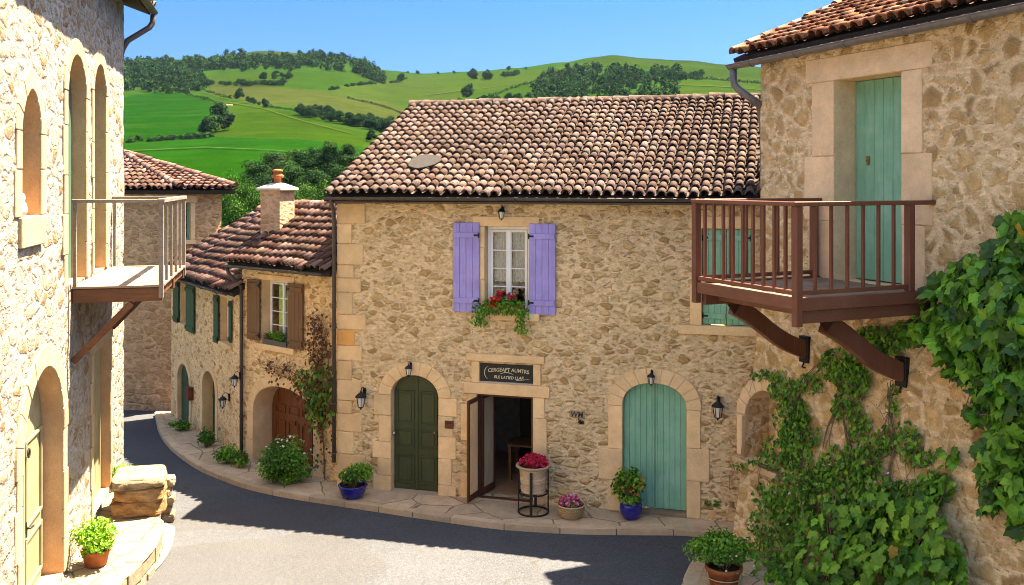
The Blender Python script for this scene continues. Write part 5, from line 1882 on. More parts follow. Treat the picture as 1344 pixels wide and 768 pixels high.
def boulder(mb, c, rx, ry, rz, seed, sq=.55):
    bm = bmesh.new()
    bmesh.ops.create_icosphere(bm, subdivisions=4, radius=1)
    base = len(mb.v)
    for v in bm.verts:
        p = v.co.normalized()
        q = Vector([math.copysign(abs(t) ** sq, t) for t in p])
        m = max(abs(q.x), abs(q.y), abs(q.z)); q = q / (m ** .35)
        d = 1 + .13 * noise.noise(p * 1.6 + Vector((seed, 0, 0))) + .08 * noise.noise(Vector((p.x * 3, p.y * 3, p.z * 9)) + Vector((0, seed, 0)))
        mb.v.append((c[0] + q.x * d * rx, c[1] + q.y * d * ry, c[2] + q.z * d * rz))
    mb.smooth = True
    for f in bm.faces:
        mb.face([base + v.index for v in f.verts])
    bm.free()
def build_boulders():
    p = EFR.world(-2.35, -.52, 0)
    p = at_depth(183, 650, 16.75)
    t = thing('stone_wall_end', 'stack of ochre boulders ending the terrace beside the bend', 'boulders', (p.x, p.y, TZ), EFR.rz)
    spec = [((0, 0, .14), .46, .44, .17, 3), ((.03, -.02, .37), .45, .43, .15, 7), ((-.01, .0, .585), .47, .45, .10, 12)]
    for c, a, b, d, s in spec:
        mb = MB(); boulder(mb, c, a, b, d, s); mb.build('boulder', M['boulder'] if c[2] < .5 else M['boulder_pale'], t)
    rr = random.Random(2)
    for k in range(5):
        z = -.28 + .16 * k
        mb = MB(); boulder(mb, (.40 + rr.uniform(-.02, .02), -.44 + .05 * (k % 2), z), .15, .12, .085, 20 + k); mb.build('small_stone', M['boulder_pale'], t)
M['boulder_pale'] = dressed('bleached_stone', (0.30, 0.235, 0.155), .02, .25)
build_boulders()

# ------------------------------------------------------------------ lanterns, signs
def on_cen(u, v, y=0): return CEN.px(u, v, y)
x, z = on_cen(661, 278); lantern('black lantern over the lintel of the lavender shuttered window', CEN, x, z + .02, -.03, .62)
x, z = on_cen(540, 484); lantern('small black lantern on the keystone above the olive green arched door', CEN, x, z + .05, -.03, .62)
x, z = on_cen(479, 519); lantern('black wall lantern left of the olive green arched door', CEN, x, z + .03, -.02, .92)
x, z = on_cen(856, 495); lantern('small black lantern on the keystone above the teal arched plank door', CEN, x, z + .05, -.03, .62)
x, z = on_cen(943, 531); lantern('black wall lantern between the teal arched door and the ivy wall', CEN, x, z + .03, -.02, .92)
x, z = CFR.px(302, 524); lantern('black wall lantern between the second green door and the drainpipe', CFR, x, z + .03, -.02, .78)
x, z = BFR.px(320, 495); lantern('black wall lantern hung over the drainpipe beside the garage arch', BFR, x + .02, z + .03, -.11, .75)

def text_mesh(mb, s, x, z, size, y, shear=0.0, depth=.003, squeeze=1.0, arc=0.0, width=None):
    cu = bpy.data.curves.new("lettering", 'FONT')
    cu.body = s; cu.size = size; cu.extrude = depth; cu.shear = shear; cu.align_x = 'CENTER'; cu.resolution_u = 3; cu.offset = .0012
    o = bpy.data.objects.new("lettering", cu); COL.objects.link(o)
    dg = bpy.context.evaluated_depsgraph_get()
    me = bpy.data.meshes.new_from_object(o.evaluated_get(dg))
    xs = [v.co.x for v in me.vertices]
    w = max(xs) - min(xs)
    k = (width / w) if width else squeeze
    base = len(mb.v)
    for v in me.vertices:
        xx = v.co.x * k
        mb.v.append((x + xx, y - v.co.z, z + v.co.y + arc * xx * xx))
    for p in me.polygons: mb.face([base + i for i in p.vertices])
    bpy.data.objects.remove(o); bpy.data.curves.remove(cu); bpy.data.meshes.remove(me)

def build_sign():
    bx0, bx1, bz0, bz1 = MD['b']
    cx = (bx0 + bx1) / 2
    t = thing('shop_sign', 'black signboard with cream hand lettering above the shop door', 'sign', CEN.world(cx, 0, bz0), CEN.rz)
    w = (bx1 - bx0) / 2; h = bz1 - bz0
    b = MB(); b.box(-w + .004, w - .004, .03, .085, .004, h - .004); b.build('board', M['board'], t, bevel=.004)
    f = MB(); f.box(-w, w, .005, .028, .0, .025); f.build('frame_edge', M['zinc_pale'], t)
    l = MB()
    text_mesh(l, "CERGEAPT AUMTRS", .03, h * .60, h * .27, .027, .12, .002, arc=-.16, width=w * 1.52)
    text_mesh(l, "ELE LATIED LLAR", .04, h * .23, h * .20, .027, .2, .002, arc=.10, width=w * 1.10)
    pts = []
    for k in range(15):
        a = math.radians(100 + 150 * k / 14)
        pts.append((-w * .66 + math.cos(a) * w * .17, .025, h * .5 + math.sin(a) * h * .32))
    l.tube(pts, [.003 + .006 * math.sin(math.pi * k / 14) for k in range(15)], 5)
    l.tube([(-w * .25 + w * .5 * k / 10, .025, h * .46 + h * .10 * math.sin(math.pi * k / 10)) for k in range(11)], [.002 + .006 * math.sin(math.pi * k / 10) for k in range(11)], 5)
    l.tube([(w * .35 + w * .5 * k / 8, .025, h * (.20 + .09 * (k / 8) ** 2)) for k in range(9)], [.008 - .0008 * k for k in range(9)], 5)
    l.build('lettering', M['chalk'], t)
build_sign()

def build_number():
    x, z = on_cen(758, 545)
    t = thing('house_number', 'small wrought iron scroll number plate on the wall beside the teal door', 'house number', CEN.world(x, 0, z), CEN.rz)
    b = MB(); b.box(-.15, .13, -.022, .03, -.045, .085); b.build('plate', M['ashlar_e'], t, bevel=.012)
    l = MB()
    text_mesh(l, "WM", -.01, -.032, .15, -.024, .1, .004, width=.23)
    l.tube([(.02, -.03, -.05), (.035, -.034, -.075)], .012, 5)
    l.build('lettering', M['iron'], t)
    l = MB(); l.lathe([(.0, -.03), (.035, -.02), (.04, .0), (.03, .02), (.0, .03)], (0, 0, 0), 10, close=False)
    l.v = [(v[0] + .055, -.02 + v[2] * .5, v[1] - .115) for v in l.v]; l.box(.06, .12, -.025, .02, -.16, -.10)
    l.build('pendant', M['iron'], t)
    x, z = on_cen(590, 557)
    t = thing('wall_plaque', 'small rust brown plaque right of the olive green door', 'plaque', CEN.world(x, -.012, z), CEN.rz)
    b = MB(); b.box(-.085, .085, -.035, .045, -.075, .075); b.build('plaque_box', M['rust'], t, bevel=.006)
    b = MB(); b.box(-.065, .065, -.040, -.0355, .025, .04); b.build('slot', M['iron'], t)
    x, z = CFR.px(252, 516)
    t = thing('letter_box', 'small rust red letter box between the two green arched doors', 'letter box', CFR.world(x, -.012, z), CFR.rz)
    b = MB(); b.box(-.13, .13, -.12, .045, -.16, .14); b.box(-.15, .15, -.14, .045, .1401, .165); b.build('box', M['rust'], t, bevel=.008)
    b = MB(); b.box(-.09, .09, -.126, -.121, .06, .075); b.build('slot', M['iron'], t)
M['rust'] = plain('rusty_paint', (0.15, 0.045, 0.02), .7, var=.35, scale=20)
build_number()

# ------------------------------------------------------------------ leaves
def leaf_quad(mb, c, n, t, L, W, col, fold=.25):
    """folded four-point leaf; n normal, t direction of the tip"""
    s = n.cross(t).normalized(); t = s.cross(n).normalized()
    b = c - t * L * .5; e = c + t * L * .5 - n * L * .12
    l = c - s * W * .5 + n * W * fold * .5 - t * L * .08; r_ = c + s * W * .5 + n * W * fold * .5 - t * L * .08
    i = [mb.addv(p) for p in (b, r_, e, l)]
    mb.face((i[0], i[1], i[2]), col); mb.face((i[0], i[2], i[3]), col)

LOBES = [(0, -.5), (.20, -.55), (.40, -.42), (.40, -.20), (.54, .08), (.33, .12), (.28, .34), (.12, .42), (0, .76)]
def leaf_lobed(mb, c, n, t, L, col, droop=.2, r=None):
    s = n.cross(t).normalized(); t = s.cross(n).normalized()
    def P(x, y):
        zz = -abs(x) * .34 - droop * (y + .5) ** 2 * .7 + (.045 * math.sin(x * 9 + y * 7))
        return c + s * x * L + t * y * L + n * zz * L
    mid = [mb.addv(P(0, y)) for y in (-.42, -.15, .15, .62)]
    for sg in (1, -1):
        e = [mb.addv(P(sg * x, y)) for x, y in LOBES[1:-1]]
        a = [mid[0]] + e + [mid[3]]
        fan = [(mid[0], e[0], e[1]), (mid[0], e[1], mid[1]), (mid[1], e[1], e[2]), (mid[1], e[2], e[3]), (mid[1], e[3], mid[2]), (mid[1 + 1], e[3], e[4]), (mid[2], e[4], e[5]), (mid[2], e[5], e[6]), (mid[2], e[6], mid[3])]
        for f in fan:
            mb.face(f if sg > 0 else f[::-1], col)

def rvec(r):
    while True:
        v = Vector((r.uniform(-1, 1), r.uniform(-1, 1), r.uniform(-1, 1)))
        if .05 < v.length < 1: return v.normalized()

def tint(r, base, a=.35, hue=.15):
    if a > .2 and base[1] > base[0] * 1.5 and r.random() < .008:
        base = (base[1] * .95, base[1] * .75, base[2] * 1.2)
    k = 1 + r.uniform(-a, a)
    h = r.uniform(-hue, hue)
    return (base[0] * k * (1 + h), base[1] * k, base[2] * k * (1 - h * .5))

GREENS = [(0.08, 0.215, 0.020), (0.12, 0.29, 0.026), (0.045, 0.135, 0.015), (0.17, 0.35, 0.035)]

def bush_leaves(mb, c, rx, ry, rz, n, L, r, greens=GREENS, clumps=9, up=.35, fill=.5):
    """leaves in twiggy clumps through an ellipsoid"""
    cs = []
    for k in range(clumps):
        d = rvec(r); d.z = abs(d.z) * .9 + d.z * .1
        q = r.uniform(.35, .85)
        cs.append((Vector((d.x * rx * q, d.y * ry * q, d.z * rz * q)), r.uniform(.34, .55), r.choice(greens)))
    for k in range(n):
        o, s, g = r.choice(cs)
        d = rvec(r) * (r.random() ** .45) * s
        p = Vector(c) + o + Vector((d.x * rx, d.y * ry, d.z * rz))
        out = (p - Vector(c)); out.z = out.z * .8
        nn = (out.normalized() * .7 + Vector((0, 0, up)) + rvec(r) * .7).normalized()
        tt = (out.normalized() + rvec(r) * .8 + Vector((0, 0, -.2)))
        if abs(nn.dot(tt.normalized())) > .97: tt = rvec(r)
        l = L * r.uniform(.65, 1.3)
        leaf_quad(mb, p, nn, tt, l, l * .62, tint(r, g, .28))

def stems(mb, c, n, h, spread, r, rad=.006):
    for k in range(n):
        a = r.uniform(0, 6.28); e = r.uniform(.3, 1) * spread
        p0 = Vector(c) + Vector((math.cos(a), math.sin(a), 0)) * e * .2
        p2 = Vector(c) + Vector((math.cos(a) * e, math.sin(a) * e, h * r.uniform(.6, 1)))
        p1 = (p0 + p2) / 2 + Vector((0, 0, h * .15))
        mb.tube([p0, p1, p2], [rad, rad * .8, rad * .5], 5)

def flowers(mb, pts, size, cols, r, petals=5):
    for p in pts:
        p = Vector(p)
        n = (rvec(r) * .6 + Vector((0, -.4, .8))).normalized()
        s = n.orthogonal().normalized(); t = n.cross(s)
        base = r.choice(cols)
        for k in range(petals):
            a = 2 * math.pi * k / petals + r.random()
            d = s * math.cos(a) + t * math.sin(a)
            leaf_quad(mb, p + d * size * .45 + n * size * .1, (n + d * -.4).normalized(), d, size * r.uniform(.8, 1.1), size * .8, tint(r, base, .3, .05), .2)

def plant_thing(name, label, cat, loc, rz=0, group=None): return thing(name, label, cat, loc, rz, group)
def pv(x, y): return gz(x, y) + .105

# small blue pot by the middle house corner
def pots():
    r = random.Random(77)
    p = ground_pt(463, 653, .25); 
    t = thing('potted_plant', 'bushy green plant in a small cobalt blue pot left of the olive green door', 'potted plant', (p.x, p.y, pv(p.x, p.y)))
    b = MB(); b.lathe([(.15, 0), (.20, .03), (.255, .14), (.265, .22), (.285, .235), (.28, .25), (.25, .25), (.24, .2)], (0, 0, 0), 28, close=False); b.poly([(.14 * math.cos(a), .14 * math.sin(a), .002) for a in [k * .5236 for k in range(12)]]); b.build('pot', M['blue'], t)
    b = MB(); b.lathe([(.0, .20), (.24, .20)], n=16, close=False); b.build('soil', M['soil'], t)
    b = MB(); stems(b, (0, 0, .2), 18, .3, .3, r); b.build('stem', M['twig'], t)
    b = MB(); bush_leaves(b, (0, 0, .34), .37, .34, .30, 1100, .075, r); flowers(b, [(r.uniform(-.3, .3), r.uniform(-.3, .1), r.uniform(.4, .6)) for _ in range(4)], .03, [(.6, .5, .1)], r); b.build('foliage', M['leaf'], t)
    # barrel planter on an iron stand
    p = ground_pt(700, 672, .26); s = p.y / FPX
    t = thing('planter_stand', 'black iron hoop stand in front of the shop doorway', 'plant stand', (p.x, p.y, pv(p.x, p.y)))
    R = .275
    def hoop(b, z, rr, th): b.tube([(math.cos(k * math.pi / 14) * rr, math.sin(k * math.pi / 14) * rr, z) for k in range(29)], th, 6, caps=False)
    b = MB(); hoop(b, .018, R, .017); b.build('base_ring', M['iron'], t)
    b = MB(); hoop(b, .375, R - .01, .017); hoop(b, .38, R * .55, .012)
    for k in range(4):
        a = k * math.pi / 2; b.tube([(math.cos(a) * (R - .01), math.sin(a) * (R - .01), .378), (0, 0, .378)], .012, 5)
    b.build('pot_ring', M['iron'], t)
    for k in range(4):
        a = math.radians(-100 + 90 * k)
        l = MB(); l.bar((math.cos(a) * R, math.sin(a) * R, 0), (math.cos(a) * R, math.sin(a) * R, .80), .05, .02, up=(math.cos(a), math.sin(a), 0)); l.build('leg', M['iron'], t, bevel=.003)
    tp = thing('flower_planter', 'banded cream barrel planter of crimson flowers on the iron stand', 'planter', (p.x, p.y, pv(p.x, p.y) + .395))
    b = MB()
    z = 0; k = 0
    while z < .44:
        rr0 = .225 + .03 * z / .44 + .006 * math.sin(k * 2.1); rr1 = .225 + .03 * (z + .055) / .44 + .006 * math.sin(k * 2.1 + .6)
        kk = r.uniform(.85, 1.1)
        b.lathe([(rr0, z), (rr1, z + .050), (rr1 - .012, z + .0535)], (0, 0, 0), 30, close=False, col=(.52 * kk, .36 * kk, .21 * kk)); z += .055; k += 1
    b.poly([(.22 * math.cos(a), .22 * math.sin(a), .002) for a in [k * .3142 for k in range(20)]], (.4, .3, .2))
    b.build('barrel', M['attr'], tp)
    b = MB(); b.lathe([(.25, .435), (.31, .445), (.325, .465), (.31, .488), (.27, .485), (.25, .46)], n=30, close=False); b.build('rim', M['ashlar_e'], tp)
    b = MB(); b.lathe([(0, .45), (.262, .45)], n=16, close=False); b.build('soil', M['soil'], tp)
    b = MB(); bush_leaves(b, (0, 0, .48), .27, .27, .12, 350, .07, r); b.build('foliage', M['leaf'], tp)
    b = MB(); pts = []
    for _ in range(190):
        d = rvec(r); d.z = abs(d.z); q = r.uniform(.75, 1); pts.append((d.x * .27 * q, d.y * .27 * q, .50 + d.z * .17 * q))
    flowers(b, pts, .042, [(.50, .012, .05), (.38, .008, .035), (.58, .03, .10)], r); b.build('blossoms', M['petal'], tp)
    # wicker basket
    p = ground_pt(750, 677, .28)
    t = thing('flower_basket', 'round wicker basket of pink flowers on the pavement', 'flower basket', (p.x, p.y, pv(p.x, p.y)))
    b = MB()
    n = 40
    prof = [(.15, 0), (.175, .02), (.20, .07), (.222, .13), (.235, .19), (.24, .225)]
    rows = 11
    for j in range(rows):
        z0 = .225 * j / rows; z1 = .225 * (j + 1) / rows
        def rad(z):
            for (ra, za), (rb, zb) in zip(prof, prof[1:]):
                if z <= zb: return ra + (rb - ra) * (z - za) / (zb - za)
            return prof[-1][0]
        A = []; 
        for e in (0, .33, .66, 1):
            z = z0 + (z1 - z0) * e; bulge = .008 * math.sin(math.pi * e)
            A.append([b.addv((math.cos(2 * math.pi * k / n) * (rad(z) + bulge + .006 * (1 if (k + j) % 2 else -1)), math.sin(2 * math.pi * k / n) * (rad(z) + bulge + .006 * (1 if (k + j) % 2 else -1)), z)) for k in range(n)])
        for a, c in zip(A, A[1:]):
            for k in range(n):
                kk = .8 + .35 * ((k + j) % 2)
                b.face((a[k], a[(k + 1) % n], c[(k + 1) % n], c[k]), (.42 * kk, .29 * kk, .14 * kk))
    b.poly([(.15 * math.cos(2 * math.pi * k / 20), .15 * math.sin(2 * math.pi * k / 20), .002) for k in range(20)], (.3, .2, .1))
    b.build('basket', M['attr'], t)
    b = MB(); b.tube([(math.cos(k * math.pi / 15) * .245, math.sin(k * math.pi / 15) * .245, .228 + .006 * (k % 2)) for k in range(31)], .016, 6, (.46, .33, .18), caps=False)
    b.tube([(.22, .05, .22), (.30, .03, .27), (.34, 0, .33), (.26, -.03, .24)], .012, 6, (.46, .33, .18)); b.build('rim', M['attr'], t)
    b = MB(); b.lathe([(0, .19), (.225, .19)], n=16, close=False); b.build('soil', M['soil'], t)
    b = MB(); bush_leaves(b, (0, 0, .22), .20, .2, .11, 300, .055, r); b.build('foliage', M['leaf'], t)
    b = MB(); pts = []
    for _ in range(150):
        d = rvec(r); d.z = abs(d.z); q = r.uniform(.75, 1); pts.append((d.x * .21 * q - .02, d.y * .21 * q, .24 + d.z * .17 * q))
    flowers(b, pts, .036, [(.55, .06, .18), (.62, .22, .36), (.66, .42, .48), (.48, .03, .10)], r); b.build('blossoms', M['petal'], t)
    # big blue pot by the teal door
    p = ground_pt(828, 678, .29)
    t = thing('potted_plant', 'leafy plant with orange flecks in a round cobalt blue pot before the teal door', 'potted plant', (p.x, p.y, pv(p.x, p.y)))
    b = MB(); b.lathe([(.11, 0), (.13, .015), (.18, .09), (.205, .19), (.20, .27), (.185, .31), (.205, .325), (.20, .345), (.175, .345), (.17, .3)], n=30, close=False); b.poly([(.11 * math.cos(a), .11 * math.sin(a), .002) for a in [k * .5236 for k in range(12)]]); b.build('pot', M['blue'], t)
    b = MB(); b.lathe([(0, .31), (.175, .31)], n=16, close=False); b.build('soil', M['soil'], t)
    b = MB(); stems(b, (0, 0, .3), 22, .55, .3, r); b.build('stem', M['twig'], t)
    b = MB(); bush_leaves(b, (-.03, 0, .52), .33, .30, .40, 1250, .085, r, clumps=14); bush_leaves(b, (-.02, -.1, .36), .25, .2, .14, 200, .07, r); b.build('foliage', M['leaf'], t)
    b = MB(); flowers(b, [(r.uniform(-.2, .25), r.uniform(-.32, -.15), r.uniform(.5, .85)) for _ in range(16)], .035, [(.55, .16, .03), (.45, .25, .05)], r); b.build('blossoms', M['petal'], t)
    # small pot in the corner
    p = ground_pt(936, 678, .3)
    t = thing('potted_plant', 'small dark leafed plant in a pale pot in the corner by the ivy wall', 'potted plant', (p.x, p.y + .05, pv(p.x, p.y)))
    b = MB(); b.lathe([(.09, 0), (.12, .02), (.145, .16), (.155, .175), (.15, .19), (.13, .18)], n=22, close=False); b.build('pot', M['ashlar'], t)
    b = MB(); b.lathe([(0, .16), (.135, .16)], n=16, close=False); b.build('soil', M['soil'], t)
    b = MB(); bush_leaves(b, (0, 0, .28), .19, .19, .17, 420, .06, r, [GREENS[0], GREENS[2]]); b.build('foliage', M['leaf'], t)
    # terracotta pot on the right-hand corner pavement
    p = ground_pt(950, 770, .26)
    t = thing('potted_plant', 'wide leafy shrub in a terracotta pot on the kerbed corner', 'potted plant', (p.x, p.y, pv(p.x, p.y)))
    b = MB(); b.lathe([(.17, 0), (.20, .015), (.245, .26), (.275, .265), (.28, .32), (.26, .33), (.235, .32), (.23, .25)], n=30, close=False); b.build('pot', M['terracotta'], t)
    b = MB(); b.lathe([(0, .28), (.235, .28)], n=16, close=False); b.build('soil', M['soil'], t)
    b = MB(); b.tube([(math.cos(k * math.pi / 14) * .266, math.sin(k * math.pi / 14) * .266, .175) for k in range(29)], .008, 6, caps=False); b.tube([(.26, -.05, .175), (.45, -.10, .185), (.62, -.05, .19)], .008, 6); b.build('hose', M['hose'], t)
    b = MB(); stems(b, (0, 0, .3), 26, .4, .45, r); b.build('stem', M['twig'], t)
    b = MB(); bush_leaves(b, (-.02, 0, .48), .52, .46, .33, 2800, .062, r, [GREENS[0], GREENS[1], GREENS[3]], 18); flowers(b, [(r.uniform(-.1, .45), r.uniform(-.45, -.2), r.uniform(.3, .6)) for _ in range(12)], .022, [(.65, .6, .5)], r); b.build('foliage', M['leaf'], t)
    # terracotta pot on the left terrace
    p = ground_pt(126, 742, TZ)
    t = thing('potted_plant', 'bright green plant in a terracotta pot on the pale terrace', 'potted plant', (p.x, p.y, TZ + .008))
    b = MB(); b.lathe([(.14, 0), (.155, .01), (.195, .20), (.215, .205), (.22, .25), (.20, .255), (.185, .24), (.18, .2)], n=28, close=False); b.build('pot', M['terracotta'], t)
    b = MB(); b.lathe([(0, .21), (.185, .21)], n=16, close=False); b.build('soil', M['soil'], t)
    b = MB(); stems(b, (0, 0, .2), 20, .4, .28, r); b.build('stem', M['twig'], t)
    b = MB(); bush_leaves(b, (0.02, 0, .44), .34, .33, .33, 1500, .065, r, [GREENS[1], GREENS[3], (.14, .27, .035)], 14); bush_leaves(b, (.05, -.1, .25), .27, .25, .15, 260, .06, r, [GREENS[1], GREENS[3]]); b.build('foliage', M['leaf'], t)
M['hose'] = plain('pale_hose', (.35, .33, .22), .5)
pots()

def shrubs():
    r = random.Random(99)
    def sh(name, label, cat, u, v, rx, rz, n, L, greens=GREENS, fl=0, flc=None, clumps=14, z=None, ry=None, group=None):
        p = ground_pt(u, v, .25 if z is None else z)
        zz = pv(p.x, p.y) if z is None else z
        t = thing(name, label, cat, (p.x, p.y, zz), 0, group)
        b = MB(); stems(b, (0, 0, 0), 16, rz * 1.5, rx * .8, r); b.build('stem', M['twig'], t)
        b = MB(); bush_leaves(b, (0, 0, rz * .5), rx, ry or rx * .8, rz, n, L, r, greens, clumps); bush_leaves(b, (0, 0, .10), rx * .85, (ry or rx * .8) * .85, rz * .35, n // 4, L, r, greens, clumps); b.build('foliage', M['leaf'], t)
        if fl:
            pts = []
            for _ in range(fl):
                d = rvec(r); d.z = abs(d.z); pts.append((d.x * rx * .95, d.y * rx * .8, rz * .65 + d.z * rz * .95))
            b = MB(); flowers(b, pts, .035, flc, r); b.build('blossoms', M['petal'], t)
    sh('flowering_bush', 'round green bush with small white flowers before the garage arch', 'bush', 376, 634, .58, .58, 3600, .07, fl=40, flc=[(.7, .68, .58), (.6, .5, .45)], clumps=22)
    sh('small_shrub', 'low green shrub left of the drainpipe under the annex corner', 'shrub', 299, 606, .30, .32, 700, .07)
    sh('small_shrub', 'low green shrub touching the foot of the drainpipe beside the garage arch', 'shrub', 314, 612, .24, .22, 500, .06)
    sh('small_shrub', 'dark little shrub at the foot of the second green door', 'shrub', 272, 580, .24, .30, 500, .07, [GREENS[2], GREENS[0]])
    sh('weed_tuft', 'straggling weeds at the foot of the first green door', 'weeds', 238, 556, .30, .2, 350, .08)
    sh('small_shrub', 'bright sunlit shrub peeping over the ochre boulders', 'shrub', 163, 634, .26, .24, 600, .07, [GREENS[1], GREENS[3]], z=.62)
shrubs()

def window_boxes():
    r = random.Random(55)
    wx0, wx1, wz0, wz1 = MD['w']
    x0, _ = on_cen(632, 405); x1, _ = on_cen(694, 405); c = (x0 + x1) / 2; w = (x1 - x0) / 2
    t = thing('flower_box', 'window box of red geraniums and trailing ivy on the lavender window sill', 'flower box', CEN.world(c, -.10, wz0 + .003), CEN.rz)
    b = MB(); b.box(-w * .85, w * .85, -.09, .09, 0, .16); b.build('box', M['terracotta'], t, bevel=.008)
    b = MB(); b.box(-w * .8, w * .8, -.075, .075, .1605, .163); b.build('soil', M['soil'], t)
    b = MB(); bush_leaves(b, (0, -.03, .14), w * 1.05, .17, .20, 900, .065, r, clumps=18)
    for xx in (-w * .92, w * .80):
        for k in range(130):
            q = r.random(); p = Vector((xx + r.gauss(0, .07), -.10 + r.uniform(-.05, .04), .12 - q * (.38 if xx < 0 else .50)))
            leaf_quad(b, p, (Vector((0, -1, .3)) + rvec(r) * .6).normalized(), Vector((0, 0, -1)) + rvec(r) * .5, .06, .045, tint(r, r.choice(GREENS)))
    for k in range(160):
        p = Vector((r.uniform(-w, w), -.12 + r.uniform(-.04, .03), r.uniform(-.03, .12)))
        leaf_quad(b, p, (Vector((0, -1, .3)) + rvec(r) * .6).normalized(), Vector((0, 0, -1)) + rvec(r) * .5, .06, .045, tint(r, r.choice(GREENS)))
    b.build('foliage', M['leaf'], t)
    b = MB()
    for cx, cz, n, cols in ((-w * .35, .23, 26, [(.62, .01, .02)]), (-.02, .36, 18, [(.5, .01, .03)]), (.16, .33, 20, [(.45, .04, .10), (.5, .15, .2)]), (w * .5, .34, 16, [(.4, .02, .05), (.5, .3, .32)]), (-w * .1, .28, 10, [(.6, .02, .03)])):
        flowers(b, [(cx + r.gauss(0, .035), -.12 + r.gauss(0, .03), cz + r.gauss(0, .03)) for _ in range(n)], .04, cols, r)
    b.build('blossoms', M['petal'], t)
    x0, z0 = BFR.px(345, 447); x1, _ = BFR.px(381, 450); c = (x0 + x1) / 2; w = (x1 - x0) / 2
    sz = BFR.px(362, 453)[1]
    t = thing('flower_box', 'small window box of green plants on the brown shuttered window sill', 'flower box', BFR.world(c, -.02, BFR.px(355, 452)[1] + .003), BFR.rz)
    b = MB(); b.box(-w * .85, w * .85, -.04, .10, 0, .11); b.build('box', M['pipe'], t, bevel=.006)
    b = MB(); bush_leaves(b, (0, 0.02, .14), w * .9, .12, .2, 420, .06, r, clumps=10); b.build('foliage', M['leaf'], t)
    b = MB(); flowers(b, [(-w * .6 + r.gauss(0, .06), -.03, .2 + r.gauss(0, .04)) for _ in range(10)], .03, [(.3, .15, .2)], r); b.build('blossoms', M['petal'], t)
    # little carved finial on the lancet sill
    c = EFR.world(L1[0] + .30, .10, L1[2] + .001)
    t = thing('stone_dove', 'small grey stone bird sitting on the lancet window ledge', 'stone bird', c, EFR.rz)
    b = MB(); boulder(b, (0, 0, .10), .15, .09, .10, 5, .9); boulder(b, (.10, -.0, .23), .065, .055, .065, 8, 1.0); b.bar((.15, 0, .23), (.205, 0, .22), .018, .018); b.bar((-.10, 0, .10), (-.26, 0, .06), .09, .03)
    b.build('bird_body', M['zinc_pale'], t)
window_boxes()

# ------------------------------------------------------------------ climbing plants
def climber_annex():
    r = random.Random(123)
    fr = BFR
    o = fr.px(430, 560)
    t = thing('climbing_plant', 'half bare rust and green creeper between the brown shutters and the corner pipe', 'climbing plant', fr.world(o[0], -.05, .12), fr.rz)
    def L(u, v, y): 
        x, z = fr.px(u, v, y); return Vector((x - o[0], y + .05, z - .12))
    st = MB()
    lines = [[(428, 632), (427, 600), (424, 570), (420, 545), (416, 520), (420, 490), (424, 460), (422, 430), (417, 417)], [(420, 545), (408, 530), (396, 515), (385, 500), (370, 492), (352, 486)],
             [(416, 520), (402, 505), (392, 492), (378, 486), (345, 478)], [(424, 560), (430, 530), (432, 500), (430, 470), (427, 440)], [(420, 490), (410, 470), (413, 440), (412, 425)]]
    for l in lines:
        st.tube([L(u + r.uniform(-2, 2), v, -.05) for u, v in l], [.014 - .010 * k / len(l) for k in range(len(l))], 5)
    for k in range(70):
        l = r.choice(lines); a = r.choice(l)
        p = L(a[0], a[1], -.05); st.tube([p, p + Vector((r.uniform(-.2, .2), -.05, r.uniform(-.05, .2))), p + Vector((r.uniform(-.35, .35), -.06, r.uniform(-.1, .35)))], .004, 4)
    st.build('stem', M['twig'], t)
    b = MB()
    RUST = [(.17, .055, .02), (.12, .04, .018), (.22, .09, .035), (.09, .05, .02)]
    pts = []
    for l in lines:
        for (ua, va), (ub, vb) in zip(l, l[1:]):
            for k in range(10):
                q = r.random(); pts.append((ua + (ub - ua) * q, va + (vb - va) * q))
    for k in range(1700):
        u, v = r.choice(pts)
        if v > 575 and r.random() < .75: continue
        sp = 9 if v < 490 else 12
        u += r.gauss(-2, sp * .6); v += r.gauss(0, sp * .7)
        if u > 438 or u < 338: continue
        if u < 400 and r.random() < .62: continue
        green = (v > 488 + r.gauss(0, 8) and v < 560 + r.gauss(0, 8) and u > 385)
        if not green and r.random() < .35: continue
        p = L(u, v, -.05 - .20 * r.random() * (1.3 if green else .6))
        s = .115 if green else .085
        leaf_quad(b, p, (Vector((0, -1, .35)) + rvec(r) * .8).normalized(), Vector((0, -.2, -1)) + rvec(r) * .8, s * r.uniform(.6, 1.25), s * .7, tint(r, r.choice((GREENS[:3] + RUST[:2]) if green else RUST)))
    b.build('foliage', M['leaf'], t)
climber_annex()

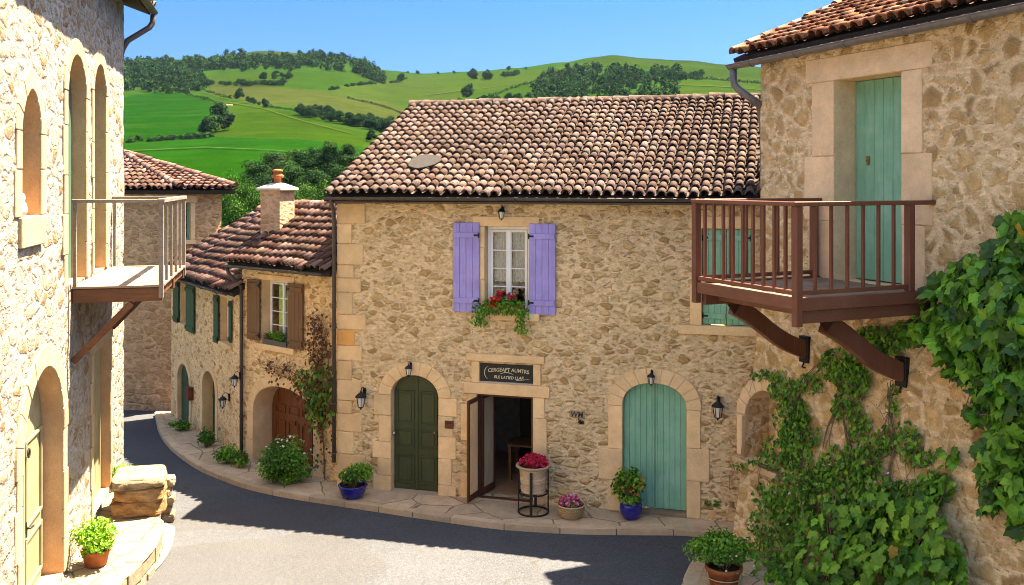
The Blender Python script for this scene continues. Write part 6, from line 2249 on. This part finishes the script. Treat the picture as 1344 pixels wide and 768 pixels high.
def climber_right():
    r = random.Random(321)
    fr = RFR
    ox, oy, oz = rpx(1080, 740)
    oz = .24
    oy = -batter(oz) - .15
    t = thing('climbing_plant', 'tangled ivy climbing the battered ochre wall under the dark balcony', 'climbing plant', fr.world(ox, oy, oz), fr.rz)
    def L(u, v, out):
        x, y, z = rpx(u, v, out); return Vector((x - ox, y - oy, z - oz))
    st = MB()
    lines = [[(1090, 760), (1080, 700), (1066, 640), (1050, 580), (1040, 530), (1020, 500), (1000, 488)], [(1090, 760), (1105, 690), (1120, 630), (1112, 570), (1105, 520), (1112, 480), (1150, 455)],
             [(1100, 760), (1140, 690), (1165, 630), (1172, 580), (1168, 540), (1172, 500)], [(1066, 640), (1030, 625), (1000, 608), (965, 612)], [(1120, 630), (1150, 600), (1180, 590), (1200, 610)], [(1105, 520), (1085, 560), (1080, 590)], [(1040, 530), (1060, 500), (1090, 470)],
             [(1165, 630), (1195, 640), (1225, 640)]]
    for l in lines:
        pts = smooth_path([L(u + r.uniform(-3, 3), v, .04 + .02 * r.random()) for u, v in l], 3)
        st.tube(pts, [.022 - .016 * k / len(pts) for k in range(len(pts))], 6)
        for rep in range(2):
            pts = smooth_path([L(u + r.uniform(-9, 9), v + r.uniform(-6, 6), .05) for u, v in l], 3)
            st.tube(pts, [.010 - .006 * k / len(pts) for k in range(len(pts))], 5)
    for k in range(90):
        l = r.choice(lines[:5]); a = r.choice(l)
        p = L(a[0], a[1], .06); st.tube([p, p + Vector((r.uniform(-.12, .12), -.08, r.uniform(-.2, .15))), p + Vector((r.uniform(-.25, .25), -.12, r.uniform(-.45, .2)))], .0035, 4)
    st.build('stem', M['twig'], t)
    b = MB()
    B = [  # u, v, ru, rv, depth, n, size
        (1008, 493, 24, 9, .10, 130, .085), (1030, 512, 22, 16, .14, 260, .09), (1038, 548, 24, 26, .2, 480, .09), (1030, 590, 30, 24, .2, 420, .09), (1012, 606, 26, 12, .16, 200, .08), (975, 610, 18, 8, .12, 110, .07), (1050, 575, 26, 30, .2, 380, .09),
        (1062, 505, 18, 14, .12, 140, .085), (1100, 480, 26, 22, .2, 380, .095), (1118, 500, 24, 24, .2, 380, .095), (1150, 450, 40, 20, .25, 420, .11), (1190, 440, 26, 16, .2, 200, .11), (1112, 535, 22, 22, .16, 240, .09), (1128, 565, 18, 20, .14, 160, .09),
        (1150, 585, 24, 14, .14, 150, .09), (1180, 575, 30, 22, .16, 190, .09), (1172, 530, 10, 24, .1, 70, .08), (1205, 600, 22, 14, .15, 130, .09), (1060, 625, 40, 22, .25, 420, .095), (1115, 610, 44, 26, .3, 560, .10), (1010, 650, 24, 20, .2, 230, .09), (1040, 665, 30, 30, .3, 420, .095),
        (1080, 660, 50, 34, .4, 600, .105), (1130, 650, 44, 34, .4, 520, .11), (1010, 690, 30, 26, .35, 340, .09), (1020, 730, 36, 34, .45, 520, .095), (990, 745, 18, 18, .3, 160, .085), (1185, 650, 28, 18, .2, 180, .10), (1225, 640, 30, 22, .25, 200, .12)]
    for (u, v, ru, rv, dp, n, s) in B:
        for k in range(int(n * .56)):
            a = r.uniform(0, 6.28); q = r.random() ** .55
            p = L(u + math.cos(a) * ru * q, v + math.sin(a) * rv * q, .03 + dp * r.random() * (1 - .5 * q))
            g = tint(r, r.choice(GREENS), .3)
            leaf_quad(b, p, (Vector((-.1, -1, .45)) + rvec(r) * .75).normalized(), Vector((0, -.2, -1)) + rvec(r) * .8, s * r.uniform(.6, 1.3), s * .72, g)
    b.build('foliage', M['leaf'], t)
    fl = MB()
    pts = []
    for (u, v, ru, rv, dp, n, s) in B[18:27]:
        for k in range(4):
            pts.append(L(u + r.uniform(-ru, ru), v + r.uniform(-rv, rv), dp * .8))
    flowers(fl, pts, .03, [(.62, .55, .42)], r); fl.build('blossoms', M['petal'], t)
    # big soft-leaved shrub at the foot
    ox, oy, oz = rpx(1140, 760); oz = .24; oy = -batter(oz) - .3
    t = thing('broadleaf_shrub', 'broad leaved green shrub massed at the foot of the ivy wall', 'shrub', fr.world(ox, oy, oz), fr.rz)
    st = MB()
    for k in range(16):
        u = r.uniform(1040, 1250); v = r.uniform(640, 720)
        st.tube([Vector((r.uniform(-.2, .2), r.uniform(-.15, .1), -.02)), (L2(fr, u, v + 50, .25, ox, oy, oz) + Vector((0, 0, 0))) * .6, L2(fr, u, v, .35, ox, oy, oz)], [.018, .012, .005], 5)
    st.build('stem', M['twig'], t)
    b = MB()
    for (u, v, ru, rv, dp, n, s) in ((1090, 690, 50, 30, .6, 130, .17), (1150, 680, 50, 34, .65, 150, .19), (1205, 690, 36, 40, .5, 100, .20), (1222, 650, 20, 24, .3, 34, .19), (1080, 735, 60, 36, .8, 190, .17), (1150, 740, 60, 36, .85, 200, .19), (1220, 740, 46, 34, .6, 130, .20), (1090, 790, 110, 30, .9, 260, .18), (1190, 790, 90, 30, .9, 200, .19), (1240, 600, 18, 14, .2, 18, .17)):
        for k in range(int(n * .55)):
            a = r.uniform(0, 6.28); q = r.random() ** .55
            p = L2(fr, u + math.cos(a) * ru * q, v + math.sin(a) * rv * q, .06 + dp * (r.random() ** .8) * (1 - .35 * q), ox, oy, oz)
            if p.z < .05: p.z = .05 + r.random() * .1
            leaf_lobed(b, p, (Vector((-.15, -.75, .75)) + rvec(r) * .55).normalized(), Vector((r.uniform(-.6, .6), -.5, -.7)), s * r.uniform(.6, 1.2), tint(r, r.choice(GREENS), .34), r.uniform(.1, .7))
    b.build('foliage', M['leaf'], t)
def L2(fr, u, v, out, ox, oy, oz):
    x, y, z = rpx(u, v, out); return Vector((x - ox, y - oy, z - oz))
climber_right()

def vine_right():
    r = random.Random(654)
    fr = RFR
    ox, oz = rpx(1400, 560)[0], .24
    oy = -batter(oz) - .12
    t = thing('leafy_vine', 'large leaved bright green vine hanging over the right edge of the ochre wall', 'vine', fr.world(ox, oy, oz), fr.rz)
    L = lambda u, v, out: L2(fr, u, v, out, ox, oy, oz)
    st = MB()
    trunk = smooth_path([Vector((0, 0, -.03)), Vector((.05, 0, .9)), L(1395, 640, .08), L(1400, 500, .12), L(1370, 400, .15), L(1350, 330, .15)], 5)
    st.tube(trunk, [.045 - .03 * k / len(trunk) for k in range(len(trunk))], 7)
    for l in ([(1395, 440), (1340, 400), (1290, 385), (1240, 395), (1195, 425)], [(1390, 380), (1340, 340), (1300, 345)], [(1395, 500), (1340, 480), (1290, 485), (1265, 540)], [(1398, 560), (1350, 560), (1300, 545), (1275, 545)], [(1398, 620), (1340, 600), (1300, 630), (1285, 665)]):
        pts = smooth_path([L(u, v, .2 + .15 * r.random()) for u, v in l], 4)
        st.tube(pts, [.014 - .009 * k / len(pts) for k in range(len(pts))], 5)
    st.build('stem', M['twig'], t)
    b = MB()
    for (u, v, ru, rv, dp, n) in ((1335, 300, 22, 22, .4, 30), (1330, 335, 34, 36, .5, 95), (1290, 362, 46, 26, .5, 90), (1250, 395, 46, 34, .55, 110), (1310, 400, 60, 46, .7, 190), (1215, 430, 26, 22, .35, 42), (1270, 445, 50, 36, .55, 130), (1330, 450, 50, 46, .7, 150), (1300, 490, 50, 32, .55, 110), (1255, 475, 26, 22, .3, 36), (1325, 525, 44, 40, .5, 95), (1278, 540, 20, 14, .3, 18), (1330, 570, 30, 24, .4, 44), (1310, 600, 34, 26, .4, 50), (1325, 640, 34, 26, .35, 46), (1298, 660, 16, 12, .25, 12), (1338, 680, 18, 24, .3, 22), (1400, 420, 60, 120, .6, 130), (1400, 600, 50, 80, .5, 80)):
        for k in range(int(n * 1.1)):
            a = r.uniform(0, 6.28); q = r.random() ** .55
            p = L(u + math.cos(a) * ru * q, v + math.sin(a) * rv * q, .08 + dp * (r.random() ** .7) * (1 - .4 * q))
            leaf_lobed(b, p, (Vector((-.2, -.8, .6)) + rvec(r) * .8).normalized(), Vector((r.uniform(-.8, .6), -.4, -.9)), r.choice((.10, .15, .19, .24, .28)) * r.uniform(.85, 1.15), tint(r, r.choice([(0.07, 0.21, 0.018), (0.10, 0.27, 0.022), (0.15, 0.35, 0.032), (0.035, 0.11, 0.012), (0.028, 0.085, 0.010)]), .3), r.uniform(.1, .8))
    b.build('foliage', M['leaf'], t)
vine_right()

# ------------------------------------------------------------------ trees
TREEG = [(0.011, 0.035, 0.014), (0.018, 0.050, 0.015), (0.008, 0.026, 0.012), (0.024, 0.061, 0.016)]
def crown_mesh(mb, r, h, w, n, L, base=.18, clumps=16, greens=TREEG, c=(0, 0, 0), lumps=.3):
    cs = []
    for k in range(clumps):
        t = r.random()
        z = h * (base + (1 - base) * (.12 + .83 * t))
        prof = math.sin(math.pi * min(1, .22 + .74 * t)) ** .8
        a = r.uniform(0, 6.28); q = r.uniform(.25, .80)
        cs.append((Vector((math.cos(a) * w * .5 * prof * q, math.sin(a) * w * .5 * prof * q, z)), w * r.uniform(.17, .28), tint(r, r.choice(greens), .34)))
    for k in range(n):
        o, s, g = r.choice(cs)
        d = rvec(r); d = Vector((d.x, d.y, d.z * .95)) * s * (r.random() ** .3)
        nn = (d.normalized() + rvec(r) * .6 + Vector((0, 0, .1))).normalized()
        l = L * r.uniform(.6, 1.35)
        p = Vector(c) + o + d
        tt = rvec(r)
        if abs(tt.dot(nn)) > .95: tt = nn.orthogonal()
        leaf_quad(mb, p, nn, tt, l, l * .75, tint(r, g, .16, .06), .3)

def make_tree_data(seed, h, w, n, L, clumps=16, greens=TREEG, base=.16, limbs=6):
    r = random.Random(seed)
    t = MB()
    t.tube([(0, 0, -.3), (.05, .02, h * .2), (-.03, .04, h * .45), (.02, 0, h * .7)], [w * .035, w * .028, w * .018, w * .006], 7)
    for k in range(limbs):
        a = r.uniform(0, 6.28); z = h * r.uniform(.2, .5)
        t.tube([(0, 0, z), (math.cos(a) * w * .15, math.sin(a) * w * .15, z + h * .1), (math.cos(a) * w * .32, math.sin(a) * w * .32, z + h * .22)], [w * .015, w * .010, w * .004], 5)
    c = MB(); crown_mesh(c, r, h, w, n, L, base, clumps, greens)
    return t, c

PROTO = {}
def tree(kind, label, cat, loc, s, rz, group, parts=True):
    """copies share mesh data"""
    tm, cm = PROTO[kind]
    if parts:
        o = thing('tree', label, cat, loc, rz, group)
        o.scale = s
        for nm, me in (('trunk', tm), ('crown', cm)):
            q = bpy.data.objects.new(nm, me); COL.objects.link(q); q.parent = o
    else:
        o = bpy.data.objects.new('tree', cm); COL.objects.link(o)
        o.location = loc; o.scale = s; o.rotation_euler = (0, 0, rz)
        tag(o, label, cat, group)
    return o
def proto(kind, *a, **k):
    t, c = make_tree_data(*a, **k)
    to = t.build('trunk', M['bark']); co = c.build('crown', M['leafm'])
    PROTO[kind] = (to.data, co.data)
    bpy.data.objects.remove(to); bpy.data.objects.remove(co)
for k in range(3): proto('near%d' % k, 200 + k, 10, 8.5, 5200, .40, 24)
for k in range(2): proto('slim%d' % k, 220 + k, 12, 6.5, 4600, .40, 22)
for k in range(3): proto('far%d' % k, 240 + k, 10, 9, 900, 1.0, 14)
proto('farbush', 250, 6, 9, 500, 1.1, 14, base=.02)
LIGHTG = [(0.034, 0.088, 0.016), (0.045, 0.105, 0.018), (0.026, 0.07, 0.014)]
proto('bushy', 260, 5, 8, 2600, .38, 18, LIGHTG, 0.0)

def near_wood():
    r = random.Random(8)
    def put(u, vtop, Y, wpx, kind, label, group):
        X = (u - 672) / FPX * Y
        z = terrain_z(X, Y)
        ztop = CAMZ + (HV - vtop) / FPX * Y
        h = {'near': 10, 'slim': 12, 'bush': 5}[kind[:4]]; w0 = {'near': 8.5, 'slim': 6.5, 'bush': 8}[kind[:4]]
        sz = (ztop - z) / h * 1.02
        sx = wpx / FPX * Y / w0 * 1.12
        tree(kind, label, 'tree', (X, Y, z), (sx, sx, sz), r.uniform(0, 6.28), group)
    A = 'dark broad crowned tree in the wood between the chimney and the meadow'
    for i, (u, vt, Y, w) in enumerate([(335, 214, 175, 52), (362, 203, 185, 54), (392, 200, 190, 52), (420, 203, 185, 50), (452, 200, 195, 50), (478, 206, 190, 48), (345, 232, 150, 44), (384, 222, 160, 50), (412, 226, 155, 46), (446, 222, 160, 52), (474, 224, 155, 50), (400, 246, 135, 46), (330, 244, 140, 44), (372, 214, 172, 44), (508, 205, 200, 50), (540, 205, 200, 50)]):
        put(u, vt, Y, w, 'near%d' % (i % 3), A, 'dark trees in the wood behind the chimney')
    Bl = 'tall slim dark tree rising from the wood behind the chimney'
    for i, (u, vt, Y, w) in enumerate([(432, 190, 178, 34), (412, 194, 190, 30), (458, 193, 182, 32)]):
        put(u, vt, Y, w, 'slim%d' % (i % 2), Bl, 'slim trees in the wood behind the chimney')
    Cl = 'low light green tree between the far house and the chimney'
    for i, (u, vt, Y, w) in enumerate([(304, 240, 120, 40), (322, 250, 110, 40), (300, 262, 105, 36), (335, 262, 100, 40), (312, 274, 92, 44)]):
        put(u, vt, Y, w, 'bushy', Cl, 'light green trees behind the annex roof')
    Dl = 'low light green tree between the chimney and the tiled main roof'
    for i, (u, vt, Y, w) in enumerate([(400, 252, 120, 44), (424, 250, 115, 44), (446, 254, 118, 40), (388, 262, 110, 36)]):
        put(u, vt, Y, w, 'bushy', Dl, 'light green trees between chimney and main roof')
near_wood()

def far_trees():
    r = random.Random(18)
    def put(u, v, hpx, label, group, wf=1.0, kind=None):
        p = hill_pt(u, v)
        h = hpx / FPX * p.y
        kind = kind or 'far%d' % r.randint(0, 2)
        b = 6 if kind == 'farbush' else 10
        s = h / b
        return tree(kind, label, 'tree', (p.x, p.y, p.z - h * .05), (s * wf, s * wf, s), r.uniform(0, 6.28), group, parts=False)
    T = 'leafy tree in the clump standing alone in the lower left meadow'
    for u, v, h in ((276, 176, 24), (290, 172, 36), (268, 176, 16)): put(u, v, h, T, 'clump of trees in the left meadow', 1.15)
    put(314, 133, 17, 'single round tree beside the track halfway up the left hill', 'tree')
    T = 'small bush in the string right of the single tree on the left hill'
    for u, v, h in ((326, 136, 9), (332, 138, 10), (348, 141, 12), (340, 139, 6), (302, 130, 5)): put(u, v, h, T, 'bushes along the track on the left hill', 1.2)
    T = 'dark tree in the diagonal hedgerow below the middle fields'
    for k in range(70):
        t = r.random(); u = 384 + 150 * t; v = 146 + 30 * t + r.uniform(-2, 4)
        put(u, v, r.uniform(10, 17) * (0.85 + .35 * t), T, 'trees of the diagonal hedgerow', 1.25)
    put(488, 186, 16, 'round bush set apart below the diagonal hedgerow', 'bush', 1.3)
    put(527, 108, 12, 'small round tree on the upper field beneath the skyline', 'tree', 1.3)
    put(614, 132, 22, 'single dark tree standing above the left part of the main roof', 'tree', 1.1)
    put(513, 186, 14, 'bush at the foot of the hedgerow against the tiled roof edge', 'bush', 1.3)
    T = 'dark tree in the small copse under the skyline above the main roof'
    for k in range(16):
        t = r.random(); put(618 + 62 * t, 105 - 6 * t + r.uniform(-1, 2), r.uniform(8, 13) * (1.1 - .5 * t), T, 'small copse under the skyline', 1.3)
    T = 'low bush in the hedge just above the main roof ridge'
    for k in range(26):
        t = r.random(); put(560 + 150 * t, 146 - 18 * t + r.uniform(-3, 3), r.uniform(6, 11), T, 'bushes above the roof ridge', 1.5)
    T = 'small tree in the hedge line across the upper left field'
    for k in range(34):
        t = r.random(); put(262 + 110 * t, 112 - 1 * t + r.uniform(-1, 1.5), r.uniform(5, 9), T, 'hedge line on the upper left field', 1.7)
    for k in range(8):
        put(345 + 40 * r.random(), 104 + r.uniform(-3, 2), r.uniform(8, 12), T, 'hedge line on the upper left field', 1.2)
    T = 'tiny bush on the bare skyline between the two hills'
    for u in (535, 548, 575, 596, 640, 668, 690): put(u, skyv(u) + 3, r.uniform(3, 6), T, 'bushes on the bare skyline', 1.5)
    T = 'low bush in the hedge between the two left meadows'
    for k in range(36):
        t = r.random(); put(166 + 118 * t, 187 - 8 * t + r.uniform(-1, 1), r.uniform(3.5, 7), T, 'hedge between the two left meadows', 1.6, 'farbush')
    T = 'low bush in the thin hedge line on the upper middle field'
    for k in range(22):
        t = r.random(); put(432 + 95 * t, 120 - 13 * t ** .6 + r.uniform(-.6, .6), r.uniform(2.5, 4.5), T, 'hedge line on the upper middle field', 1.7, 'farbush')
    for (u, v, w_, lab) in ((301, 139, 8, 'small white barn beside the single round tree on the hill'),):
        p = hill_pt(u, v); k = p.y / FPX
        b = thing('barn', lab, 'barn', (p.x, p.y, p.z - .5), .4)
        W = w_ * k * .5; Hh = W * .55
        m = MB(); m.box(-W, W, -W * .5, W * .5, 0, Hh); m.build('wall', M['white'], b)
        m = MB(); m.mat = 0
        a = [(-W * 1.05, -W * .6, Hh * .97), (W * 1.05, -W * .6, Hh * .97), (W * 1.05, 0, Hh * 1.5), (-W * 1.05, 0, Hh * 1.5), (W * 1.05, W * .6, Hh * .97), (-W * 1.05, W * .6, Hh * .97)]
        m.poly([a[0], a[1], a[2], a[3]]); m.poly([a[3], a[2], a[4], a[5]]); m.poly([a[1], a[4], a[2]]); m.poly([a[0], a[3], a[5]])
        m.build('roof', M['terracotta'], b)
    def hedge(label, pts, h):
        mb = MB()
        L = [Vector((u, v, 0)) for u, v in pts]
        for a, b in zip(L, L[1:]):
            n = max(2, int((b - a).length / (h * .55)))
            for k in range(n):
                q = a + (b - a) * ((k + r.random()) / n)
                p = hill_pt(q.x, q.y + r.uniform(-.4, .4)); H = h * r.uniform(.7, 1.35) / FPX * p.y
                crown_mesh(mb, r, H, H * 1.5, 60, H * .26, .0, 6, TREEG, (p.x, p.y, p.z - H * .08))
        tag(mb.build('hedge', M['leafm']), label, 'hedge')
    hedge('dark hedge slanting between the upper left meadow and the track', [(233, 120), (262, 128), (287, 137), (300, 146)], 3.6)
    hedge('thin hedge beside the track running down to the single round tree', [(263, 117), (285, 124), (304, 131)], 3.0)
    hedge('thin dark hedge crossing the middle field toward the roof edge', [(455, 131), (495, 140), (533, 152)], 3.0)
    hedge('hedge bordering the pale strip field above the diagonal hedgerow', [(345, 140), (372, 143), (392, 147)], 3.4)
    hedge('hedge running right from the dark wood toward the downpipe', [(900, 103), (940, 106), (985, 110), (1020, 112)], 3.4)
    hedge('hedge climbing the slope left of the dark hillside wood', [(640, 128), (668, 118), (700, 108), (722, 98)], 3.6)
    # woods that read as one mass
    def wood(name, label, spots):
        mb = MB()
        for (u, v, h, wf) in spots:
            p = hill_pt(u, v); H = h / FPX * p.y
            crown_mesh(mb, r, H, H * .9 * wf, 130, H * .20, .0, 8, TREEG, (p.x, p.y, p.z - H * .05))
        o = mb.build(name, M['leafm']); tag(o, label, 'wood', None, 'stuff')
    sp = []
    for k in range(230):
        u = r.uniform(150, 268); t = (u - 150) / 118
        v = r.uniform(88, 124 - 6 * abs(t - .55)); 
        if u > 205 and 92 < v < 99: continue
        sp.append((u, v, r.uniform(10, 17), 1.1))
    wood('wood', 'dark wood covering the crest at the far left', sp)
    sp = []
    for k in range(330):
        u = r.uniform(170, 505); v = skyv(u) + r.uniform(4, 17) * (1.0 if u > 290 else .8)
        if 318 < u < 395 and v < skyv(u) + 9: v = skyv(u) + r.uniform(12, 22)
        sp.append((u, v + 3, r.uniform(9, 14), 1.15))
    wood('wood', 'long belt of trees along the left skyline', sp)
    sp = []
    for k in range(260):
        t = r.random(); u = 700 + 190 * t
        top = 108 - 14 * math.sin(min(1, t * 1.4) * 2.4); v = r.uniform(top, 138)
        sp.append((u, v, r.uniform(10, 17), 1.15))
    for k in range(30):
        sp.append((r.uniform(880, 925), r.uniform(100, 106), r.uniform(6, 10), 1.3))
    wood('wood', 'dense dark wood on the hillside above the main roof', sp)
far_trees()
